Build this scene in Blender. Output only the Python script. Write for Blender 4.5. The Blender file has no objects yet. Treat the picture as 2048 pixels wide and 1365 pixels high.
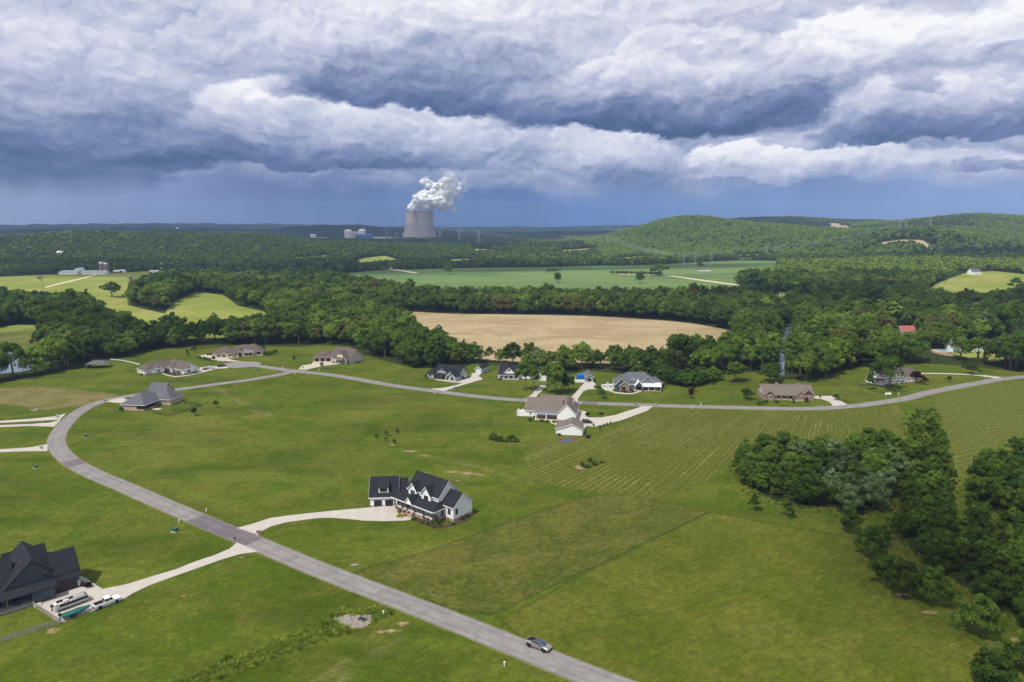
import bpy, bmesh, math, random
import numpy as np
from mathutils import Vector, Matrix
from mathutils.geometry import tessellate_polygon
SC = bpy.context.scene
COL = SC.collection
R = math.radians
rng = np.random.default_rng(7)
random.seed(7)

# ------------------------------------------------------------------ camera
F, CX, CY, HY, CAMH = 1365.0, 1024.0, 682.5, 455.0, 90.0
PITCH = math.atan((CY - HY) / F)
cam_d = bpy.data.cameras.new('camera')
cam_d.sensor_width = 36.0
cam_d.lens = 36.0 * F / 2048.0
cam_d.clip_start = 0.5
cam_d.clip_end = 60000
cam = bpy.data.objects.new('camera', cam_d)
cam.location = (0, 0, CAMH)
cam.rotation_euler = (R(90) - PITCH, 0, 0)
COL.objects.link(cam)
SC.camera = cam

# ------------------------------------------------------------------ terrain
def sstep(a, b, x):
    t = np.clip((x - a) / (b - a), 0, 1)
    return t * t * (3 - 2 * t)

# x, y, height, sx, sy, rotation in degrees
HILLS = [
    (668, 2620, 60, 200, 280, 0), (905, 2700, 36, 230, 300, 0), (480, 2580, 12, 190, 260, 0),
    (1240, 2500, 34, 300, 220, 0), (1080, 2150, 14, 260, 170, 0),
    (1390, 4100, 62, 300, 400, 0), (1780, 4300, 56, 420, 420, 0), (2300, 4300, 48, 500, 420, 0),
    (2010, 3100, 78, 300, 420, 0), (2450, 3250, 40, 380, 420, 0), (1600, 2900, 34, 260, 260, 0),
    (1190, 2040, 40, 150, 120, 0), (1500, 1900, 22, 260, 200, 0), (830, 1350, 14, 260, 160, 0),
    (-1230, 4900, 50, 300, 300, 0), (-820, 5100, 22, 400, 300, 0),
    (-900, 2150, 34, 420, 240, 0), (-1500, 2300, 26, 420, 260, 0),
    (-3000, 4600, 34, 900, 300, 0), (-1900, 4500, 22, 700, 300, 0), (-3300, 6900, 56, 900, 500, 0),
    (-2300, 7200, 46, 500, 500, 0), (-1100, 7600, 46, 600, 500, 0), (200, 7400, 36, 700, 500, 0),
    (1400, 7600, 38, 700, 500, 0), (3000, 7000, 60, 1200, 600, 0), (4500, 6800, 90, 1200, 600, 0),
    (-5000, 7000, 60, 1200, 600, 0), (500, 4800, 16, 600, 250, 0), (1000, 4500, 8, 300, 200, 0),
    (-560, 900, 7, 170, 110, 0), (-240, 820, 5, 110, 70, 0),
]
def terrain(x, y):
    x = np.asarray(x, float); y = np.asarray(y, float)
    D = np.hypot(x, y)
    z = 26 * sstep(1250, 3450, D)
    for cx, cy, h, sx, sy, r in HILLS:
        z = z + h * np.exp(-0.5 * (((x - cx) / sx) ** 2 + ((y - cy) / sy) ** 2))
    far = sstep(1500, 3000, D)
    z = z + far * (5 * np.sin(x / 91 + 1.3) * np.sin(y / 130 + .4) + 3.5 * np.sin(x / 47 + y / 60) + 5 * np.sin(x / 210 - y / 170 + 2))
    z = z + 0.55 * np.sin(x / 61 + 1.0) * np.sin(y / 77) * (1 - far) - 0.0
    return z
def T(x, y):
    return float(terrain(x, y))
def ray(px, py):
    dx = (px - CX) / F; dy = -(py - CY) / F
    c, s = math.cos(PITCH), math.sin(PITCH)
    return dx, c + dy * s, -s + dy * c
def at(px, py, h=0.0):
    """world point of the ground (or of a level h above it) seen in that direction from the camera"""
    d = ray(px, py)
    t, last = 60.0, 60.0
    while t < 12000:
        x, y, z = d[0] * t, d[1] * t, CAMH + d[2] * t
        if z < T(x, y) + h:
            lo, hi = last, t
            for _ in range(24):
                m = (lo + hi) / 2
                if CAMH + d[2] * m < T(d[0] * m, d[1] * m) + h: hi = m
                else: lo = m
            t = hi
            return (d[0] * t, d[1] * t, T(d[0] * t, d[1] * t))
        last = t
        t *= 1.012
    return (d[0] * t, d[1] * t, 0.0)

# ------------------------------------------------------------------ node helpers
class G:
    def __init__(self, nt): self.nt = nt
    def node(self, typ, **kw):
        n = self.nt.nodes.new(typ)
        for k, v in kw.items(): setattr(n, k, v)
        return n
    def put(self, sock, v):
        if isinstance(v, S): self.nt.links.new(v.s, sock)
        elif v is not None:
            if isinstance(v, (tuple, list)) and len(v) == 3 and sock.type == 'RGBA': v = (*v, 1)
            sock.default_value = v
    def math(self, op, a, b=None, c=None, clamp=False):
        n = self.node('ShaderNodeMath', operation=op); n.use_clamp = clamp
        for i, v in enumerate((a, b, c)):
            if v is not None: self.put(n.inputs[i], v)
        return S(self, n.outputs[0])
    def vmath(self, op, a, b=None, out=0):
        n = self.node('ShaderNodeVectorMath', operation=op)
        self.put(n.inputs[0], a)
        if b is not None: self.put(n.inputs[1], b)
        return S(self, n.outputs[out])
    def noise(self, vec, scale, detail=3, rough=0.55, dist=0.0, dim='3D', lac=2.0):
        n = self.node('ShaderNodeTexNoise', noise_dimensions=dim)
        self.put(n.inputs['Vector'], vec)
        n.inputs['Scale'].default_value = scale; n.inputs['Detail'].default_value = detail
        n.inputs['Roughness'].default_value = rough; n.inputs['Distortion'].default_value = dist
        n.inputs['Lacunarity'].default_value = lac
        return S(self, n.outputs[0])
    def mix(self, f, a, b):
        n = self.node('ShaderNodeMix', data_type='RGBA')
        self.put(n.inputs['Factor'], f); self.put(n.inputs[6], a); self.put(n.inputs[7], b)
        return S(self, n.outputs[2])
    def step(self, x, lo, hi, a=0.0, b=1.0):
        n = self.node('ShaderNodeMapRange', interpolation_type='SMOOTHSTEP')
        for i, v in enumerate((x, lo, hi, a, b)): self.put(n.inputs[i], v)
        return S(self, n.outputs[0])
    def lin(self, x, lo, hi, a=0.0, b=1.0):
        n = self.node('ShaderNodeMapRange')
        for i, v in enumerate((x, lo, hi, a, b)): self.put(n.inputs[i], v)
        return S(self, n.outputs[0])
    def attr(self, name):
        n = self.node('ShaderNodeAttribute', attribute_name=name)
        return S(self, n.outputs['Fac'])
    def xyz(self, v):
        n = self.node('ShaderNodeSeparateXYZ'); self.put(n.inputs[0], v)
        return [S(self, o) for o in n.outputs]
    def vec(self, x, y, z):
        n = self.node('ShaderNodeCombineXYZ')
        for i, v in enumerate((x, y, z)): self.put(n.inputs[i], v)
        return S(self, n.outputs[0])
    def ramp(self, f, stops, interp='LINEAR'):
        n = self.node('ShaderNodeValToRGB'); cr = n.color_ramp; cr.interpolation = interp
        while len(cr.elements) < len(stops): cr.elements.new(0.5)
        for e, (p, c) in zip(cr.elements, stops): e.position = p; e.color = (*c, 1)
        self.put(n.inputs[0], f)
        return S(self, n.outputs[0])
    def scale(self, col, f):
        return self.vmath('SCALE', col) if f is None else self._scale(col, f)
    def _scale(self, col, f):
        n = self.node('ShaderNodeVectorMath', operation='SCALE')
        self.put(n.inputs[0], col); self.put(n.inputs['Scale'], f)
        return S(self, n.outputs[0])
class S:
    def __init__(self, g, s): self.g, self.s = g, s
    def __add__(self, o): return self.g.math('ADD', self, o)
    def __radd__(self, o): return self.g.math('ADD', o, self)
    def __sub__(self, o): return self.g.math('SUBTRACT', self, o)
    def __rsub__(self, o): return self.g.math('SUBTRACT', o, self)
    def __mul__(self, o): return self.g.math('MULTIPLY', self, o)
    def __rmul__(self, o): return self.g.math('MULTIPLY', o, self)
    def __truediv__(self, o): return self.g.math('DIVIDE', self, o)

MATS = {}
def newmat(name):
    m = bpy.data.materials.new(name); m.use_nodes = True
    nt = m.node_tree
    b = nt.nodes['Principled BSDF']
    return m, G(nt), b
def mat(name, col, rough=0.7, var=0.12, scale=1.5, metal=0.0, spec=0.3, col2=None, bump=0.0, coat=0.0, rows=None, detail=4):
    """plain painted / mineral surface: base colour broken up by noise, optional second colour and horizontal rows"""
    if name in MATS: return MATS[name]
    m, g, b = newmat(name)
    tc = g.node('ShaderNodeTexCoord'); P = S(g, tc.outputs['Object'])
    n = g.noise(P, scale, detail, 0.6)
    n2 = g.noise(P, scale * 7.3, 3, 0.6)
    f = (n * 0.6 + n2 * 0.4)
    k = g.lin(f, 0.3, 0.7, 1 - var, 1 + var)
    if rows:                                   # courses: rows per metre up the face
        x, y, z = g.xyz(P)
        fr = g.math('FRACT', z * rows)
        k = k * g.step(fr, 0.0, 0.22, 1 - 0.28, 1.0)
    c = g.scale(col if col2 is None else g.mix(g.step(n2, 0.42, 0.6), col, col2), k)
    g.put(b.inputs['Base Color'], c)
    b.inputs['Roughness'].default_value = rough
    b.inputs['Metallic'].default_value = metal
    b.inputs['Specular IOR Level'].default_value = spec
    if coat: b.inputs['Coat Weight'].default_value = coat; b.inputs['Coat Roughness'].default_value = 0.08
    MATS[name] = m
    return m
def brick_mat(name, c1, c2, mortar, s=1.0):
    if name in MATS: return MATS[name]
    m, g, b = newmat(name)
    tc = g.node('ShaderNodeTexCoord'); x, y, z = g.xyz(S(g, tc.outputs['Object']))
    n = g.node('ShaderNodeTexBrick')
    g.put(n.inputs['Vector'], g.vec((x + y) * 1.0, z, 0.0))
    g.put(n.inputs['Color1'], c1); g.put(n.inputs['Color2'], c2); g.put(n.inputs['Mortar'], mortar)
    n.inputs['Scale'].default_value = 1.0 / s; n.inputs['Brick Width'].default_value = 0.45
    n.inputs['Row Height'].default_value = 0.16; n.inputs['Mortar Size'].default_value = 0.018
    n.inputs['Bias'].default_value = 0.0
    k = g.lin(g.noise(S(g, tc.outputs['Object']), 1.7, 5, 0.65), 0.3, 0.7, 0.75, 1.25)
    g.put(b.inputs['Base Color'], g._scale(S(g, n.outputs['Color']), k))
    b.inputs['Roughness'].default_value = 0.9
    MATS[name] = m
    return m
def shingle_mat(name, c1, c2):
    if name in MATS: return MATS[name]
    m, g, b = newmat(name)
    tc = g.node('ShaderNodeTexCoord'); P = S(g, tc.outputs['Object'])
    x, y, z = g.xyz(P)
    fr = g.math('FRACT', z * 4.2)
    v = g.node('ShaderNodeTexVoronoi'); g.put(v.inputs['Vector'], g.vec(x * 1.0, y * 1.0, g.math('FLOOR', z * 4.2)))
    v.inputs['Scale'].default_value = 2.6
    vr = g.xyz(S(g, v.outputs['Color']))[0]
    n = g.noise(P, 0.35, 4, 0.6)
    c = g.mix(g.math('ADD', vr * 0.65, n * 0.5 - 0.1, clamp=True), c1, c2)
    k = g.step(fr, 0.0, 0.3, 0.72, 1.0) * g.lin(g.noise(P, 6, 2), 0.3, 0.7, 0.85, 1.15)
    g.put(b.inputs['Base Color'], g._scale(c, k))
    b.inputs['Roughness'].default_value = 0.92
    b.inputs['Specular IOR Level'].default_value = 0.25
    MATS[name] = m
    return m
def glass_mat(name='window_glass', tint=(0.03, 0.04, 0.05), rough=0.08):
    if name in MATS: return MATS[name]
    m, g, b = newmat(name)
    tc = g.node('ShaderNodeTexCoord')
    n = g.noise(S(g, tc.outputs['Object']), 1.3, 2)
    g.put(b.inputs['Base Color'], g._scale(tint, g.lin(n, 0.35, 0.65, 0.5, 1.8)))
    b.inputs['Roughness'].default_value = rough
    b.inputs['Specular IOR Level'].default_value = 0.8
    MATS[name] = m
    return m

# ------------------------------------------------------------------ mesh helpers
class MB:
    """collects shapes and links them as ONE mesh object"""
    def __init__(self): self.v, self.f = [], []
    def quad(self, *p):
        i = len(self.v); self.v += [tuple(q) for q in p]; self.f.append(tuple(range(i, i + len(p)))); return self
    def box(self, x0, x1, y0, y1, z0, z1):
        i = len(self.v)
        self.v += [(x0, y0, z0), (x1, y0, z0), (x1, y1, z0), (x0, y1, z0), (x0, y0, z1), (x1, y0, z1), (x1, y1, z1), (x0, y1, z1)]
        self.f += [(i, i+3, i+2, i+1), (i+4, i+5, i+6, i+7), (i, i+1, i+5, i+4), (i+1, i+2, i+6, i+5), (i+2, i+3, i+7, i+6), (i+3, i, i+4, i+7)]
        return self
    def prism(self, a, b):
        """two matching outlines joined into a closed solid"""
        n = len(a); i = len(self.v)
        self.v += [tuple(q) for q in a] + [tuple(q) for q in b]
        self.f.append(tuple(i + k for k in range(n))[::-1]); self.f.append(tuple(i + n + k for k in range(n)))
        for k in range(n):
            j = (k + 1) % n; self.f.append((i + k, i + j, i + n + j, i + n + k))
        return self
    def slab(self, pts, t):
        """flat outline thickened downwards by t"""
        return self.prism([(p[0], p[1], p[2] - t) for p in pts], pts)
    def tube(self, p, q, r0, r1=None, n=6, cap=True):
        r1 = r0 if r1 is None else r1
        p, q = Vector(p), Vector(q); d = (q - p)
        if d.length < 1e-6: return self
        d.normalize(); a = d.orthogonal().normalized(); b = d.cross(a)
        A = [p + (a * math.cos(2*math.pi*k/n) + b * math.sin(2*math.pi*k/n)) * r0 for k in range(n)]
        B = [q + (a * math.cos(2*math.pi*k/n) + b * math.sin(2*math.pi*k/n)) * r1 for k in range(n)]
        return self.prism(A, B)
    def lathe(self, prof, n=24, c=(0, 0)):
        i = len(self.v); m = len(prof)
        for r, z in prof:
            for k in range(n):
                a = 2*math.pi*k/n; self.v.append((c[0] + r*math.cos(a), c[1] + r*math.sin(a), z))
        for j in range(m - 1):
            for k in range(n):
                l = (k + 1) % n
                self.f.append((i + j*n + k, i + j*n + l, i + (j+1)*n + l, i + (j+1)*n + k))
        return self
    def build(self, name, m, parent=None, smooth=False, loc=None, rz=None):
        me = bpy.data.meshes.new(name)
        me.from_pydata(self.v, [], self.f); me.update()
        if m is not None: me.materials.append(m)
        if smooth:
            me.polygons.foreach_set('use_smooth', [True] * len(me.polygons))
        o = bpy.data.objects.new(name, me); COL.objects.link(o)
        if parent is not None: o.parent = parent
        if loc is not None: o.location = loc
        if rz is not None: o.rotation_euler = (0, 0, rz)
        return o
def np_mesh(name, verts, faces, m=None, smooth=False, link=True):
    """mesh from numpy arrays, faces (n, k)"""
    me = bpy.data.meshes.new(name)
    nf, k = faces.shape
    me.vertices.add(len(verts)); me.vertices.foreach_set('co', np.ascontiguousarray(verts, dtype=np.float32).ravel())
    me.loops.add(nf * k); me.loops.foreach_set('vertex_index', np.ascontiguousarray(faces, dtype=np.int32).ravel())
    me.polygons.add(nf)
    me.polygons.foreach_set('loop_start', np.arange(0, nf * k, k, dtype=np.int32))
    me.polygons.foreach_set('loop_total', np.full(nf, k, dtype=np.int32))
    if smooth: me.polygons.foreach_set('use_smooth', np.ones(nf, dtype=bool))
    me.update(calc_edges=True); me.validate()
    if m is not None: me.materials.append(m)
    if not link: return me
    o = bpy.data.objects.new(name, me); COL.objects.link(o)
    return o
def thing(name, label, cat, loc, rz=0.0, group=None):
    o = bpy.data.objects.new(name, None); COL.objects.link(o)
    o.empty_display_size = 0.5
    o.location = loc; o.rotation_euler = (0, 0, rz)
    return tag(o, label, cat, group)
def tag(o, label, cat, group=None, kind=None):
    if label: o['label'] = label
    if cat: o['category'] = cat
    if group: o['group'] = group
    if kind: o['kind'] = kind
    return o
def dup(root, loc, rz=0.0, label=None, scale=None, group=None):
    r = root.copy(); COL.objects.link(r); r.location = loc; r.rotation_euler = (0, 0, rz)
    if label: r['label'] = label
    if group: r['group'] = group
    if scale is not None: r.scale = scale
    for ch in list(root.children):
        c = ch.copy(); COL.objects.link(c); c.parent = r
        for gch in list(ch.children):
            d = gch.copy(); COL.objects.link(d); d.parent = c
    return r

# ------------------------------------------------------------------ outlines on the ground
def W(pts): return np.array([at(*p)[:2] for p in pts])
def sdf(poly, x, y):
    """signed distance to an outline, positive inside"""
    P = np.asarray(poly, float); n = len(P)
    d = np.full(x.shape, 1e18); ins = np.zeros(x.shape, bool)
    for i in range(n):
        a = P[i]; b = P[(i + 1) % n]; e = b - a
        wx, wy = x - a[0], y - a[1]
        t = np.clip((wx * e[0] + wy * e[1]) / max(e @ e, 1e-9), 0, 1)
        d = np.minimum(d, (wx - t * e[0]) ** 2 + (wy - t * e[1]) ** 2)
        c = (a[1] <= y) != (b[1] <= y)
        if abs(e[1]) > 1e-9:
            ins ^= c & (wx < e[0] * wy / e[1])
    d = np.sqrt(d)
    return np.where(ins, d, -d)
def sdf_line(line, x, y):
    d = np.full(x.shape, 1e18)
    for a, b in zip(line[:-1], line[1:]):
        e = b - a; wx, wy = x - a[0], y - a[1]
        t = np.clip((wx * e[0] + wy * e[1]) / max(e @ e, 1e-9), 0, 1)
        d = np.minimum(d, (wx - t * e[0]) ** 2 + (wy - t * e[1]) ** 2)
    return np.sqrt(d)
def catmull(P, n=8, closed=False):
    P = [np.array(p, float) for p in P]; out = []
    m = len(P); rngk = range(m if closed else m - 1)
    for i in rngk:
        if closed: p0, p1, p2, p3 = P[(i-1) % m], P[i], P[(i+1) % m], P[(i+2) % m]
        else: p0, p1, p2, p3 = P[max(i-1, 0)], P[i], P[i+1], P[min(i+2, m-1)]
        for k in range(n):
            t = k / n
            out.append(0.5 * ((2*p1) + (-p0+p2)*t + (2*p0-5*p1+4*p2-p3)*t*t + (-p0+3*p1-3*p2+p3)*t**3))
    if not closed: out.append(P[-1])
    return np.array(out)
def drape(name, outline, m, dz, label=None, kind='structure', sub=2.5):
    """flat sheet following the ground, with a skirt at its rim"""
    P = np.asarray(outline); pts = []
    for i in range(len(P)):
        a, b = P[i], P[(i + 1) % len(P)]; k = max(1, int(np.hypot(*(b - a)) / sub))
        for j in range(k): pts.append(a + (b - a) * j / k)
    v = [(p[0], p[1], T(*p) + dz) for p in pts]
    tri = tessellate_polygon([[Vector((p[0], p[1], 0)) for p in v]])
    n = len(v)
    mb = MB(); mb.v = v + [(p[0], p[1], p[2] - dz - 0.25) for p in v]
    mb.f = [tuple(t) for t in tri] + [(i, (i+1) % n, n + (i+1) % n, n + i) for i in range(n)]
    o = mb.build(name, m)
    o['kind'] = kind
    if label: o['label'] = label
    return o
def strip(name, line, width, m, dz, kind='structure', n=10):
    """road ribbon along a centre line"""
    L = np.asarray(line); k = len(L); mb = MB(); acc = 0
    t = np.gradient(L, axis=0); t /= np.linalg.norm(t, axis=1)[:, None]
    nn = np.stack([-t[:, 1], t[:, 0]], 1)
    w = np.full(k, width) if np.isscalar(width) else np.asarray(width)
    for i in range(k):
        for j in range(n + 1):
            s = (j / n - 0.5) * w[i]; q = L[i] + nn[i] * s
            crown = 0.06 * (1 - (2 * j / n - 1) ** 2) * (w[i] / 6)
            mb.v.append((q[0], q[1], T(*q) + dz + crown))
    for i in range(k - 1):
        for j in range(n):
            a = i * (n + 1) + j; mb.f.append((a, a + n + 1, a + n + 2, a + 1))
    o = mb.build(name, m); o['kind'] = kind
    a = o.data.attributes.new('cross', 'FLOAT', 'POINT'); a.data.foreach_set('value', np.tile(np.linspace(-1, 1, n + 1), k).astype(np.float32))
    return o
def resample(L, step):
    L = np.asarray(L); d = np.concatenate([[0], np.cumsum(np.hypot(*np.diff(L, axis=0).T))])
    s = np.arange(0, d[-1], step)
    return np.stack([np.interp(s, d, L[:, 0]), np.interp(s, d, L[:, 1])], 1)
# ------------------------------------------------------------------ outlines (seen from the camera, laid on the terrain)
NEAR = W([(-900, 900), (-200, 800), (-60, 785), (0, 768), (60, 756), (120, 744), (165, 738), (215, 722), (262, 712), (330, 698), (420, 690),
          (520, 692), (600, 694), (640, 690), (700, 694), (722, 708), (770, 722), (830, 738), (880, 736), (925, 738), (945, 728), (985, 730),
          (1010, 738), (1080, 742), (1130, 752), (1175, 742), (1215, 746), (1300, 756), (1335, 752), (1395, 752), (1430, 752), (1480, 746),
          (1510, 745), (1560, 760), (1640, 758), (1665, 748), (1700, 738), (1760, 732), (1850, 728), (1930, 732), (2048, 745), (2500, 790),
          (2900, 1000), (2900, 1700), (-900, 1700)])
TAN = catmull(W([(806, 625), (905, 628), (1000, 629), (1160, 632), (1290, 639), (1380, 647), (1458, 662), (1476, 682), (1462, 704), (1400, 722),
       (1200, 727), (1000, 722), (920, 712), (866, 696), (832, 674), (812, 650)]), 4, True)
CROP = W([(665, 549), (760, 541), (900, 537), (1080, 535), (1200, 532), (1290, 531), (1380, 526), (1480, 521), (1552, 522), (1552, 545),
          (1470, 553), (1475, 575), (1540, 580), (1600, 592), (1575, 600), (1480, 602), (1350, 604), (1000, 604), (930, 602), (840, 600), (740, 580), (670, 562)])
MEAD = W([(-260, 575), (-100, 562), (0, 554), (120, 549), (250, 545), (335, 541), (342, 552), (310, 566), (262, 590), (255, 610), (330, 628),
          (345, 606), (392, 584), (445, 590), (475, 612), (530, 624), (545, 652), (480, 676), (380, 678), (290, 680), (235, 655), (180, 616),
          (100, 612), (0, 606), (-100, 604), (-260, 610)])
CLEAR = {
    'mead2': W([(-40, 665), (0, 655), (40, 650), (80, 652), (85, 690), (40, 706), (-40, 700)]),
    'right_top': W([(1840, 590), (1875, 566), (1935, 545), (1990, 543), (2048, 549), (2140, 556), (2140, 610), (2048, 600), (1960, 612), (1880, 618)]),
    'right_mid': W([(1905, 692), (1990, 684), (2010, 672), (2048, 664), (2140, 660), (2140, 712), (2048, 716), (1985, 722), (1950, 720), (1905, 708)]),
    'pool': W([(1820, 704), (1880, 698), (1930, 700), (1945, 718), (1900, 724), (1830, 718)]),
    'small_a': W([(700, 526), (730, 516), (770, 512), (800, 520), (790, 530), (720, 536)]),
    'small_b': W([(880, 522), (935, 518), (950, 528), (900, 532)]),
    'small_c': W([(935, 498), (1015, 504), (1035, 512), (950, 508)]),
    'small_e': W([(1120, 500), (1190, 496), (1205, 505), (1130, 510)]),
    'small_f': W([(1225, 518), (1290, 512), (1305, 521), (1235, 527)]),
    'small_g': W([(1470, 511), (1540, 507), (1555, 515), (1480, 519)]),
    'small_h': W([(590, 516), (655, 511), (668, 520), (600, 525)]),
    'small_i': W([(30, 515), (110, 510), (120, 517), (30, 522)]),
    'small_d': W([(1500, 600), (1580, 600), (1620, 612), (1560, 622), (1490, 618)]),
    'scar_a': W([(1742, 495), (1765, 485), (1800, 480), (1845, 481), (1872, 497), (1855, 499), (1830, 489), (1790, 488), (1765, 494)]),
    'scar_b': W([(1655, 447), (1672, 447), (1712, 458), (1715, 464), (1680, 463)]),
    'creek': W([(1545, 760), (1553, 730), (1556, 700), (1562, 665), (1580, 640), (1592, 650), (1588, 680), (1578, 705), (1572, 735), (1575, 760)]),
    'creek_b': W([(1528, 622), (1536, 606), (1552, 606), (1552, 628)]),
    'pond': W([(-60, 760), (-60, 700), (10, 692), (60, 700), (86, 722), (70, 745), (20, 752)]),
    'red_house': W([(1782, 690), (1788, 662), (1834, 660), (1842, 692)]),
    'shelter': W([(160, 735), (165, 722), (205, 720), (235, 722), (230, 735)]),
}
SITE = np.array([(-1560, 3350), (-1150, 3330), (-620, 3420), (-320, 3420), (-250, 3900), (-900, 3980), (-1560, 3800)], float)
CLEAR['site'] = SITE
THICK = {
    'thicket': W([(1474, 925), (1495, 905), (1560, 905), (1640, 912), (1700, 902), (1760, 900), (1800, 905), (1812, 930), (1800, 975), (1788, 1000),
                  (1766, 1012), (1735, 1030), (1700, 1040), (1660, 1018), (1600, 1018), (1560, 1010), (1520, 995), (1490, 975), (1474, 950)]),
    'strip': W([(1818, 850), (1835, 838), (1862, 840), (1878, 870), (1888, 925), (1900, 960), (1905, 1000), (1880, 1040), (1880, 1075), (1960, 1110),
                (2048, 1160), (2160, 1230), (2200, 1330), (2048, 1262), (1960, 1200), (1900, 1160), (1850, 1130), (1800, 1090), (1790, 1050),
                (1800, 1010), (1815, 960), (1825, 900)]),
    'right_mass': W([(1930, 960), (1975, 930), (2048, 900), (2160, 880), (2400, 900), (2400, 1100), (2200, 1080), (2048, 1050), (1985, 1030), (1945, 1005)]),
    'scrub': W([(1925, 1030), (2000, 1032), (2048, 1050), (2200, 1080), (2250, 1240), (2048, 1160), (1960, 1108), (1895, 1075)]),
}
ROAD1 = catmull(W([(1520, 1480), (1215, 1366), (1075, 1311), (860, 1225), (647, 1143), (510, 1086), (400, 1040), (330, 1010), (250, 975), (180, 945),
                   (140, 922), (117, 898), (113, 878), (126, 854), (150, 830), (180, 812), (215, 801), (255, 793), (350, 780), (432, 769), (500, 760),
                   (553, 751), (580, 745), (604, 743)]), 8)
ROAD2 = catmull(W([(478, 730), (520, 733), (560, 739), (604, 744), (673, 752), (783, 771), (865, 782), (960, 794), (1047, 801), (1163, 806),
                   (1268, 810), (1360, 813), (1485, 816), (1612, 818), (1700, 813), (1745, 808), (1808, 798), (1861, 785), (1955, 767), (2048, 754), (2400, 722)]), 8)
MOW = W([(1045, 905), (1100, 880), (1175, 872), (1250, 845), (1306, 816), (1500, 822), (1640, 823), (1745, 815), (1800, 806), (1812, 840), (1800, 895),
         (1700, 895), (1600, 895), (1500, 900), (1462, 925), (1420, 960), (1330, 1005), (1180, 985), (1060, 960)])
MOW2 = W([(1862, 792), (1955, 775), (2048, 762), (2500, 730), (2600, 860), (2048, 890), (1960, 925), (1915, 945), (1900, 900), (1888, 840)])
TALL = W([(690, 1150), (850, 1105), (1010, 1048), (1180, 990), (1255, 989), (1420, 1024), (1200, 1128), (985, 1228), (935, 1226), (800, 1185)])
DITCH = W([(250, 1400), (400, 1345), (520, 1300), (600, 1268), (655, 1240), (700, 1222), (760, 1214), (790, 1222), (760, 1238), (700, 1262),
           (640, 1280), (560, 1310), (430, 1362), (380, 1400)])
BRIGHT = W([(1420, 1024), (1500, 1040), (1700, 1075), (1790, 1180), (1960, 1290), (2200, 1420), (2000, 1600), (1300, 1500), (1000, 1240), (1200, 1132)])
BROWN = W([(-80, 780), (20, 776), (90, 775), (160, 780), (240, 790), (205, 800), (170, 812), (90, 820), (0, 808), (-80, 806)])
PATHW = catmull(W([(1905, 900), (1912, 1000), (1902, 1060)]), 6)
SOIL = [((1160, 935), 14, 5), ((905, 944), 22, 3), ((935, 947), 18, 3.5), ((850, 946), 14, 2), ((820, 903), 22, 2.5), ((850, 912), 16, 2), ((785, 890), 8, 2),
        ((105, 1262), 16, 6), ((240, 1195), 12, 4), ((780, 1262), 30, 4), ((800, 1250), 16, 3), ((735, 1272), 12, 2), ((712, 1246), 34, 12), ((806, 1246), 20, 3.5), ((765, 1266), 22, 3),
        ((1800, 1190), 26, 4), ((1860, 1225), 24, 4), ((2030, 1280), 12, 6), ((1885, 707), 16, 5), ((480, 1115), 10, 2), ((365, 603), 5, 1.5), ((960, 950), 14, 2),
        ((1735, 1118), 12, 2), ((370, 1192), 14, 2), ((700, 1230), 10, 2), ((1910, 1290), 16, 3), ((880, 1060), 5, 1), ((915, 962), 8, 2)]

TRACKS = [[(425, 772), (480, 800), (545, 833)], [(400, 768), (470, 800), (520, 830)], [(640, 1400), (720, 1330), (800, 1275)], [(1640, 765), (1700, 775), (1760, 790)], [(760, 905), (860, 915), (960, 935), (1040, 960)], [(200, 870), (330, 862), (470, 845)],
          [(1812, 1118), (1850, 1165), (1900, 1215), (1990, 1290)], [(600, 1390), (700, 1320)], [(1900, 900), (1908, 960), (1900, 1040)]]

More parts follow.
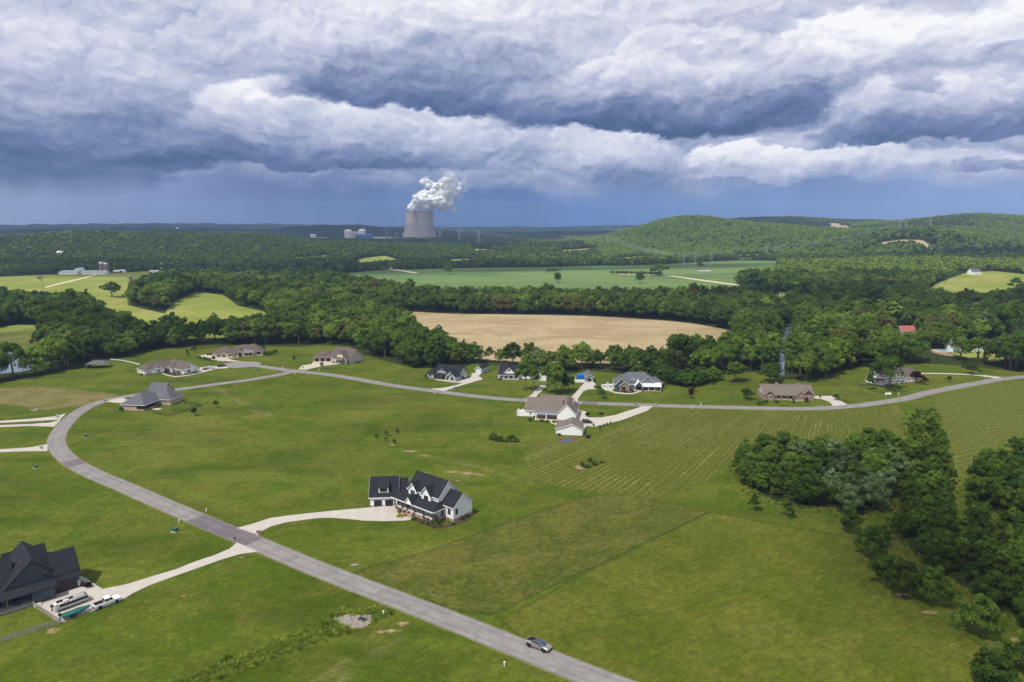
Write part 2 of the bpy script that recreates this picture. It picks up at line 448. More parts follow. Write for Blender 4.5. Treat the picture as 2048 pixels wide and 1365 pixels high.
# ------------------------------------------------------------------ ground sheet
def build_ground():
    n0 = 560
    a_f = np.linspace(R(-43), R(43), n0)
    a_l = -np.geomspace(R(43), R(180), 40)[::-1][:-1]
    a = np.concatenate([a_l, a_f, -a_l[::-1]])
    r = np.concatenate([np.array([0.5, 12, 30, 50, 70]), np.geomspace(85, 4200, 620), np.geomspace(4260, 16000, 130)])
    A, RR = np.meshgrid(a, r)
    x = RR * np.sin(A); y = RR * np.cos(A)
    z = terrain(x, y)
    far = sstep(9500, 11000, RR); z = z * (1 - far) + 40 * far
    nr, na = x.shape
    V = np.stack([x, y, z], -1).reshape(-1, 3)
    idx = np.arange(nr * na).reshape(nr, na)
    Fc = np.stack([idx[:-1, :-1], idx[:-1, 1:], idx[1:, 1:], idx[1:, :-1]], -1).reshape(-1, 4)[:, ::-1]
    o = np_mesh('ground', V, Fc, smooth=True)
    me = o.data
    xf, yf = V[:, 0], V[:, 1]
    def put(nm, val):
        at_ = me.attributes.new(nm, 'FLOAT', 'POINT'); at_.data.foreach_set('value', np.clip(val, -60, 60).astype(np.float32))
    put('d_tan', sdf(TAN, xf, yf)); put('d_crop', sdf(CROP, xf, yf)); put('d_mow', sdf(MOW, xf, yf)); put('d_mow2', sdf(MOW2, xf, yf))
    put('d_tall', sdf(TALL, xf, yf)); put('d_ditch', sdf(DITCH, xf, yf)); put('d_bright', sdf(BRIGHT, xf, yf)); put('d_brown', sdf(BROWN, xf, yf))
    m = np.maximum(sdf(MEAD, xf, yf), sdf(CLEAR['right_top'], xf, yf))
    for k in ('mead2', 'small_a', 'small_b', 'small_c', 'small_d', 'small_e', 'small_f', 'small_g', 'small_h', 'small_i', 'right_mid'): m = np.maximum(m, sdf(CLEAR[k], xf, yf))
    put('d_mead', m)
    put('d_scar', np.maximum(sdf(CLEAR['scar_a'], xf, yf), sdf(CLEAR['scar_b'], xf, yf)))
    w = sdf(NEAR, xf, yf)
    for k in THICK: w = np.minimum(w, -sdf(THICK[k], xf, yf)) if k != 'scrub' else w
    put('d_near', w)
    put('d_site', sdf(SITE, xf, yf))
    put('d_road', np.minimum(sdf_line(ROAD1, xf, yf), sdf_line(ROAD2, xf, yf)) - 3.1)
    s = np.full(len(xf), -60.0)
    for (px, py), rx, ry in SOIL:
        c = np.array(at(px, py)); ex = np.array(at(px + rx, py)) - c; ey = np.array(at(px, py - ry)) - c
        lx = np.hypot(*ex[:2]); ly = np.hypot(*ey[:2])
        q = np.sqrt(((xf - c[0]) / lx) ** 2 + ((yf - c[1]) / ly) ** 2)
        s = np.maximum(s, (1 - q) * max(min(lx, ly), 1.5))
    put('d_soil', s)
    tr = np.full(len(xf), 60.0)
    for L_ in TRACKS: tr = np.minimum(tr, sdf_line(catmull(W(L_), 6), xf, yf))
    put('d_track', tr)
    # mower direction fields
    put('u_mow', 0 * xf)
    u = -np.arctan2(yf - 567, xf - 272) * 372.0; u = np.where(yf > 567, 0, u)
    me.attributes['u_mow'].data.foreach_set('value', u.astype(np.float32))
    c = np.array(at(2900, 1500)[:2])
    at2 = me.attributes.new('u_mow2', 'FLOAT', 'POINT')
    at2.data.foreach_set('value', ((yf - 350) * math.cos(R(14)) + (xf - 210) * math.sin(R(14)) * -1 + 0.0016 * (xf - 260) ** 2).astype(np.float32))
    return o

def ground_mat():
    m, g, b = newmat('ground_turf')
    tc = g.node('ShaderNodeTexCoord'); P = S(g, tc.outputs['Object'])
    px, py, pz = g.xyz(P)
    big = g.noise(P, 0.012, 4, 0.55, 0.6)
    mid = g.noise(P, 0.055, 5, 0.6, 0.8)
    mid2 = g.noise(g.vec(px + 300, py, 0.0), 0.11, 4, 0.62, 1.0)
    fine = g.noise(P, 0.9, 5, 0.7)
    fine2 = g.noise(P, 3.4, 3, 0.7)
    str_ = g.noise(g.vec(px * 0.55 + py * 0.36, py * 2.4 - px * 1.6, 0.0), 0.35, 4, 0.65)      # faint mower drag
    edge = (mid2 - 0.5) * 6.0 + (fine - 0.5) * 2.2
    # mown lawn
    lawn = g.mix(g.step(mid, 0.36, 0.62), (0.071, 0.110, 0.0090), (0.108, 0.131, 0.0160))
    lawn = g.mix(g.step(big, 0.5, 0.68) * 0.7, lawn, (0.140, 0.150, 0.024))
    lawn = g.mix(g.step(mid2, 0.60, 0.74) * 0.5, lawn, (0.160, 0.130, 0.040))
    lawn = g.mix(g.step(mid2, 0.30, 0.18) * 0.6, lawn, (0.048, 0.094, 0.008))
    lawn = g.mix(g.step(g.noise(g.vec(px * 0.8, py + 70, 0.0), 0.033, 5, 0.7, 1.5), 0.60, 0.72) * 0.5, lawn, (0.130, 0.115, 0.035))
    band = g.noise(g.vec(px * .35 + 50, py * 1.1, 0.0), 0.045, 4, 0.6, 0.8)
    lawn = g._scale(lawn, g.lin(band, .32, .68, .82, 1.22))
    lawn = g.mix(g.step(band, .56, .70) * .4, lawn, (0.150, 0.150, 0.034))
    # brighter mown plot lower right
    bright = g.mix(g.step(mid, 0.35, 0.65), (0.088, 0.115, 0.011), (0.125, 0.133, 0.019))
    c = g.mix(g.step(g.attr('d_bright') + (fine - 0.5) * 0.8, -0.2, 0.4), lawn, bright)
    # dark seam where the mown plot meets the rough
    seam = g.step(g.math('ABSOLUTE', g.attr('d_bright')), 0.7, 0.1) * 0.5
    c = g.mix(seam, c, (0.04, 0.06, 0.012))
    # striped hay plots
    w1 = g.math('SINE', (g.attr('u_mow') + (mid - 0.5) * 0.7 + (fine - .5) * 0.4) * (2 * math.pi / 2.15))
    wb = g.noise(g.vec(g.attr('u_mow') * 0.9, (px * .59 + py * .81) * 0.02, 0.0), 1.0, 3, 0.6)
    s1 = g.math('MULTIPLY', g.step(w1, -0.5, 0.8), g.step(wb, 0.34, 0.66), clamp=True)
    patch = g.step(g.noise(P, 0.03, 3, 0.6, 0.8), 0.36, 0.66)
    hay = g.mix(s1 * g.lin(patch, 0, 1, 0.22, 0.85), (0.100, 0.114, 0.016), (0.245, 0.225, 0.075))
    hay = g.mix(g.step(mid2, 0.55, 0.75) * 0.4, hay, (0.075, 0.115, 0.015))
    c = g.mix(g.step(g.attr('d_mow') + edge * 0.9, -1.0, 1.6), c, hay)
    w2 = g.math('SINE', (g.attr('u_mow2') + (mid - 0.5) * 1.6) * (2 * math.pi / 3.3))
    hay2 = g.mix(g.step(w2, -0.3, 0.8) * 0.5, (0.105, 0.125, 0.020), (0.170, 0.175, 0.045))
    c = g.mix(g.step(g.attr('d_mow2') + edge * 0.3, -1.0, 1.0), c, hay2)
    # rough unmown plot
    rough = g.mix(g.step(mid, 0.4, 0.62), (0.084, 0.102, 0.014), (0.130, 0.128, 0.026))
    rough = g.mix(g.step(g.noise(P, 0.6, 5, 0.75), 0.52, 0.66) * 0.55, rough, (0.155, 0.150, 0.045)); rough = g.mix(g.step(fine, 0.46, 0.34) * 0.5, rough, (0.045, 0.065, 0.010))
    c = g.mix(g.step(g.attr('d_tall') + (fine - 0.5) * 1.6, -0.4, 0.6), c, rough)
    c = g.mix(g.step(g.math('ABSOLUTE', g.attr('d_tall') + (fine - .5)), 0.9, 0.1) * 0.55, c, (0.045, 0.065, 0.012))
    c = g.mix(g.step(g.attr('d_ditch') + (fine - 0.5) * 2, -0.6, 0.6), c, g.mix(g.step(fine, 0.4, 0.6), (0.075, 0.130, 0.010), (0.140, 0.180, 0.022)))
    brown = g.mix(g.step(mid, 0.4, 0.6), (0.17, 0.155, 0.045), (0.235, 0.190, 0.085))
    c = g.mix(g.step(g.attr('d_brown') + edge * 0.8, -1.5, 2.0) * 0.8, c, brown)
    # beyond the lawns the ground lies under woods
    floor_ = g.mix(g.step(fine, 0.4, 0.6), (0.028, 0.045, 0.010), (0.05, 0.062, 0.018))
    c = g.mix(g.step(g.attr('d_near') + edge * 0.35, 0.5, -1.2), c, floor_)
    mead = g.mix(g.step(big, 0.40, 0.62), (0.235, 0.285, 0.050), (0.330, 0.340, 0.090))
    mead = g.mix(g.step(mid, 0.45, 0.7) * 0.6, mead, (0.20, 0.22, 0.045))
    c = g.mix(g.step(g.attr('d_mead') + edge * 0.4, -1.5, 1.5), c, mead)
    rowc = g.math('SINE', (px * 0.3 + py) * 0.9)
    crop = g.mix(g.step(g.noise(g.vec(px * 0.35, py, 0.0), 0.006, 4, 0.6, 1.0), 0.42, 0.6), (0.115, 0.190, 0.060), (0.175, 0.250, 0.078))
    crop = g.mix(g.step(py, 1010, 900) * 0.75, crop, (0.29, 0.31, 0.075))
    c = g.mix(g.step(g.attr('d_crop'), -1.0, 1.0), c, crop)
    tan = g.mix(g.step(g.noise(g.vec(px * 0.6, py, 0.0), 0.022, 5, 0.65, 1.0), 0.35, 0.62), (0.365, 0.275, 0.150), (0.480, 0.375, 0.220))
    tan = g.mix(g.step(mid, 0.52, 0.70) * 0.45, tan, (0.27, 0.24, 0.085))
    tan = g.mix(g.step(fine, 0.52, 0.7) * 0.30, tan, (0.25, 0.17, 0.08))
    c = g.mix(g.step(g.attr('d_tan') + edge * 0.25, -0.8, 0.8), c, tan)
    scar = g.mix(g.step(fine, 0.45, 0.6), (0.42, 0.32, 0.20), (0.5, 0.42, 0.27))
    c = g.mix(g.step(g.attr('d_scar') + edge, -3.0, 3.0), c, scar)
    c = g.mix(g.step(g.attr('d_site') + edge, -3.0, 3.0), c, (0.2, 0.2, 0.16))
    c = g.mix(g.step(g.attr('d_track') + (fine - 0.5) * 2.2, 2.2, 0.4) * g.step(mid, .35, .65, .08, .5), c, (0.20, 0.185, 0.075))
    # worn soil and gravel shoulder
    soil = g.mix(g.step(fine2, 0.4, 0.62), (0.33, 0.21, 0.11), (0.46, 0.33, 0.20))
    sn = g.attr('d_soil') + (g.noise(g.vec(px * .8 + py * .3, py * 1.4 - px * .4, 0.0), 0.85, 5, 0.75) - 0.50) * 4.2
    c = g.mix(g.step(sn, 0.1, 0.9) * 0.85, c, soil)
    sh = g.attr('d_road') + (fine - 0.5) * 1.7
    c = g.mix(g.step(sh, 0.62, 0.12) * 0.75, c, (0.32, 0.28, 0.19))
    # fine grain, drag marks
    clump = g.noise(P, 0.34, 4, 0.65, 0.5)
    k = g.lin(fine, 0.25, 0.75, 0.66, 1.34) * g.lin(fine2, 0.2, 0.8, 0.76, 1.24) * g.lin(str_, 0.25, 0.75, 0.78, 1.22) * g.lin(clump, 0.25, 0.75, 0.82, 1.18) * 0.80
    g.put(b.inputs['Base Color'], g._scale(c, k))
    b.inputs['Roughness'].default_value = 1.0
    b.inputs['Specular IOR Level'].default_value = 0.05
    bp = g.node('ShaderNodeBump'); bp.inputs['Strength'].default_value = 0.5; bp.inputs['Distance'].default_value = 0.25
    g.put(bp.inputs['Height'], fine + fine2 * 0.4)
    m.node_tree.links.new(bp.outputs[0], b.inputs['Normal'])
    return m
ground = build_ground()
ground.data.materials.append(ground_mat())
ground['kind'] = 'structure'; ground['label'] = 'rolling green lawns, hay plots and far farmland'

# ------------------------------------------------------------------ roads
def asphalt(name, c1, c2):
    m, g, b = newmat(name)
    tc = g.node('ShaderNodeTexCoord'); P = S(g, tc.outputs['Object'])
    a = g.noise(P, 0.18, 5, 0.65, 0.5); f = g.noise(P, 5.0, 3, 0.7); s = g.noise(P, 0.9, 4, 0.6)
    c = g.mix(g.step(a, 0.38, 0.62), c1, c2)
    v = g.node('ShaderNodeTexVoronoi', feature='DISTANCE_TO_EDGE'); g.put(v.inputs['Vector'], P); v.inputs['Scale'].default_value = 0.22
    cr = g.math('ABSOLUTE', g.attr('cross')); wt = g.math('ABSOLUTE', cr - 0.5)
    c = g._scale(c, g.step(wt, 0.02, 0.24, 0.90, 1.03) * g.step(cr + (s - .5) * .35, 1.05, 0.86, .80, 1.0))
    c = g.mix(g.step(S(g, v.outputs[0]) + (s - 0.5) * 0.03, 0.012, 0.0) * 0.4, c, (0.10, 0.09, 0.09))
    g.put(b.inputs['Base Color'], g._scale(c, g.lin(f, 0.3, 0.7, 0.86, 1.14) * g.lin(s, 0.3, 0.7, 0.92, 1.08)))
    b.inputs['Roughness'].default_value = 0.92; b.inputs['Specular IOR Level'].default_value = 0.2
    return m
ASPH = asphalt('asphalt_worn', (0.198, 0.184, 0.176), (0.240, 0.224, 0.215))
ASPHD = asphalt('asphalt_newer', (0.130, 0.112, 0.122), (0.155, 0.135, 0.145))
r1 = resample(ROAD1, 2.0); r2 = resample(ROAD2, 2.0)
o = strip('road', r1, 6.3, ASPH, 0.07); o['label'] = 'pale grey asphalt lane curving past the corner houses'
o = strip('road', r2, 6.2, ASPH, 0.082); o['label'] = 'pale grey asphalt lane running along the row of houses'
cc = np.array(at(481, 730)[:2])
ang = np.linspace(0, 2 * math.pi, 40, endpoint=False)
drape('road', np.stack([cc[0] + 13 * np.cos(ang), cc[1] + 11 * np.sin(ang)], 1), ASPH, 0.105, 'round asphalt turning circle at the end of the lane')
def part_of(L, a, b):
    A, B = np.array(at(*a)[:2]), np.array(at(*b)[:2])
    i = np.argmin(np.hypot(*(L - A).T)); j = np.argmin(np.hypot(*(L - B).T)); i, j = min(i, j), max(i, j)
    return L[i:j + 1]
o = strip('road_patch', part_of(r1, (392, 1037), (505, 1085)), 6.32, ASPHD, 0.083); o['label'] = 'darker asphalt patch on the lane before the driveway'
o = strip('road_patch', part_of(r2, (1166, 806), (1197, 807)), 6.22, ASPHD, 0.095); o['label'] = 'darker asphalt patch across the far lane'
o = strip('road_patch', part_of(r1, (140, 922), (152, 932)), 6.32, ASPHD, 0.083); o['label'] = 'darker asphalt patch in the bend of the lane'

# ------------------------------------------------------------------ concrete drives and walks
CONC = mat('concrete', (0.47, 0.43, 0.375), 0.9, 0.14, 0.35, col2=(0.39, 0.36, 0.32), detail=6)
CONC2 = mat('concrete_warm', (0.50, 0.42, 0.32), 0.9, 0.14, 0.35, col2=(0.40, 0.36, 0.30), detail=6)
def drive(label, pts, name='driveway', m=CONC, dz=0.11):
    return drape(name, W(pts), m, dz, label)
drive('white concrete driveway to the black-roofed white farmhouse', [(474, 1057), (500, 1050), (541, 1037), (580, 1031.5), (621, 1027), (680, 1021), (738.5, 1016), (790, 1011), (793, 1020),
      (806, 1027), (828, 1034), (824, 1040), (808, 1042), (770, 1043), (728, 1042), (695, 1038.5), (661, 1036), (634, 1037), (607.5, 1040.5), (572, 1045.5), (541, 1054), (512, 1069)])
drive('white concrete driveway and boat pad of the dark grey house', [(474, 1086), (516, 1104), (480, 1109), (440, 1121), (407, 1133), (350, 1153), (300, 1171), (265, 1188), (237, 1205), (210, 1215), (176, 1226),
      (119.5, 1248), (64, 1201), (95, 1192), (152, 1172), (180, 1178), (164, 1163), (158, 1152), (172, 1157), (190, 1170), (205, 1179), (255, 1169), (300, 1155), (350, 1140), (393.6, 1123), (430, 1111), (460, 1098)])
drive('short concrete driveway of the brick house in the bend', [(205, 803), (214, 800.5), (245, 796.5), (262, 803), (254, 807.5), (230, 806)])
drive('upper of the two close concrete drives at the left edge', [(-120, 848), (-60, 845), (0, 842.5), (60, 838.5), (110, 833.5), (133, 827), (120, 840), (100, 841), (60, 843.5), (0, 846.5), (-60, 849), (-120, 852)])
drive('lower of the two close concrete drives at the left edge', [(-120, 856), (0, 851), (60, 849), (100, 846), (122, 840), (108, 854), (60, 852.5), (0, 855), (-120, 861)])
drive('single concrete drive at the left edge nearest the camera', [(-120, 906), (0, 899.5), (40, 897), (63.5, 895), (95, 889), (95, 903), (60, 903), (0, 905), (-120, 912)])
drive('concrete drive beside the white brown-roofed house with parked cars', [(397, 736), (412, 734.5), (436, 733), (455, 731), (455, 737), (433, 738), (404.5, 746), (398, 747)])
drive('curved front walk of the white brown-roofed house', [(322, 745), (333, 750), (351, 753.4), (375, 751), (398.7, 745.8), (400, 747), (375, 752.3), (351, 755), (332, 751.5), (320, 746)], 'sidewalk', dz=0.14)
drive('pale path winding from the woods to the white house', [(221, 718.5), (240, 720), (262, 724), (280, 728.5), (278, 730), (260, 725.2), (240, 721.3), (221, 720)], 'sidewalk')
drive('wide concrete forecourt of the brown-roofed stone house', [(399, 712), (415, 709), (434, 708), (435, 716), (470, 713.5), (486, 711), (487, 713), (455, 718), (470, 721.5), (485, 724), (440, 722.5), (418, 719), (405, 716)], m=CONC2)
drive('concrete driveway before the three garage doors', [(597, 739), (604, 731.5), (623, 729), (627, 723.7), (664, 723.7), (664, 727), (690, 725.2), (687, 727.5), (644, 733), (610, 740.5)], m=CONC2)
drive('forked concrete driveway of the grey-green house', [(861, 778), (887, 776.5), (910, 771.5), (926, 767), (895, 764), (869, 760), (869, 758.5), (892, 760.5), (918, 763), (942.5, 754.7), (943.5, 747), (951, 746.5),
      (962, 748), (957, 752.7), (966, 759), (935, 768), (905, 777), (889, 783)])
drive('concrete driveway behind the white-railed lawn trees', [(1040, 799), (1052, 798), (1064, 789), (1073, 779), (1081.6, 771), (1092, 773), (1083, 783), (1074, 792), (1068, 802)])
drive('concrete driveway leading to the small grey garage', [(1138, 805), (1144, 794), (1158, 778), (1170.5, 764), (1186, 764), (1191, 768.6), (1212, 773), (1229, 766), (1233, 779), (1221, 783), (1200, 779), (1178, 779),
      (1167, 783), (1155, 799), (1157, 806)])
drive('curved front walk of the blue gabled house', [(1219, 780), (1232, 784.5), (1250, 787), (1264, 787), (1277, 783), (1279, 785), (1265, 789), (1248, 789), (1230, 787), (1216, 782)], 'sidewalk', dz=0.14)
drive('concrete driveway of the white house with the detached garage', [(1278, 816), (1284, 812.5), (1306, 813), (1294.6, 822), (1268, 832), (1242, 841.5), (1215, 848), (1189, 854.5), (1173, 852), (1166, 871), (1160, 871), (1163, 845), (1150, 838), (1150, 822), (1160, 821), (1172, 824), (1176, 835.6),
      (1202, 835.8), (1230, 831), (1252, 823.5)])
drive('concrete patio walk behind the white house', [(1070, 833), (1096, 836), (1112, 838), (1108, 845), (1122, 850), (1118, 852), (1102, 847), (1100, 841), (1070, 838)], 'sidewalk', m=CONC2)
drive('concrete driveway of the brick ranch house', [(1620, 792.5), (1663, 792.5), (1676, 800), (1695, 810), (1667, 813.5), (1661, 806), (1656, 803), (1641.6, 798.5), (1629, 798.5), (1617, 802), (1585, 803), (1575, 799), (1578, 798), (1586, 801.5),
      (1612, 800.5), (1622, 797)])
drive('long pale driveway of the two-storey white house', [(1842, 746.6), (1870, 746.6), (1900, 747.3), (1950, 749), (1985, 753), (2003, 755), (1995, 758), (1975, 754.5), (1940, 750.5), (1900, 749), (1860, 748.3), (1842, 748.6)])
drive('pale drive curving before the pool house', [(1940, 681), (1980, 679), (2020, 677), (2048, 676), (2120, 674), (2120, 677.5), (2048, 678.5), (2020, 679), (1980, 681), (1940, 683)])
drive('sandy farm track across the left meadow', [(90, 574), (120, 566), (150, 559.5), (190, 549), (196, 549.5), (156, 560.5), (124, 568), (92, 576)], 'track', m=mat('track_dust', (0.55, 0.47, 0.30), 0.95))
drive('sandy farm road between the green crop fields', [(1235, 548), (1300, 549.3), (1350, 552.5), (1420, 562), (1480, 570), (1560, 574.5), (1560, 577), (1480, 572.5), (1416, 564), (1350, 554.2), (1300, 550.6), (1235, 549.2)], 'track', m=MATS['track_dust'])
drive('pale gravel farm road before the far crop field', [(700, 531), (720, 531), (760, 536), (800, 540), (838, 546), (828, 547), (796, 541.5), (756, 537.5), (715, 532.5)], 'track', m=MATS['track_dust'])

# water
m, g, b = newmat('water'); b.inputs['Base Color'].default_value = (0.10, 0.14, 0.17, 1); b.inputs['Roughness'].default_value = 0.12
tc = g.node('ShaderNodeTexCoord'); bp = g.node('ShaderNodeBump'); bp.inputs['Strength'].default_value = 0.15
g.put(bp.inputs['Height'], g.noise(S(g, tc.outputs['Object']), 1.2, 3)); m.node_tree.links.new(bp.outputs[0], b.inputs['Normal'])
MATS['water'] = m
drape('water', catmull(W([(-50, 748), (-50, 706), (10, 698), (50, 704), (74, 722), (60, 740), (20, 746)]), 4, True), m, 0.15, 'still pond behind the left trees')
drape('water', W([(1550, 750), (1556, 730), (1560, 700), (1566, 668), (1580, 648), (1586, 652), (1582, 680), (1574, 705), (1568, 735), (1570, 752)]), m, 0.15, 'narrow creek between the trees on the right')
# ------------------------------------------------------------------ house kit
class House:
    def __init__(self, name, label, cat, px, py, deg, wall, roof, trim, base=None, post=None, group=None, ground=None):
        p = at(px, py)
        self.o = p; self.deg = deg
        self.root = thing(name, label, cat, (p[0], p[1], p[2]), R(deg), group)
        self.m = dict(wall=wall, roof=roof, trim=trim, base=base or wall, post=post or trim)
        self.b = {}; self.t = (0.0, 0.0, 0.0)
    def sub(self, dx, dy, rot): self.t = (dx, dy, R(rot)); return self
    def B(self, k):
        if k not in self.b: self.b[k] = MB()
        return self.b[k]
    def X(self, mb):
        c, s = math.cos(self.t[2]), math.sin(self.t[2])
        mb.v = [(self.t[0] + x * c - y * s, self.t[1] + x * s + y * c, z) for x, y, z in mb.v]; return mb
    def add(self, k, mb):
        self.X(mb); d = self.B(k); i = len(d.v); d.v += mb.v; d.f += [tuple(i + q for q in f) for f in mb.f]; return self
    def part(self, name, mb, m, parent=None): return self.X(mb).build(name, m, parent or self.root)
    def skirt(self, u0, u1, v0, v1, h, z0=-0.6):
        return self.add('base', MB().box(u0 - .05, u1 + .05, v0 - .05, v1 + .05, z0, h))
    def profile(self, prof, axis, a, b, over=0.45, k='wall', end=0.35, roofk='roof', z0=-0.6):
        """prof: (s, z) wall-top line from one eave over the ridge to the other; walls below it, thick roof on it"""
        s0, s1 = prof[0][0], prof[-1][0]
        def P(s, t, z): return (t, s, z) if axis == 'u' else (s, t, z)
        wl = [(s0, z0)] + list(prof) + [(s1, z0)]
        w = MB().prism([P(s, a, z) for s, z in wl], [P(s, b, z) for s, z in wl]); self.add(k, w)
        pr = list(prof)
        for e in (0, -1):
            q, r = pr[e], pr[1 if e == 0 else -2]
            dx, dz = q[0] - r[0], q[1] - r[1]; L = math.hypot(dx, dz) or 1
            pr[e] = (q[0] + dx / L * over, q[1] + dz / L * over)
        rf = MB(); tr = MB(); th = 0.2
        for (sa, za), (sb, zb) in zip(pr[:-1], pr[1:]):
            sg = 0.025
            rf.prism([P(sa, a - end, za + sg), P(sb, a - end, zb + sg), P(sb, a - end, zb + sg + th), P(sa, a - end, za + sg + th)],
                     [P(sa, b + end, za + sg), P(sb, b + end, zb + sg), P(sb, b + end, zb + sg + th), P(sa, b + end, za + sg + th)])
            for tt, sgn in ((a - end, -1), (b + end, 1)):
                t0, t1 = tt + sgn * 0.004, tt + sgn * 0.05
                tr.prism([P(sa, t0, za - .13), P(sb, t0, zb - .13), P(sb, t0, zb + .14), P(sa, t0, za + .14)],
                         [P(sa, t1, za - .13), P(sb, t1, zb - .13), P(sb, t1, zb + .14), P(sa, t1, za + .14)])
        for (s, z), sgn in ((pr[0], -1 if s1 > s0 else 1), (pr[-1], 1 if s1 > s0 else -1)):
            q0, q1 = s + sgn * .004, s + sgn * .06
            tr.prism([P(q0, a - end, z - .12), P(q1, a - end, z - .12), P(q1, a - end, z + .14), P(q0, a - end, z + .14)],
                     [P(q0, b + end, z - .12), P(q1, b + end, z - .12), P(q1, b + end, z + .14), P(q0, b + end, z + .14)])
        self.add(roofk, rf); self.add('trim', tr); return self
    def gable(self, u0, u1, v0, v1, eave, ridge, axis='u', at_=0.5, **kw):
        if axis == 'u':
            r = v0 + (v1 - v0) * at_; return self.profile([(v0, eave), (r, ridge), (v1, eave)], 'u', u0, u1, **kw)
        r = u0 + (u1 - u0) * at_; return self.profile([(u0, eave), (r, ridge), (u1, eave)], 'v', v0, v1, **kw)
    def hip(self, u0, u1, v0, v1, eave, ridge, over=0.5, k='wall', z0=-0.6, walls=True, inset=None):
        if walls: self.add(k, MB().box(u0, u1, v0, v1, z0, eave))
        a, b, c, d = u0 - over, u1 + over, v0 - over, v1 + over
        w, l = b - a, d - c; h = min(w, l) / 2 if inset is None else inset
        if w >= l: r = [(a + h, (c + d) / 2, ridge), (b - h, (c + d) / 2, ridge)]
        else: r = [((a + b) / 2, c + h, ridge), ((a + b) / 2, d - h, ridge)]
        e0, e1 = eave - 0.04, eave + 0.14
        mb = MB(); lo = [(a, c, e0), (b, c, e0), (b, d, e0), (a, d, e0)]; up = [(x, y, e1) for x, y, _ in lo]
        mb.v = lo + up + r
        mb.f = [(3, 2, 1, 0), (0, 1, 5, 4), (1, 2, 6, 5), (2, 3, 7, 6), (3, 0, 4, 7)]
        if w >= l: mb.f += [(4, 5, 9, 8), (5, 6, 9), (6, 7, 8, 9), (7, 4, 8)]
        else: mb.f += [(4, 5, 8), (5, 6, 9, 8), (6, 7, 9), (7, 4, 8, 9)]
        self.add('roof', mb)
        t = MB()
        t.box(a - .05, b + .05, c - .05, c - .004, e0 - .06, e1 - .02).box(a - .05, b + .05, d + .004, d + .05, e0 - .06, e1 - .02)
        t.box(a - .05, a - .004, c, d, e0 - .06, e1 - .02).box(b + .004, b + .05, c, d, e0 - .06, e1 - .02)
        self.add('trim', t); return self
    def shed(self, u0, u1, v0, v1, zl, zh, k='roof', th=0.18, side='f'):
        """lean-to roof, low edge at v0 (side f) or at u1 (side r) or u0 (side l)"""
        if side == 'f': q = [(u0, v0, zl), (u1, v0, zl), (u1, v1, zh), (u0, v1, zh)]
        elif side == 'r': q = [(u0, v0, zh), (u1, v0, zl), (u1, v1, zl), (u0, v1, zh)]
        else: q = [(u0, v0, zl), (u1, v0, zh), (u1, v1, zh), (u0, v1, zl)]
        self.add(k, MB().slab(q, th))
        if side == 'f': self.add('trim', MB().box(u0 - .02, u1 + .02, v0 - .07, v0 - .004, zl - .22, zl + .01))
        return self
    def _pl(self, side, c, a, z, w, h, d0, d1):
        """box lying on a wall plane; side f faces -v, b +v, r +u, l -u"""
        if side == 'f': return (a - w/2, a + w/2, c - d1, c - d0, z, z + h)
        if side == 'b': return (a - w/2, a + w/2, c + d0, c + d1, z, z + h)
        if side == 'r': return (c + d0, c + d1, a - w/2, a + w/2, z, z + h)
        return (c - d1, c - d0, a - w/2, a + w/2, z, z + h)
    def window(self, side, c, a, z, w=1.0, h=1.4, nx=1, ny=2, fm=None, shut=None, arch=False):
        fr = MB(); t = 0.1
        for args in ((a - w/2 + t/2, z, t, h), (a + w/2 - t/2, z, t, h)): fr.box(*self._pl(side, c, args[0], args[1], args[2], args[3], -.02, .07))
        for zz in (z - .001, z + h - t): fr.box(*self._pl(side, c, a, zz, w + .06, t, -.02, .08))
        for i in range(1, nx + 0): fr.box(*self._pl(side, c, a - w/2 + w * i / nx, z + t, .07, h - 2*t, -.02, .06))
        for i in range(1, ny): fr.box(*self._pl(side, c, a, z + h * i / ny - .03, w - 2*t, .05, -.02, .055))
        o = self.part('window', fr, fm or self.m['trim'])
        pn = MB().box(*self._pl(side, c, a, z + t/2, w - t, h - t, -.03, .025))
        self.part('pane', pn, glass_mat(), o)
        if shut:
            for s in (-1, 1):
                self.part('shutter', MB().box(*self._pl(side, c, a + s * (w/2 + .26), z, .42, h, -.02, .05)), shut)
        return o
    def door(self, side, c, a, z, w=1.0, h=2.1, m=None):
        o = self.part('door', MB().box(*self._pl(side, c, a, z, w, h, -.02, .05)), m or DOORM)
        return o
    def garage(self, side, c, a, z, w=2.7, h=2.3, m=None):
        mb = MB()
        for i in range(4): mb.box(*self._pl(side, c, a, z + h * i / 4 + .015, w, h / 4 - .03, -.02, .05))
        mb.box(*self._pl(side, c, a, z, w - .02, h - .02, -.02, .02))
        o = self.part('garage_door', mb, m or GARD)
        self.add('trim', MB().box(*self._pl(side, c, a - w/2 - .08, z, .14, h + .1, -.02, .06)).box(*self._pl(side, c, a + w/2 + .08, z, .14, h + .1, -.02, .06))
                 .box(*self._pl(side, c, a, z + h + .01, w + .3, .14, -.02, .065)))
        return o
    def post(self, u, v, z0, z1, w=0.25, m=None):
        mb = MB().box(u - w/2, u + w/2, v - w/2, v + w/2, z0, z1).box(u - w*.75, u + w*.75, v - w*.75, v + w*.75, z0, z0 + .35).box(u - w*.7, u + w*.7, v - w*.7, v + w*.7, z1 - .15, z1 - .002)
        return self.part('post', mb, m or self.m['post'])
    def done(self):
        nm = {'wall': 'wall', 'roof': 'roof', 'trim': 'trim', 'base': 'foundation', 'wall2': 'gable_wall', 'floor': 'porch_floor', 'metal_roof': 'porch_roof', 'steps': 'steps', 'stone': 'stone_wall', 'dormer': 'dormer'}
        for k, mb in self.b.items():
            m = self.m.get(k)
            mb.build(nm.get(k, k), m, self.root)
        return self.root

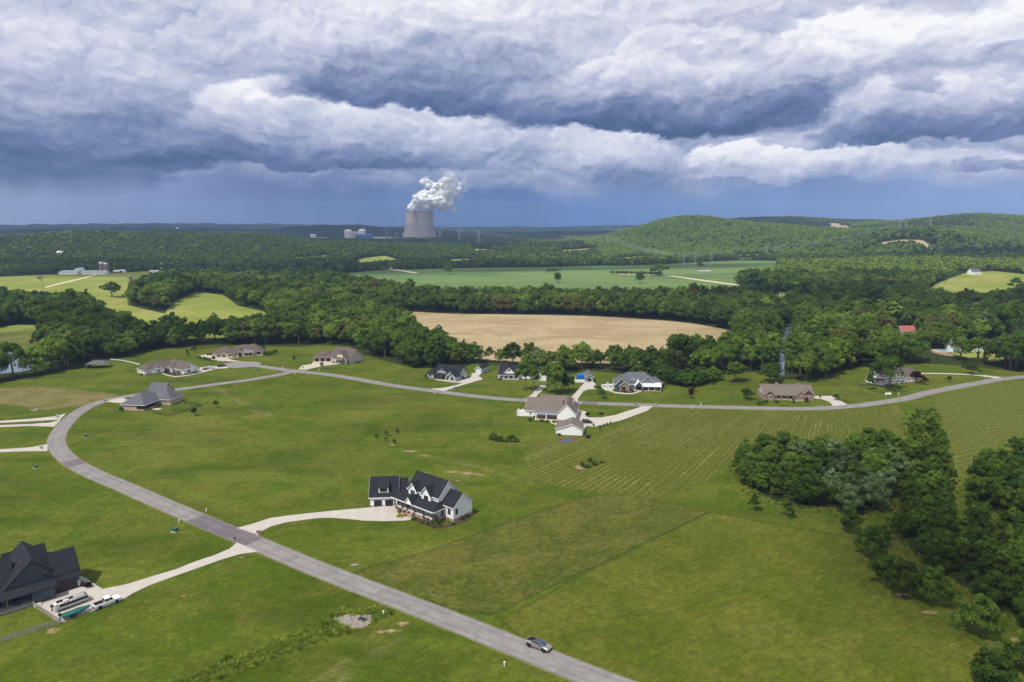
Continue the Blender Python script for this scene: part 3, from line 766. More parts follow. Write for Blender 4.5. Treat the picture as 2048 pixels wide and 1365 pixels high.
SHD = shingle_mat('shingle_black', (0.011, 0.012, 0.017), (0.027, 0.029, 0.038))
SHG = shingle_mat('shingle_grey', (0.085, 0.088, 0.100), (0.135, 0.138, 0.155))
SHB = shingle_mat('shingle_brown', (0.085, 0.066, 0.058), (0.145, 0.118, 0.105))
SHT = shingle_mat('shingle_taupe', (0.125, 0.100, 0.086), (0.195, 0.160, 0.140))
WHITE = mat('white_siding', (0.80, 0.80, 0.79), 0.6, 0.04, 1.2, rows=5.0)
WHITEB = mat('white_board', (0.82, 0.82, 0.81), 0.6, 0.04, 1.2)
TRIMW = mat('white_trim', (0.80, 0.80, 0.78), 0.5, 0.04)
SLATE = mat('slate_board', (0.062, 0.075, 0.100), 0.7, 0.08, 1.0)
BLUE = mat('blue_siding', (0.060, 0.085, 0.115), 0.7, 0.06, 1.0, rows=5.0)
SAGE = mat('sage_siding', (0.36, 0.41, 0.40), 0.7, 0.05, 1.0, rows=5.0)
BLKT = mat('black_trim', (0.03, 0.03, 0.035), 0.5, 0.1)
TAUPE = mat('taupe_trim', (0.42, 0.36, 0.30), 0.6, 0.06)
DOORM = mat('dark_door', (0.045, 0.028, 0.022), 0.4, 0.1)
GARD = mat('garage_black', (0.022, 0.022, 0.026), 0.45, 0.1)
GARW = mat('garage_white', (0.62, 0.64, 0.64), 0.5, 0.04)
CEDAR = mat('brown_wood', (0.11, 0.06, 0.035), 0.7, 0.2, 3)
CONCP = mat('porch_concrete', (0.48, 0.48, 0.47), 0.85, 0.08)
TANW = mat('tan_stucco', (0.60, 0.52, 0.40), 0.85, 0.08)
SHAKE = mat('brown_shake', (0.10, 0.065, 0.055), 0.85, 0.15, rows=5.0)
METALR = mat('white_metal_roof', (0.66, 0.68, 0.70), 0.4, 0.04, metal=0.2)
METALD = mat('grey_metal_roof', (0.20, 0.20, 0.23), 0.4, 0.06, metal=0.3)
SCREEN = mat('insect_screen', (0.018, 0.020, 0.024), 0.6, 0.2)
BRK = brick_mat('brick_red', (0.30, 0.16, 0.12), (0.42, 0.27, 0.21), (0.42, 0.38, 0.33))
BRKT = brick_mat('brick_tan', (0.33, 0.22, 0.155), (0.47, 0.34, 0.245), (0.48, 0.42, 0.34))
BRKB = brick_mat('brick_brown', (0.20, 0.12, 0.085), (0.34, 0.22, 0.165), (0.36, 0.31, 0.26))
BRKW = brick_mat('brick_whitewash', (0.42, 0.38, 0.35), (0.56, 0.53, 0.50), (0.50, 0.48, 0.46))

# ---- white farmhouse with black roof and angled garage
def hero():
    h = House('farmhouse', 'white two-storey farmhouse with black roofs, wrapped front porch and angled double garage', 'house', 791, 1016.5, -40, WHITE, SHD, TRIMW, BRK, CEDAR)
    z = 1.15
    h.gable(3.0, 17.0, 3.0, 11.8, 7.0, 11.2, 'u')
    h.gable(4.0, 7.9, 2.3, 8.6, 7.0, 9.35, 'v')
    h.gable(10.1, 14.3, 2.25, 9.0, 7.0, 9.55, 'v')
    h.gable(16.9, 22.3, 4.2, 12.6, 4.9, 8.3, 'u')
    h.skirt(16.9, 22.3, 4.2, 12.6, 1.1); h.skirt(3.0, 17.0, 3.0, 11.8, .9)
    # porch
    h.m['floor'] = CONCP; h.m['metal_roof'] = SHD; h.m['steps'] = BRK
    h.add('base', MB().box(-.2, 18.2, -.3, 3.0, -.6, z - .1)); h.add('floor', MB().box(-.3, 18.3, -.4, 3.0, z - .1, z))
    h.add('base', MB().box(14, 18.15, 2.9, 4.25, -.6, z - .1)); h.add('floor', MB().box(14, 18.25, 2.9, 4.2, z - .1, z + .003))
    e = 3.95
    A, B_, C_, D_ = (-.9, -1.0, e), (18.9, -1.0, e), (17.1, 2.9, 5.6), (1.6, 2.9, 5.6)
    h.add('metal_roof', MB().slab([A, B_, C_, D_], .16))
    h.add('metal_roof', MB().slab([(18.9, -1.0, e - .002), (18.9, 4.4, e - .002), (17.1, 4.3, 5.598), (17.1, 2.9, 5.598)], .16))
    h.add('metal_roof', MB().slab([(-.9, 3.4, e - .002), (-.9, -1.0, e - .002), (1.6, 2.9, 5.598), (1.6, 3.4, 5.598)], .16))
    h.add('trim', MB().box(-.9, 18.9, -1.07, -1.004, e - .3, e + .01)); h.add('trim', MB().box(18.905, 18.97, -1.0, 4.3, e - .3, e + .01))
    for u in (0.1, 3.7, 6.0, 9.4, 13.6, 17.9): h.post(u, -.2, z, e - .1, .3)
    h.post(17.9, 3.8, z, e - .1, .3)
    # entry gable above the steps
    h.profile([(6.0, 4.0), (7.7, 6.0), (9.4, 4.0)], 'v', -1.1, 3.5, over=.25, end=.25, k='dormer', z0=3.9); h.m['dormer'] = WHITEB
    for i in range(6): h.add('steps', MB().box(6.2 - .01*i, 9.2 + .01*i, -.6 - .38 * (i + 1), -.4 + .001*i, -.5, z - .02 - .19 * (i + 1)))
    for u in (5.9, 9.5): h.add('steps', MB().box(u - .2, u + .2, -1.6, -.42, -.5, z + .1))
    h.window('f', 2.3, 5.95, 4.9, 1.9, 2.0, 2, 2, BLKT); h.window('f', 2.25, 12.2, 4.7, 1.9, 2.0, 2, 2, BLKT)
    h.window('f', 3.0, 5.2, 2.0, 1.5, 1.6, 2, 1, BLKT); h.window('f', 3.0, 12.4, 1.9, 2.4, 1.6, 2, 2, BLKT); h.window('f', 3.0, 15.8, 1.9, 1.0, 1.6, 1, 2, BLKT)
    h.door('f', 3.0, 9.0, z, 1.7, 2.4, BLKT); h.window('f', 4.2, 20.5, 2.2, 1.2, 1.9, 1, 2, BLKT)
    h.window('r', 22.3, 5.6, 2.2, 1.0, 1.9, 1, 2, BLKT); h.window('r', 17.0, 10.6, 6.0, .8, 1.1, 1, 2, BLKT)
    h.window('b', 11.8, 6, 2.2, 1.6, 1.5, 2, 2, BLKT); h.window('b', 11.8, 12, 2.2, 1.6, 1.5, 2, 2, BLKT)
    h.part('porch_bench', MB().box(3.6, 5.0, 1.2, 1.7, z, z + .45).box(3.6, 5.0, 1.7, 1.85, z, z + .95), CEDAR)
    # garage block turned to face the drive
    c, s = math.cos(R(40)), math.sin(R(40)); g0 = at(739.5, 1014.6)
    dx, dy = g0[0] - h.o[0], g0[1] - h.o[1]
    h.sub(dx * c - dy * s, dx * s + dy * c, 45)
    h.gable(0.2, 8.9, 0, 11.0, 3.4, 8.1, 'u', end=.5)
    h.gable(8.8, 12.2, 1.6, 10.2, 3.5, 7.3, 'u', end=.3)
    h.skirt(0.2, 8.9, 0, 11, .55)
    h.garage('f', -.05, 2.7, 0.0, 2.6, 2.35); h.garage('f', -.05, 6.3, 0.0, 2.6, 2.35)
    h.add('wall', MB().prism([(2.9, .9, 4.2), (6.1, .9, 4.2), (6.1, .9, 6.3), (2.9, .9, 6.3)], [(2.9, 4.6, 6.3), (6.1, 4.6, 6.3), (6.1, 4.5, 6.9), (2.9, 4.5, 6.9)]))
    h.add('roof', MB().slab([(2.6, .5, 6.32), (6.4, .5, 6.32), (6.4, 5.3, 8.02), (2.6, 5.3, 8.02)], .14))
    h.window('f', .9, 4.5, 4.65, 2.3, 1.3, 3, 1, BLKT)
    for u in (.9, 4.5, 8.2): h.part('wall_lamp', MB().box(u - .1, u + .1, -.25, 0, 2.6, 3.0), BLKT)
    return h.done()
hero()

def dark_house():
    h = House('dark_house', 'dark slate house with black roofs and long back porch at the lower left edge', 'house', 0, 1180, 43, SLATE, SHD, BLKT, mat('grey_block', (0.22, 0.22, 0.24), .85), CEDAR)
    # re-seat on its surveyed corner
    h.root.location = (-113.9, 155.8, T(-113.9, 155.8)); h.o = (-113.9, 155.8, 0)
    h.gable(1.3, 6.6, 1.2, 10.8, 5.1, 9.1, 'u', end=.3); h.gable(-3.0, 1.35, 3.2, 10.6, 4.6, 9.08, 'u')
    h.profile([(0.9, 6.7), (-2.7, 10.1), (-9.2, 4.0)], 'v', 2.2, 16.0, over=.5)
    h.gable(-24, -6.5, 3.2, 14.5, 4.3, 9.2, 'u')
    h.gable(-7.0, 1.6, 11.5, 19.5, 4.7, 8.3, 'u')
    h.shed(-24, 1.5, -1.3, 2.3, 3.5, 4.5); h.add('wall', MB().box(-3.8, 1.0, -.7, 2.2, -.6, 3.45))
    h.m['floor'] = CONC
    h.add('base', MB().box(-24, -3.8, -1.05, 2.2, -.6, .38)); h.add('floor', MB().box(-24, -3.8, -1.1, 2.2, .38, .5))
    for u in (-8.6, -13.4, -18.2): h.post(u, -.9, .5, 3.3, .2, mat('cedar_post', (.28, .2, .11), .7))
    h.garage('f', 1.2, 3.3, 0.12, 4.9, 2.9, mat('garage_bronze', (.035, .033, .032), .5)); h.window('f', 2.2, -.35, 5.05, .95, 1.4, 1, 2, BLKT)
    h.window('f', 2.2, -6.5, 1.0, 1.6, 1.6, 2, 1, BLKT); h.door('f', 2.2, -10.5, .5, 1.8, 2.2, GARD); h.window('r', 6.6, 6, 1.4, 1.0, 1.5, 1, 2, BLKT)
    for u in (-4.5, -3.6): h.part('vent_pipe', MB().tube((u, 8 + u*.3, 8.6 if u > -4 else 7.8), (u, 8 + u*.3, 9.25 if u > -4 else 8.9), .07), mat('galvanised', (.6, .6, .62), .4, metal=.6))
    h.part('porch_grill', MB().box(-7.2, -5.8, .6, 1.4, .5, 1.5).tube((-7.1, 1, 1.5), (-5.9, 1, 1.5), .38, n=10), BLKT)
    h.part('electric_box', MB().box(6.62, 6.85, 1.5, 2.3, .8, 2.2).box(6.1, 6.5, .95, 1.18, .6, 2.0), mat('box_grey', (.5, .5, .5), .5))
    h.part('steps', MB().box(-3.7, -2.2, -2.6, -1.2, -.3, .3).box(-3.7, -2.2, -2.0, -1.21, -.3, .45), CONCP)
    return h.done()
dark_house()

def brick_bend():
    h = House('brick_house', 'tan brick house with grey roof and dark screened porch by the lane bend', 'house', 251, 826, -8, BRKT, SHG, TRIMW, BRKT)
    p = (-193.8, 328.8); h.root.location = (*p, T(*p)); h.o = (*p, 0)
    h.hip(0, 12.4, 0, 17, 2.85, 7.8, walls=False)
    h.add('wall', MB().box(0, 8.2, 0, 16, -.6, 2.85).box(8.2, 11.4, 9.5, 16, -.6, 2.85).box(8.0, 11.0, .6, 9.6, -.6, 2.8))
    h.add('base', MB().box(8.2, 12.2, .05, 9.4, -.6, .75)); h.m['base'] = BRK
    h.m['screen'] = SCREEN; h.add('screen', MB().box(8.25, 12.0, .12, 9.35, .75, 2.8))
    for q in ((12.1, .1), (12.1, 2.4), (12.1, 4.7), (12.1, 7.0), (12.1, 9.3), (10.2, .1), (8.25, .1)): h.post(q[0], q[1], .75, 2.8, .14, BLKT)
    h.hip(6, 18.5, 11.5, 22, 2.95, 8.2); h.gable(4.0, 12.5, 13.5, 24, 5.2, 10.0, 'u')
    for v in (10.3, 11.0): pass
    h.window('r', 11.4, 10.4, .9, 1.5, 1.6, 3, 1, TRIMW)
    h.window('r', 18.5, 14.0, .9, .9, 1.5, 1, 2, TRIMW); h.window('r', 18.5, 18.0, 1.0, .9, 1.2, 1, 2, TRIMW)
    h.window('f', 11.5, 15.6, .8, .9, 1.6, 1, 2, TRIMW)
    h.m['stone'] = TANW; h.add('stone', MB().box(12.86, 12.93, 17.2, 20.3, 6.2, 7.6))
    h.part('roof_vent', MB().tube((6.3, 7.9, 7.0), (6.3, 7.9, 8.1), .22, n=8), BLKT)
    h.post(-1.6, 3.5, -.2, 2.8, .25, BLKT); h.add('roof', MB().slab([(-2.2, 2.8, 2.7), (.3, 2.8, 3.3), (.3, 9, 3.3), (-2.2, 9, 2.7)], .15))
    h.part('steps', MB().box(12.3, 14.2, 3.4, 5.0, -.2, .25).box(12.3, 13.4, 3.41, 4.99, -.2, .55), BRK)
    h.part('patio', MB().box(14.2, 18.0, 2.8, 5.6, -.3, .1), CONC); h.part('covered_grill', MB().box(13.6, 14.8, 6.0, 6.9, 0, 1.1).box(13.7, 14.7, 6.1, 6.8, 1.1, 1.3), mat('maroon', (.10, .015, .02), .6))
    return h.done()
brick_bend()

def white_brown_roof():
    h = House('white_house', 'white house with brown hipped roof, brick skirt and two front gables near the turning circle', 'house', 289.8, 751.7, 50, WHITE, SHB, TRIMW, BRK)
    h.hip(0, 20, 0, 11, 3.0, 6.9); h.skirt(0, 20, 0, 11, .95)
    h.gable(4.6, 11.2, -1.2, 6, 3.0, 5.9, 'v', end=.4); h.skirt(4.6, 11.2, -1.2, 5, .95)
    h.gable(16, 26, -17, 6, 3.0, 6.6, 'v', end=.4); h.skirt(16, 26, -17, 5, .95)
    h.hip(14, 27, -5, 11, 3.05, 7.0)
    h.window('f', 0, 2.3, 1.2, 1.0, 1.4, 1, 2); h.window('f', -1.2, 7.9, 1.2, 2.0, 1.6, 2, 2); h.window('f', -17, 19.2, 1.2, 2.2, 1.7, 2, 2)
    h.window('f', -17, 23.8, 1.3, .9, 1.5, 1, 2)
    h.part('gable_panel', MB().prism([(6.4, -1.24, 4.0), (9.4, -1.24, 4.0), (7.9, -1.24, 5.1)], [(6.4, -1.28, 4.0), (9.4, -1.28, 4.0), (7.9, -1.28, 5.1)]), SHAKE)
    h.part('gable_panel', MB().prism([(17.9, -17.04, 4.1), (20.5, -17.04, 4.1), (19.2, -17.04, 5.0)], [(17.9, -17.08, 4.1), (20.5, -17.08, 4.1), (19.2, -17.08, 5.0)]), SHAKE)
    h.door('f', 0, 12.6, .3, 1.1, 2.3); 
    for v in (-14, -11.5, -9, -6.5, -4): h.window('l', 16, v, 1.2, .8, 1.6, 1, 2)
    h.window('l', 0, 3, 1.2, .8, 1.7, 1, 1); h.window('l', 0, 8, 1.2, 1.0, 1.5, 1, 2)
    return h.done()
white_brown_roof()

def stone_brown():
    h = House('stone_house', 'cream stone house with broad brown hipped roof and arched entry gable behind the turning circle', 'house', 433.5, 715.5, 18, TANW, SHB, TAUPE, BRKT)
    h.hip(-1.2, 12.5, -1.2, 13, 2.9, 7.0); h.hip(8, 30, 1, 15, 2.9, 6.9); h.hip(18.5, 30.4, -1.0, 14, 2.9, 7.6)
    h.hip(.5, 10.5, -3.4, 8, 2.9, 6.5); h.gable(2.8, 7.4, -3.9, 3, 2.7, 4.6, 'v', end=.3)
    h.gable(13.4, 17.6, -2.2, 6, 3.2, 5.4, 'v', end=.35); h.add('wall2', MB().box(14.3, 16.7, -2.27, -2.2, 0, 3.0)); h.m['wall2'] = GARD
    h.m['metal_roof'] = METALD; h.shed(17.7, 24.5, -3.6, 1.5, 2.9, 4.6, 'metal_roof')
    for u in (18, 21, 24.2): h.post(u, -3.3, 0, 2.8, .35, BRKT)
    h.m['base'] = BRKT; h.skirt(18, 24.4, -3.4, -1.1, .5)
    h.window('f', -3.9, 5.1, .8, 1.8, 1.6, 2, 1, BLKT); h.window('f', -3.4, 9.2, 1.0, 1.3, 1.1, 2, 1, BLKT); h.window('f', -1.0, 27.6, .9, 2.6, 1.6, 3, 2, BLKT)
    h.window('f', -1.0, 21.2, .6, 3.8, 2.0, 3, 1, BLKT); h.window('f', 1.0, 12.2, 1.0, 1.4, 1.4, 2, 1, BLKT); h.garage('l', -1.2, 5, 0, 4.8, 2.3); h.window('f', -3.4, 1.7, 1.0, 1.0, 1.3, 1, 1, BLKT)
    return h.done()
stone_brown()

def triple_garage():
    h = House('garage_house', 'brown-roofed house with three dark garage doors and whitewashed brick gable end', 'house', 627.3, 723.9, 5, TANW, SHB, TAUPE, BRKT, BRKT)
    h.m['wall'] = BRKW
    h.hip(0, 13, 0, 10, 2.9, 6.7)
    for u in (2.2, 6.0, 9.8): h.garage('f', 0, u, .02, 3.0, 2.3, mat('garage_brown', (.04, .026, .026), .5))
    h.m['dormer'] = TANW; h.profile([(5.3, 5.35), (6.5, 5.4), (7.7, 5.35)], 'v', .9, 4.6, k='dormer', over=.2, end=.25, z0=3.6); h.window('f', .9, 6.5, 4.0, 1.3, 1.1, 2, 2, BLKT)
    # main block turned away from the garage wing
    c, s = math.cos(R(-5)), math.sin(R(-5)); g0 = at(698.7, 728.6); dx, dy = g0[0] - h.o[0], g0[1] - h.o[1]
    h.sub(dx * c - dy * s, dx * s + dy * c, -37)
    h.gable(-19, 0, 0, 13.4, 3.1, 8.9, 'u'); h.m['front_gable'] = TANW; h.gable(-10.2, -4.6, -1.0, 6, 5.4, 8.0, 'v', k='front_gable', z0=3.0)
    h.add('wall', MB().box(-10.2, -4.6, -.9, 1, -.6, 3.1)); h.window('f', -1.0, -7.4, 5.7, 1.1, 1.2, 2, 2, BLKT)
    h.shed(-12, -3, -3.2, 0, 3.0, 4.4); h.gable(-4.0, -.6, -1.6, 3, 3.1, 5.2, 'v', k='wall2', end=.3); h.m['wall2'] = mat('green_board', (.20, .24, .23), .7)
    h.window('f', -1.6, -2.3, .9, 1.5, 1.7, 2, 1); h.window('f', -.9, -8.4, .9, 1.6, 1.6, 2, 1, BLKT); h.door('f', -.9, -6.0, .2, 1.1, 2.2)
    for u in (-12, -8.8, -5.6): h.post(u, -2.9, 0, 2.9, .3, CEDAR)
    h.window('r', 0, 6.2, .1, 1.2, .9, 2, 1, BLKT); h.window('b', 13.4, -10, 1, 1.6, 1.4, 2, 2, BLKT)
    return h.done()
triple_garage()

def sage_house():
    h = House('sage_house', 'grey-green house with black roof, triple-window dormer and stepped front gables', 'house', 853.7, 756.4, -27, SAGE, SHD, TRIMW, BRK, TRIMW)
    h.m['trim'] = mat('charcoal_trim', (.06, .065, .08), .5)
    h.gable(3.5, 20.8, 2.8, 13.4, 3.0, 7.4, 'u'); h.hip(0, 4.6, .4, 9, 3.0, 5.6)
    h.gable(5.8, 12.6, 2.2, 8, 4.6, 7.0, 'v', k='wall2', z0=3.6); h.m['wall2'] = SAGE
    h.gable(12.8, 19.6, .6, 8, 3.0, 5.9, 'v'); h.gable(16.0, 20.75, -.6, 5, 2.9, 4.9, 'v')
    h.shed(4.4, 13.2, .2, 3.2, 2.9, 4.0)
    for u in (5, 7.7, 10.4, 12.6): h.post(u, .5, 0, 2.8, .3, CEDAR)
    for u in (8.0, 9.2, 10.4): h.window('f', 2.2, u, 4.9, .7, 1.1 if u == 9.2 else .8, 1, 1, BLKT)
    h.window('f', .4, 2.3, 1.0, 1.2, 1.6, 2, 1); h.window('f', 2.8, 6.6, .8, 1.4, 1.6, 2, 1, BLKT); h.door('f', 2.8, 9, .2, 1.1, 2.2); h.window('f', 2.8, 11.2, .8, 1.4, 1.6, 2, 1, BLKT)
    h.window('f', .6, 14.6, .9, 1.6, 1.6, 2, 1, BLKT); h.window('f', -.6, 18.4, .6, 1.7, 1.9, 2, 2, mat('red_frame', (.25, .05, .04), .6))
    h.garage('r', 20.8, 9.0, .02, 4.8, 2.3, GARW); h.window('r', 20.8, 4.6, .9, .9, 1.4, 1, 2)
    h.add('base', MB().box(-.06, 4.66, .34, 9.06, -.6, .5))
    return h.done()
sage_house()
def sage_shed():
    h = House('garage_shed', 'small grey-green garage with black roof and white door at the end of the forked drive', 'garage', 950.4, 747.2, -26, SAGE, SHD, TRIMW)
    h.gable(0, 4.6, 0, 10.5, 3.1, 5.0, 'v'); h.garage('f', 0, 2.3, .02, 3.0, 2.4, GARW); h.window('r', 4.6, 5, 1.0, .8, 1.1, 1, 2); h.door('r', 4.6, 8, .1, .9, 2.1, GARW)
    return h.done()
sage_shed()
def white_porch():
    h = House('cottage', 'white board house with black roof and small porch gable, half hidden by lawn trees', 'house', 996.3, 758.8, -7, WHITEB, SHD, TRIMW, BRK, TRIMW)
    h.gable(0, 12.6, 1.8, 12, 3.1, 7.6, 'u'); h.gable(3.6, 9.6, .6, 6, 4.3, 7.0, 'v', z0=3.5); h.shed(-.3, 12.9, -.9, 2.2, 2.9, 3.95)
    h.gable(12.4, 22, 3.5, 12.5, 3.0, 6.9, 'u'); h.gable(20, 29, -1, 12, 3.0, 6.4, 'v')
    h.skirt(0, 12.6, 1.8, 12, .5); h.m['floor'] = CONCP; h.add('floor', MB().box(0, 12.6, -.6, 1.78, -.4, .4))
    for u in (.3, 3.3, 6.4, 9.4, 12.3): h.post(u, -.4, .4, 2.75, .25)
    h.window('f', .6, 6.6, 4.9, .8, 1.1, 1, 1, BLKT)
    for u in (1.7, 4.6, 10.8): h.window('f', 1.8, u, .9, 1.1, 1.6, 1, 2, BLKT)
    h.door('f', 1.8, 7.6, .4, 1.0, 2.1, GARD); h.garage('f', -1, 24.5, 0, 4.8, 2.3, GARW)
    return h.done()
white_porch()

def white_detached():
    h = House('white_gable_house', 'large white house with taupe brown roofs, porch and big blank gable facing the hay plot', 'house', 1051, 835, -10, WHITEB, SHT, TRIMW, BRKB, TRIMW)
    h.gable(0, 17, 0, 13.6, 3.7, 8.3, 'u'); h.gable(6.5, 18.5, 4.5, 15, 4.2, 9.0, 'u'); h.gable(15.6, 24.4, -3.2, 13.5, 3.7, 8.2, 'v')
    h.skirt(0, 15.6, 0, 13, .7); h.skirt(15.6, 24.4, -3.2, 13.4, .4)
    h.m['metal_roof'] = METALD; h.shed(5.0, 15.55, -3.0, .1, 3.0, 3.75, 'metal_roof'); h.m['floor'] = CONC2; h.add('floor', MB().box(5.0, 15.5, -3.6, 0, -.4, .1))
    for u in (5.4, 10.4): h.post(u, -2.7, .1, 2.9, .42)
    for i in range(6): h.window('f', 0, 6.3 + i * 1.55, 1.35, 1.25, 1.3, 1, 2)
    h.add('base', MB().box(5.05, 15.5, -.12, -.02, -.3, 1.25))
    h.window('r', 24.4, -.5, .9, 1.0, 1.6, 1, 2); h.window('r', 24.4, 3, .9, 1.0, 1.6, 1, 2); h.garage('r', 24.4, 8.6, .02, 4.8, 2.3, GARW); h.window('f', 0, 2.4, 1.5, 1.0, 1.2, 1, 2)
    for p in ((13.6, 2.3, 5.3), (14.8, 2.6, 5.5)): h.part('vent_pipe', MB().tube(p, (p[0], p[1], p[2] + .7), .12), BLKT)
    h.part('chimney', MB().box(22.0, 22.8, 7.4, 8.2, 5.5, 8.6).box(21.9, 22.9, 7.3, 8.3, 8.6, 8.75), mat('chimney_stone', (.36, .34, .32), .9))
    dk = MB().box(-4.2, -.06, 1.0, 5.2, 2.05, 2.2)
    for x in (-4.1, -2.1, -.2):
        for y in (1.1, 5.1): dk.box(x - .09, x + .09, y - .09, y + .09, -.4, 3.1)
    dk.box(-4.2, -.1, 1.0, 1.08, .2, 2.0).box(-4.2, -.1, 1.0, 1.08, 2.3, 3.05).box(-4.2, -4.12, 1.0, 5.2, .2, 3.05).prism([(-4.3, -.2, .3), (-4.3, 1.0, 2.0), (-4.3, 1.0, 3.05), (-4.3, -.2, 1.3)], [(-4.2, -.2, .3), (-4.2, 1.0, 2.0), (-4.2, 1.0, 3.05), (-4.2, -.2, 1.3)])
    h.part('deck', dk, TRIMW)
    return h.done()
white_detached()
def detached_garage():
    h = House('detached_garage', 'white detached garage with low taupe roof beside the raised garden beds', 'garage', 1112, 869.6, -8, WHITEB, SHT, TRIMW)
    h.profile([(0, 2.7), (3.2, 3.6), (6.9, 5.1), (11.5, 2.9)], 'v', 0, 10.5); h.garage('r', 11.5, 3, .02, 3.0, 2.3, GARW); h.garage('r', 11.5, 7.2, .02, 3.0, 2.3, GARW)
    return h.done()
detached_garage()
def grey_garage():
    h = House('small_garage', 'small blue-grey garage with pale gable roof and dark open door beside the white fence', 'garage', 1170.7, 764.2, -3, mat('lightblue_siding', (.25, .30, .36), .7, rows=5.0), SHG, TRIMW)
    h.gable(0, 4.8, 0, 11.5, 2.9, 4.8, 'v', end=.8); h.part('open_doorway', MB().box(1.1, 3.7, -.06, 0, 0.02, 2.3), GARD)
    h.add('trim', MB().box(.85, 1.1, -.1, 0, 0, 2.5).box(3.7, 3.95, -.1, 0, 0, 2.5).box(.85, 3.95, -.11, 0, 2.3, 2.55)); h.window('r', 4.8, 6, 1.1, .8, 1.0, 1, 2)
    return h.done()
grey_garage()

def blue_house():
    h = House('blue_house', 'dark blue gabled house with grey roof, white trim and white metal porch roof', 'house', 1230, 780.8, -4, BLUE, SHG, TRIMW, BRKB, TRIMW)
    h.m['stone'] = BRKB
    h.hip(.5, 24.5, 1.5, 16, 3.1, 8.9); h.gable(0, 7.4, 0, 9, 3.1, 6.7, 'v', end=.4)
    h.gable(2.5, 7.9, -1.6, 5, 3.0, 5.5, 'v', k='stone', end=.4); h.gable(14.3, 22.2, .9, 9, 4.3, 7.9, 'v', k='wall2', end=.4); h.m['wall2'] = BLUE
    h.gable(8.8, 11.2, 2.2, 7, 5.6, 6.8, 'v', k='dormer', z0=4.0, over=.25, end=.2); h.m['dormer'] = BLUE; h.window('f', 2.2, 10, 4.9, .95, .9, 2, 1)
    h.m['metal_roof'] = METALR; h.profile([(10.8, 3.0), (13.1, 5.6), (15.4, 3.0)], 'v', -2.2, 4, k='wall', over=.2, end=.25, roofk='metal_roof', z0=2.7)
    h.shed(14.6, 25.6, -2.6, 1.6, 2.95, 4.4, 'metal_roof'); h.hip(20.5, 26.6, 5, 15, 3.0, 5.8)
    h.m['floor'] = CONCP; h.add('floor', MB().box(10.6, 25.2, -2.3, 1.5, -.3, .45)); h.add('base', MB().box(14.5, 25.3, -2.4, -2.3, -.5, .5))
    for u in (11.1, 15.1, 18.4, 21.7, 25.0): h.post(u, -2.1, .45, 2.85, .22)
    h.add('stone', MB().box(10.9, 11.5, -2.5, -1.9, -.3, 1.4).box(14.7, 15.3, -2.5, -1.9, -.3, 1.4))
    h.window('f', -1.6, 5.2, 1.0, .9, 1.9, 1, 2); h.window('f', 1.5, 9.1, .9, 2.0, 1.7, 2, 1); h.window('f', .9, 18.2, 4.6, 1.8, 1.7, 2, 2); h.window('f', .9, 16.2, 4.6, 1.0, 1.0, 1, 1); h.window('f', .9, 20.2, 4.6, 1.0, 1.0, 1, 1)
    h.door('f', 1.5, 13.1, .45, 1.5, 2.3, GARD); h.window('f', 1.5, 17.2, .9, 1.2, 1.6, 1, 2); h.window('f', 1.5, 20.4, .9, 1.2, 1.6, 1, 2); h.window('f', 1.5, 23, .9, 1.2, 1.6, 1, 2)
    h.part('steps', MB().box(12, 14.4, -3.6, -2.31, -.3, .15).box(12, 14.4, -3.0, -2.32, -.3, .3), BRK)
    h.window('r', 24.5, 4, .9, 1, 1.5, 1, 2)
    return h.done()
blue_house()

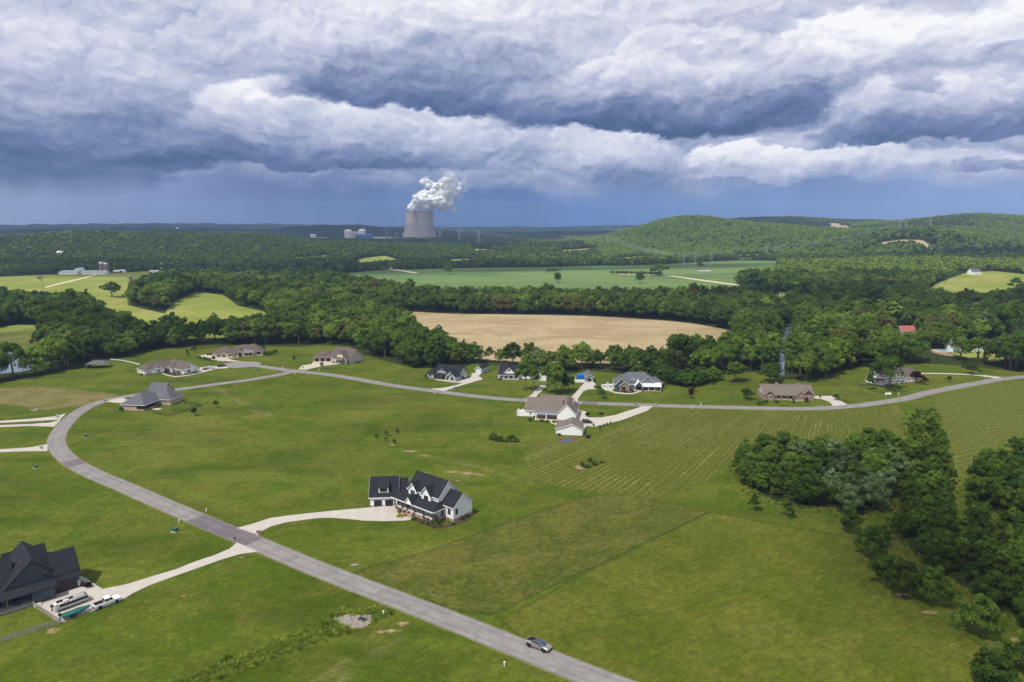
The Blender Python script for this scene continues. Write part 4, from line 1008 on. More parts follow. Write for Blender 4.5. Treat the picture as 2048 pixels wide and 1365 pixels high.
def brick_ranch():
    h = House('ranch_house', 'long brown brick ranch house with taupe roof, recessed porch and front gables', 'house', 1527.3, 800, -4, BRKB, SHT, TAUPE, BRKB, TAUPE)
    h.m['wall2'] = SHAKE; D = mat('porch_shade', (.035, .028, .026), .7)
    h.profile([(0.0, 3.0), (6.0, 6.9), (12.2, 3.0)], 'u', 0, 25.6, k='end', z0=2.95); h.m['end'] = mat('cream_siding', (.55, .52, .46), .7, rows=5.)
    h.add('wall', MB().box(0, 5.6, .02, 12, -.6, 2.95).box(5.5, 16, 2.4, 12, -.6, 2.95).box(15.9, 25.6, .02, 12, -.6, 2.95))
    h.gable(.3, 5.3, -.6, 5, 2.95, 5.1, 'v', k='wall', end=.35); h.gable(19.2, 25.9, -.5, 7, 2.95, 5.9, 'v', k='wall', end=.35); h.gable(16.1, 20.9, -1.5, 5, 2.9, 5.1, 'v', k='stone', end=.35); h.m['stone'] = BRKB
    h.part('gable_panel', MB().prism([(1.0, -.63, 3.3), (4.6, -.63, 3.3), (2.8, -.63, 4.75)], [(1.0, -.68, 3.3), (4.6, -.68, 3.3), (2.8, -.68, 4.75)]), SHAKE)
    h.part('gable_panel', MB().prism([(20.0, -.53, 3.3), (25.1, -.53, 3.3), (22.55, -.53, 5.5)], [(20.0, -.58, 3.3), (25.1, -.58, 3.3), (22.55, -.58, 5.5)]), SHAKE)
    h.m['floor'] = CONCP; h.add('floor', MB().box(5.5, 16, -.3, 2.4, -.5, .5)); h.add('base', MB().box(5.4, 15.9, -.4, -.31, -.5, .45))
    for u in (6.3, 9.3, 12.3, 15.2): h.post(u, -.1, .5, 2.9, .24); h.part('pier', MB().box(u - .3, u + .3, -.42, .2, .5, 1.4), BRKB)
    for u in (7.8, 10.4): h.window('f', 2.4, u, .9, 1.3, 1.6, 2, 1)
    h.door('f', 2.4, 13.6, .5, 1.1, 2.1); h.window('f', -.6, 2.8, 1.1, 1.7, 1.4, 2, 2, TRIMW, DOORM); h.window('f', -1.5, 18.4, 1.1, 1.1, 1.4, 1, 2, TRIMW, DOORM); h.window('f', -.5, 23.2, 1.1, 1.1, 1.4, 1, 2, TRIMW, DOORM)
    for u in (7.6, 19): h.gable(u, u + 2.6, 5, 9.5, 5.8, 7.5, 'v', k='end', z0=4.5, over=.2, end=.2)
    h.part('handrail', MB().tube((-2.6, -.4, .6), (-.2, 1.6, .9), .05).tube((-2.6, -.4, -.2), (-2.6, -.4, .7), .05), CEDAR)
    return h.done()
brick_ranch()

def two_storey():
    h = House('two_storey_house', 'two-storey white house with brown roof partly hidden behind a big round tree', 'house', 1758.6, 770, 15, WHITEB, SHB, TRIMW, BRK, TRIMW)
    h.gable(0, 17, 0, 8.4, 5.6, 8.9, 'u'); h.gable(16.5, 27, -.6, 11, 3.4, 7.6, 'u'); h.skirt(16.5, 27, -.6, 11, .9)
    h.add('floor', MB().box(-1.6, 1.5, -1.8, 9.0, -.3, .35)); h.m['floor'] = TRIMW; h.shed(-2.0, .1, -2.2, 9.2, 2.9, 3.6, side='l')
    h.shed(-2.0, 16.8, -2.2, .1, 2.88, 3.7)
    for v in (-1.6, .2, 2, 4, 6.2, 8.6): h.post(-1.7, v, .3, 2.8, .18)
    for u in (1.5, 5, 8.5, 12, 15.5): h.post(u, -1.9, 0, 2.75, .18)
    for v in (2.2, 6): h.window('l', 0, v, .8, 1.2, 1.7, 1, 2, BLKT); h.window('l', 0, v, 4.0, .9, 1.4, 1, 2, BLKT)
    for u in (3, 8, 13): h.window('f', 0, u, 1, 1.0, 1.6, 1, 2); h.window('f', 0, u, 4.0, .9, 1.3, 1, 2)
    h.window('f', -.6, 19.4, 1.3, .9, 1.3, 1, 2); h.garage('f', -.6, 24, .9, 2.6, 2.2, GARW)
    return h.done()
two_storey()

def pool_house():
    h = House('long_white_house', 'white house with long charcoal roof behind trees beside the swimming pool', 'house', 1912, 704, 4, WHITEB, SHD, TRIMW)
    h.gable(0, 34, 0, 12, 3.6, 8.0, 'u'); h.gable(20, 28, -3, 6, 3.2, 6.2, 'v'); h.window('f', 0, 5, 1, 1.6, 1.5, 2, 2); h.window('f', 0, 12, 1, 1.6, 1.5, 2, 2)
    return h.done()
pool_house()
def simple_house(name, label, cat, px, py, deg, w, d, eave, ridge, wall, roof, axis='u', trim=None, door=True, n=2):
    h = House(name, label, cat, px, py, deg, wall, roof, trim or TRIMW)
    h.gable(0, w, 0, d, eave, ridge, axis)
    for i in range(n): h.window('f', 0, w * (i + .5) / n, 1.0, 1.3, 1.2, 1, 1, BLKT)
    if door: h.door('f', 0, w * .5, .05, 1.1, 2.1, DOORM)
    return h
simple_house('farmhouse_far', 'white hilltop house with grey roof at the top of the right meadow', 'house', 1944, 550, 5, 17, 12, 5.2, 10.5, WHITEB, SHG).done()
simple_house('cabin', 'small house with coral red roof among the right-hand trees', 'house', 1802, 674, 0, 12, 8, 5.0, 8.6, mat('cream_board', (.5, .48, .42)), mat('red_metal_roof', (.34, .10, .08), .6)).done()
simple_house('garden_shed', 'small shed with white roof between trees beside the creek', 'shed', 1527, 632, 10, 12, 9, 5.5, 9.0, WHITEB, METALR).done()
simple_house('lodge', 'low house with pale roof at the right edge behind big lawn trees', 'house', 2031, 652, 0, 26, 12, 3.4, 6.8, mat('dark_board', (.06, .055, .05)), METALR).done()
simple_house('farm_cottage', 'white farm cottage on the far left beside the meadow trees', 'house', 320, 538, 0, 22, 14, 6, 12, WHITEB, METALR).done()
simple_house('white_barn', 'tiny white barn with grey roof at the edge of the far crop field', 'barn', 771, 538, 0, 16, 10, 4.5, 9, WHITEB, METALR).done()
simple_house('white_cottage', 'tiny white gabled cottage among the trees left of the crop field', 'house', 692, 516, 20, 14, 18, 8, 14, WHITEB, METALR, 'v').done()
simple_house('pale_shed', 'long low pale shed in the small clearing before the cooling towers', 'shed', 765, 504, 0, 32, 12, 5, 8, WHITEB, METALR).done()
simple_house('brown_barn', 'low pale barn beside the lone trees on the far right of the crop fields', 'barn', 1397, 546, 0, 24, 10, 2.8, 4.6, mat('dull_board', (.36, .35, .32)), mat('dull_tin', (.34, .35, .36), .6)).done()
simple_house('grey_cottage', 'pale grey cottage roof tucked in the far left woods', 'house', 113, 512, 0, 18, 12, 7, 12, TANW, METALR).done()
# long barns, domed barn and silo of the left farm
def barns():
    h = House('long_barn', 'long white barn with low grey roof and rounded centre bay, left meadow', 'barn', 117, 549, 2, WHITEB, mat('grey_tin', (.40, .47, .48), .5, metal=.2), TRIMW)
    h.gable(0, 36, 0, 16, 3.6, 7.0, 'u'); h.gable(40, 86, 2, 16, 3.4, 6.6, 'u')
    mb = MB(); n = 14
    for i in range(n):
        a0, a1 = math.pi * i / n, math.pi * (i + 1) / n
        mb.prism([(32 - 5.5 * math.cos(a0), 5, 5 + 6.5 * math.sin(a0)), (32 - 5.5 * math.cos(a1), 5, 5 + 6.5 * math.sin(a1)), (32, 5, 4)], [(32 - 5.5 * math.cos(a0), 22, 5 + 6.5 * math.sin(a0)), (32 - 5.5 * math.cos(a1), 22, 5 + 6.5 * math.sin(a1)), (32, 22, 4)])
    h.part('arched_bay', mb, METALR); h.part('barn_door', MB().box(35.4, 40.5, -.5, 2, 0, 3.6), BRK)
    return h.done()
barns()
p = at(208, 548)
s_ = thing('silo', 'pair of tall rust-streaked concrete silos with domed metal caps beside the long barn', 'silo', p)
for k, (dx, r_, hh) in enumerate(((-3.4, 4.6, 20.0), (5.0, 4.3, 18.5))):
    MB().lathe([(r_, -.5), (r_, hh)], 20, (dx, 0)).build('silo_wall', mat('silo_concrete', (.30, .24, .22), .9, .25, .3, col2=(.20, .13, .11)), s_, smooth=True)
    MB().lathe([(r_ + .1, hh), (r_ * .85, hh + 1.9), (r_ * .5, hh + 3.1), (.05, hh + 3.6)], 20, (dx, 0)).build('dome_cap', mat('galvanised_cap', (.55, .56, .58), .4, metal=.4), s_, smooth=True)
simple_house('red_barn', 'small red farm shed with white roof right of the silos', 'barn', 226, 546.5, 0, 13, 9, 3.0, 5.5, mat('barn_red', (.28, .05, .04)), METALR).done()
simple_house('white_machine_shed', 'small white machine shed at the right end of the farmyard', 'barn', 236, 545.5, 0, 12, 9, 3.0, 5.5, WHITEB, METALR).done()
simple_house('trailer_home', 'low white trailer home on the left meadow below the farm trees', 'trailer home', 299, 546.5, 4, 17, 7, 3.4, 5.2, WHITEB, METALR).done()
# open shelter in the left woods
p = at(172, 738); r_ = thing('shelter', 'open shelter with low pale hipped roof at the edge of the left woods', 'shelter', p, R(5))
mb = MB(); mb.v = [(-.5, -.5, 2.9), (12.5, -.5, 2.9), (12.5, 8.5, 2.9), (-.5, 8.5, 2.9), (3.5, 4, 4.9), (8.5, 4, 4.9)]; mb.f = [(3, 2, 1, 0), (0, 1, 5, 4), (1, 2, 5), (2, 3, 4, 5), (3, 0, 4)]
mb.build('roof', SHG, r_)
for x in (0, 6, 12):
    for y in (0, 8): MB().box(x - .12, x + .12, y - .12, y + .12, -.3, 2.9).build('post', CEDAR, r_)
# pool
pp = at(1890, 703)
r_ = thing('swimming_pool', 'blue swimming pool with white deck beside the reddish bank on the right', 'swimming pool', pp, R(-6))
MB().box(-7, 14, -4.5, 6, -.3, .18).build('pool_deck', CONC, r_)
MB().box(-4.5, 6.5, -2.2, 3.6, .1, .2).build('pool_water', mat('pool_blue', (.09, .42, .62), .1), r_)
# ------------------------------------------------------------------ foliage
def leaf_mat(name, c1, c2, c3, spread=.40):
    m = bpy.data.materials.new(name); m.use_nodes = True; nt = m.node_tree; nt.nodes.clear(); g = G(nt)
    oi = g.node('ShaderNodeObjectInfo'); rnd = S(g, oi.outputs['Random'])
    tc = g.node('ShaderNodeTexCoord'); P = S(g, tc.outputs['Object'])
    n = g.noise(P, 0.55, 3, 0.6)
    n2 = g.noise(P, 2.7, 2, 0.6)
    c = g.mix(rnd, c1, c2)
    c = g.mix(g.step(n, 0.45, 0.68) * 0.8, c, c3)
    r2 = g.math('FRACT', rnd * 17.31)
    k = g.lin(r2, 0, 1, 1.0 - spread * .95, 1.0 + spread * 1.15) * g.lin(n2, 0.3, 0.7, 0.78, 1.22)
    c = g._scale(c, k)
    d = g.node('ShaderNodeBsdfDiffuse'); t = g.node('ShaderNodeBsdfTranslucent'); mx = g.node('ShaderNodeMixShader')
    g.put(d.inputs['Color'], c); g.put(t.inputs['Color'], g._scale(c, 1.25)); mx.inputs[0].default_value = 0.27
    nt.links.new(d.outputs[0], mx.inputs[1]); nt.links.new(t.outputs[0], mx.inputs[2])
    out = g.node('ShaderNodeOutputMaterial'); nt.links.new(mx.outputs[0], out.inputs[0])
    return m
LEAF = {
    'dark': leaf_mat('leaf_dark', (0.048, 0.090, 0.016), (0.066, 0.110, 0.017), (0.105, 0.158, 0.024)),
    'mid': leaf_mat('leaf_mid', (0.066, 0.124, 0.020), (0.090, 0.142, 0.022), (0.145, 0.205, 0.030)),
    'bright': leaf_mat('leaf_bright', (0.105, 0.168, 0.024), (0.130, 0.190, 0.028), (0.185, 0.245, 0.038)),
    'silver': leaf_mat('leaf_silver', (0.080, 0.130, 0.040), (0.100, 0.150, 0.052), (0.230, 0.290, 0.150)),
    'brownish': leaf_mat('leaf_brownish', (0.085, 0.085, 0.024), (0.105, 0.092, 0.028), (0.140, 0.125, 0.042)),
    'purple': leaf_mat('leaf_purple', (0.032, 0.012, 0.016), (0.040, 0.014, 0.018), (0.062, 0.022, 0.024)),
    'far': leaf_mat('leaf_far', (0.062, 0.110, 0.018), (0.110, 0.160, 0.026), (0.155, 0.205, 0.038), .20),
    'farb': leaf_mat('leaf_far_bright', (0.150, 0.228, 0.030), (0.180, 0.258, 0.036), (0.230, 0.295, 0.050), .16),
    'far_shade': leaf_mat('leaf_far_shaded', (0.028, 0.056, 0.019), (0.040, 0.072, 0.022), (0.052, 0.088, 0.028), .16),  # darker leaf tone, paints cloud shade into the distant woods
}
BARK = mat('bark', (0.115, 0.090, 0.068), 0.9, 0.25, 2.0)
BARKP = mat('bark_pale', (0.32, 0.29, 0.25), 0.9, 0.2, 2.0)

def crown_mesh(name, seed, n_leaf, leaf, w=7.0, h=10.0, base=0.18, shape='round', clumps=30, material=None):
    """crown of many small leaf sprays grouped in uneven clumps; height h, width w, lowest leaf at base*h"""
    r = np.random.default_rng(seed)
    K = clumps
    d = r.normal(size=(K, 3)); d /= np.linalg.norm(d, axis=1)[:, None]
    d[:, 2] = np.where(d[:, 2] < -0.55, -d[:, 2], d[:, 2])
    rad = r.uniform(0.34, 0.88, K)
    cz = (1 + base) / 2 * h; hz = (1 - base) / 2 * h
    c = d * rad[:, None]
    zz = c[:, 2]
    if shape == 'cone': s = np.clip(0.95 - 0.62 * zz, 0.2, 1.4)
    elif shape == 'column': s = np.full(K, 1.0)
    elif shape == 'flat': s = np.clip(1.0 - 0.15 * zz, .5, 1.2)
    else: s = np.clip(1.05 - 0.28 * np.abs(zz - 0.0) - 0.20 * zz, 0.35, 1.2)
    lop = 1 + 0.22 * np.sin(np.arctan2(c[:, 1], c[:, 0]) * 2 + r.uniform(0, 6)) + 0.18 * np.sin(np.arctan2(c[:, 1], c[:, 0]) * 3 + r.uniform(0, 6))
    cx = c[:, 0] * s * w / 2 * lop; cy = c[:, 1] * s * w / 2 * lop; czz = cz + zz * hz * 0.98
    cr = r.uniform(0.14, 0.26, K) * w / 2 * (1.25 if shape != 'cone' else 0.95) * np.clip(1.15 - 0.3 * zz, .7, 1.3)
    k = r.integers(0, K, n_leaf)
    e = r.normal(size=(n_leaf, 3)); e[:, 2] += 0.35
    outw = np.stack([cx[k], cy[k], czz[k] - cz], 1); outw /= (np.linalg.norm(outw, axis=1)[:, None] + 1e-6)
    e = e / np.linalg.norm(e, axis=1)[:, None] + outw * 0.45
    e /= np.linalg.norm(e, axis=1)[:, None]
    pos = np.stack([cx[k], cy[k], czz[k]], 1) + e * (cr[k] * r.uniform(0.70, 1.12, n_leaf))[:, None] * np.array([1, 1, 0.85])
    nrm = e + r.normal(size=(n_leaf, 3)) * 0.38; nrm /= np.linalg.norm(nrm, axis=1)[:, None]
    t = np.cross(nrm, r.normal(size=(n_leaf, 3))); t /= (np.linalg.norm(t, axis=1)[:, None] + 1e-9)
    b = np.cross(nrm, t)
    L = leaf * r.uniform(0.6, 1.3, n_leaf)[:, None]; asp = r.uniform(0.55, 1.0, n_leaf)[:, None]
    q = np.stack([pos - t * L * .5 - b * L * asp * .25, pos + t * L * .1 - b * L * asp * .55, pos + t * L * .55 + b * L * asp * .1, pos - t * L * .05 + b * L * asp * .5], 1)
    V = q.reshape(-1, 3)
    Fc = np.arange(n_leaf * 4).reshape(-1, 4)
    # dense inner mass so the crown is not see-through everywhere
    return np_mesh(name, V, Fc, material, link=False)

def trunk_mesh(name, seed, h=10.0, r0=0.22, base=0.25, m=None, spread=1.6):
    r = random.Random(seed); mb = MB()
    pts = [(0, 0, -0.3)]; n = 4
    for i in range(1, n + 1): pts.append((r.uniform(-.12, .12) * i * .6, r.uniform(-.12, .12) * i * .6, h * 0.62 * i / n))
    for i in range(n): mb.tube(pts[i], pts[i + 1], r0 * (1.25 - .25 * i), r0 * (1.0 - .22 * i), n=7)
    for i in range(6):
        a = r.uniform(0, 6.28); z0 = h * r.uniform(base, 0.5); L = r.uniform(.7, 1.0) * spread
        p = (0, 0, z0); q = (math.cos(a) * L, math.sin(a) * L, z0 + L * r.uniform(.8, 1.3))
        mb.tube(p, q, r0 * .45, r0 * .18, n=5)
    me = bpy.data.meshes.new(name); me.from_pydata(mb.v, [], mb.f); me.materials.append(m or BARK)
    return me
# crown shapes: near ones with many fine sprays, mid ones lighter
PROTO = {}
def proto(kind, tint, lod):
    key = (kind, tint, lod)
    if key in PROTO: return PROTO[key]
    spec = {'round': dict(w=7.6, h=10, base=.16, shape='round', clumps=34), 'broad': dict(w=9.6, h=10, base=.20, shape='round', clumps=44),
            'cone': dict(w=5.0, h=10, base=.05, shape='cone', clumps=34), 'bushy': dict(w=9.0, h=10, base=-.02, shape='round', clumps=40),
            'column': dict(w=4.2, h=10, base=.06, shape='column', clumps=26), 'flat': dict(w=14.0, h=10, base=.15, shape='flat', clumps=50),
            'tall': dict(w=5.8, h=10, base=.22, shape='round', clumps=30)}[kind]
    n, lf, var = {'near': (5200, .40, 4), 'mid': (3000, .46, 4), 'far': (420, 1.15, 3)}[lod]
    if kind in ('broad', 'flat', 'bushy'): n = int(n * 1.45)
    if kind in ('cone', 'column', 'tall'): n = int(n * .75)
    L = [crown_mesh('crown', hash((len(kind) * 7 + ord(kind[0]), i, lod == 'near')) % 9999 + i * 31 + ord(kind[1]), n, lf, material=LEAF[tint], **spec) for i in range(var)]
    TR = [trunk_mesh('trunk', 5 + i, 10, .2 if kind != 'broad' else .3, max(spec['base'], .12), None, spec['w'] * .26) for i in range(2)]
    PROTO[key] = (L, TR, spec); return PROTO[key]
NTREE = 0
def tree(px, py, h, kind='round', tint='mid', label='', group=None, name='tree', w=None, xy=None, lod='near', cat='tree', rnd=None):
    """a tree of height h metres standing at the ground seen at (px, py)"""
    global NTREE
    rnd = rnd or random
    p = at(px, py) if xy is None else (xy[0], xy[1], T(*xy))
    L, TR, sp = proto(kind, tint, lod)
    s = h / 10.0; sw = s if w is None else w / sp['w']
    r = bpy.data.objects.new(name, None); COL.objects.link(r); r.empty_display_size = .5
    r.location = p; r.rotation_euler = (0, 0, rnd.uniform(0, 6.28)); r.scale = (sw, sw, s)
    tag(r, label, cat, group)
    c = bpy.data.objects.new('crown', rnd.choice(L)); COL.objects.link(c); c.parent = r
    t = bpy.data.objects.new('trunk', rnd.choice(TR)); COL.objects.link(t); t.parent = r
    NTREE += 1
    return r

# ---- single trees one can point to: px, py of the foot, height, kind, tint, width, label
SINGLES = [
    (1508, 1022, 6.5, 'cone', 'dark', 4.2, 'small dark conical tree alone at the front left of the thicket'),
    (1573, 1034, 6.0, 'cone', 'mid', 5.0, 'small pale-tipped tree at the front foot of the thicket'),
    (1701, 1066, 7.8, 'bushy', 'mid', 6.4, 'upright green tree at the head of the row beside the mown path'),
    (1736, 1116, 10.2, 'bushy', 'dark', 8.0, 'dark round tree second in the row beside the mown path'),
    (1758, 1092, 7.0, 'bushy', 'dark', 6.0, 'low dark tree just behind the second tree of the row'),
    (1767, 1172, 9.2, 'bushy', 'dark', 7.2, 'dark tree whose crown touches its taller neighbour in the row'),
    (1803, 1194, 11.0, 'bushy', 'dark', 7.4, 'tallest dark conical tree in the row beside the mown path'),
    (1864, 1205, 9.8, 'bushy', 'dark', 9.0, 'broad dark tree on the bare worn soil at the end of the row'),
    (1958, 1272, 10.0, 'bushy', 'mid', 8.6, 'loose feathery tree standing alone near the right edge'),
    (1986, 1378, 8.6, 'bushy', 'dark', 8.2, 'round dark tree cut by the bottom edge'),
    (2048, 1345, 8.0, 'bushy', 'dark', 8.0, 'dark tree cut by the right edge near the bottom corner'),
    (1900, 1040, 4.4, 'bushy', 'dark', 4.2, 'small round bush-like tree alone in the grass lane'),
    (1939, 1030, 8.6, 'column', 'mid', 4.4, 'slender upright tree at the edge of the right wood'),
    (1149, 745, 0, '', '', 0, ''),
    (1471, 764, 13.0, 'round', 'mid', 13.5, 'lone round tree in a mulched ring on the lawn between the blue and brick houses'),
    (1495, 799, 6.2, 'broad', 'dark', 7.0, 'low spreading tree on the lawn left of the brick ranch house'),
    (1388, 784, 5.4, 'column', 'purple', 2.6, 'upper dark purple sapling of the three on the lawn'),
    (1384, 790, 4.4, 'column', 'purple', 2.4, 'middle dark purple sapling of the three on the lawn'),
    (1380, 797, 6.0, 'column', 'purple', 3.2, 'lowest and largest purple sapling of the three on the lawn'),
    (1540, 764, 11.5, 'broad', 'dark', 16.0, 'wide low dark tree behind the brick ranch house'),
    (1612, 762, 17.5, 'broad', 'bright', 18.0, 'big bright domed tree behind the right end of the ranch house'),
    (1650, 756, 12.5, 'broad', 'dark', 13.0, 'flat dark tree beside the bright domed tree'),
    (1672, 801, 3.6, 'round', 'dark', 3.6, 'round shrub-like tree at the right corner of the brick ranch house'),
    (1778, 780, 20.0, 'broad', 'dark', 18.0, 'huge dark round tree hiding the middle of the two-storey house'),
    (1739, 780, 12.0, 'column', 'dark', 4.2, 'narrow upright tree left of the two-storey house'),
    (1833, 766, 8.0, 'round', 'purple', 7.0, 'dark purple tree by the right end of the two-storey house'),
    (1848, 770, 5.0, 'round', 'purple', 4.5, 'small plum-coloured tree below the purple tree'),
    (1942, 749, 7.5, 'round', 'dark', 9.5, 'compact dark tree alone above the curving pale drive'),
    (1898, 765, 4.0, 'round', 'mid', 3.4, 'little lollipop tree between the lane and the pale drive'),
    (1051, 781, 19.0, 'tall', 'mid', 10.5, 'tall green tree in front of the white porch house'),
    (1068, 783, 15.5, 'tall', 'mid', 7.0, 'slim pale tree right of the tallest lawn tree'),
    (1096, 788, 18.0, 'round', 'mid', 11.5, 'tall leafy tree left in the clump behind the white gable house'),
    (1111, 789, 19.0, 'round', 'mid', 12.5, 'tallest tree of the clump behind the white gable house'),
    (1125, 787, 13.0, 'round', 'dark', 8.5, 'lower right tree of the clump behind the white gable house'),
    (1137, 782, 9.5, 'round', 'dark', 8.0, 'small round tree at the right end of the lawn clump'),
    (1196, 790, 6.5, 'round', 'mid', 4.6, 'wispy pale tree beside the fork of the drive'),
    (1204, 797, 6.0, 'cone', 'dark', 5.0, 'dense dark small tree below the wispy tree by the drive'),
    (224, 595, 19.0, 'broad', 'dark', 22.0, 'broad oak-like tree alone on the left meadow'),
    (432, 815, 4.0, 'round', 'dark', 2.6, 'sapling on the lawn right of the fenced yard'),
    (389, 832, 4.4, 'round', 'dark', 2.8, 'sapling just below the black metal fence'),
    (376, 715, 6.0, 'cone', 'dark', 3.2, 'dark pointed tree behind the white brown-roofed house'),
    (388, 706, 6.0, 'round', 'mid', 4.0, 'rounder tree beside the dark pointed one on the back lawn'),
    (527, 705, 6.0, 'round', 'dark', 3.2, 'small tree at the right end of the stone house'),
    (644, 738, 4.6, 'round', 'dark', 2.8, 'sapling before the triple garage drive'),
    (589, 725, 5.0, 'round', 'dark', 3.0, 'sapling alone on the lawn beyond the junction'),
    (753, 878, 2.4, 'round', 'dark', 1.8, 'leftmost of the five tiny saplings on the big lawn'),
    (773, 871, 2.4, 'round', 'dark', 1.8, 'upper middle one of the five tiny saplings on the big lawn'),
    (771, 884, 2.2, 'round', 'dark', 1.8, 'lower middle one of the five tiny saplings on the big lawn'),
    (795, 867, 2.2, 'round', 'dark', 1.6, 'farthest of the five tiny saplings on the big lawn'),
    (789, 888, 2.2, 'round', 'dark', 1.6, 'tiny sapling at the start of the bare soil streak'),
    (897, 549, 24, 'bushy', 'dark', 19, 'lone dark tree on the left part of the green crop field'),
    (1115, 565, 18, 'bushy', 'dark', 14, 'lone small tree at the left of the far crop field'),
    (1280, 567, 22, 'bushy', 'dark', 17, 'lone dark tree in the middle of the pale strip below the farm road'),
    (1398, 540, 20, 'round', 'dark', 16, 'small dark tree beside the low pale barn'),
    (1319, 552, 22, 'broad', 'mid', 38, 'wide tree clump beside the farm road on the crop field'),
    (1502, 578, 30, 'round', 'dark', 28, 'large dark tree at the right end of the farm road'),
    (1544, 582, 26, 'round', 'mid', 17, 'tall narrow tree right of the farm road end'),
    (1572, 588, 28, 'round', 'dark', 18, 'dark upright tree before the dark hedge rows'),
    (1658, 592, 26, 'round', 'silver', 17, 'pale grey-green round tree at the end of the dark hedge row'),
    (1947, 676, 21, 'round', 'mid', 20, 'bright lawn tree behind the long charcoal roof'),
    (1972, 678, 25, 'round', 'silver', 20, 'pale green tall tree on the lawn right of the bright one'),
    (2003, 673, 28, 'broad', 'dark', 26, 'huge dark tree casting shade beside the far right drive'),
    (2032, 738, 25, 'column', 'dark', 12, 'dark columnar tree near the right edge behind the lawn'),
    (2030, 585, 22, 'round', 'dark', 20, 'dark tree at the edge of the right hilltop meadow'),
    (1920, 720, 16, 'broad', 'mid', 17, 'leafy tree in front of the long charcoal roof'),
    (1955, 722, 17, 'broad', 'mid', 19, 'darker leafy tree right of the one before the charcoal roof'),
    (1845, 556, 14, 'round', 'silver', 14, 'pale round tree at the top left of the hilltop meadow'),
]
for (px, py, h, kind, tint, w, lab) in SINGLES:
    if not kind: continue
    D = math.hypot(*at(px, py)[:2])
    tree(px, py, h, kind, tint, lab, name='sapling' if h < 5.1 and D < 460 else 'tree', w=w, lod='near' if D < 420 else ('mid' if D < 900 else 'far'))
# bare trees on the meadow
def bare_tree(px, py, h, label):
    r = random.Random(int(px)); mb = MB(); p = at(px, py)
    def grow(q, d, L, rad, k):
        e = (q[0] + d[0] * L, q[1] + d[1] * L, q[2] + d[2] * L); mb.tube(q, e, rad, rad * .65, n=5)
        if k == 0: return
        for _ in range(3):
            v = Vector(d) + Vector((r.uniform(-.6, .6), r.uniform(-.6, .6), r.uniform(-.1, .35))); v.normalize(); grow(e, v, L * r.uniform(.6, .85), max(rad * .62, .16), k - 1)
    root = thing('bare_tree', label, 'tree', p)
    grow((0, 0, -.2), (0, 0, 1), h * .26, h * .026, 0); tb = mb; tb.build('trunk', BARKP, root)
    mb = MB()
    grow((0, 0, h * .26), (0, 0, 1), h * .2, h * .016, 5); mb.build('bare_branches', BARKP, root)
bare_tree(266, 591, 26, 'leafless pale tree beside the broad meadow tree')
bare_tree(87, 582, 22, 'leafless pale tree near the farm track on the left meadow')

# ------------------------------------------------------------------ woods
CL = [NEAR, TAN, CROP, MEAD] + [CLEAR[k] for k in CLEAR]
def wood_mask(x, y, margin):
    d = np.full(x.shape, -1e9)
    for p in CL: d = np.maximum(d, sdf(p, x, y))
    return d < -margin
def jgrid(x0, x1, y0, y1, s, r):
    gx, gy = np.meshgrid(np.arange(x0, x1, s), np.arange(y0, y1, s))
    gx = gx + (np.arange(gx.shape[0]) % 2)[:, None] * s * .5
    return (gx + r.uniform(-.36, .36, gx.shape) * s).ravel(), (gy + r.uniform(-.36, .36, gy.shape) * s).ravel()
def frustum(x, y, m=25): return (np.abs(x) < 0.79 * y + m)
def tint_field(x, y):
    return np.sin(x / 37 + 1.1 * np.sin(y / 53)) + np.sin(y / 41 + 1.7 + np.sin(x / 67)) + 0.9 * np.sin(x / 13.1 + y / 17.7)
r = np.random.default_rng(11)
# thickets near the camera
TH = []
for k, s, hmin, hmax in (('thicket', 6.0, 6.5, 11.5), ('strip', 5.6, 5.5, 8.8), ('right_mass', 6.6, 6.5, 11), ('scrub', 4.2, 2.6, 7.0)):
    Pm = THICK[k]; x, y = jgrid(Pm[:, 0].min(), Pm[:, 0].max(), Pm[:, 1].min(), Pm[:, 1].max(), s, r)
    ok = (sdf(Pm, x, y) > 0.3) & frustum(x, y, 12); x, y = x[ok], y[ok]
    for a, b_ in zip(x, y): TH.append((a, b_, r.uniform(hmin, hmax), k))
# woods belts
LOWZ = [W(q) for q in ([(1845, 737), (1850, 698), (1965, 698), (1978, 737)], [(1778, 716), (1782, 676), (1842, 676), (1846, 716)], [(2005, 695), (2015, 650), (2110, 650), (2110, 695)], [(1915, 585), (1925, 552), (2000, 552), (2000, 600)])]
x, y = jgrid(-900, 900, 240, 1130, 8.2, r)
ok = frustum(x, y) & wood_mask(x, y, 2.5); x, y = x[ok], y[ok]
BELT = []
lz = np.full(x.shape, -1e9)
for q_ in LOWZ: lz = np.maximum(lz, sdf(q_, x, y))
for a, b_, lo_ in zip(x, y, lz):
    D = math.hypot(a, b_); h = r.uniform(13.5, 21.5) * (1.0 if D < 600 else 1.02)
    if r.random() < .09: h *= 1.22
    if -5.8 < math.degrees(math.atan2(a, b_)) < 14 and D < 540: h *= .74
    if lo_ > 0: h = r.uniform(2.8, 5.0)
    BELT.append((a, b_, h))
# hand-checked low row of spreading trees behind the blue house and the fence rows in the fields
LOWROW = [(px, py, 8.2, 'bushy') for px, py in ((1328, 762), (1340, 768), (1354, 770), (1368, 772), (1385, 771), (1400, 768), (1414, 764), (1426, 760), (1345, 760), (1375, 762), (1402, 758), (1318, 756), (1300, 754), (1284, 752))]
HEDGE = [(1225 + i * 9.5, 550 + i * .25, 9.0) for i in range(11)] + [(1095 + i * 7, 545.5, 9.0) for i in range(4)]
DARKROW = [(1498 + i * 5.2, 598, 20.0) for i in range(12)] + [(1573 + i * 5.6, 599 - i * .7, 20.0) for i in range(15)]

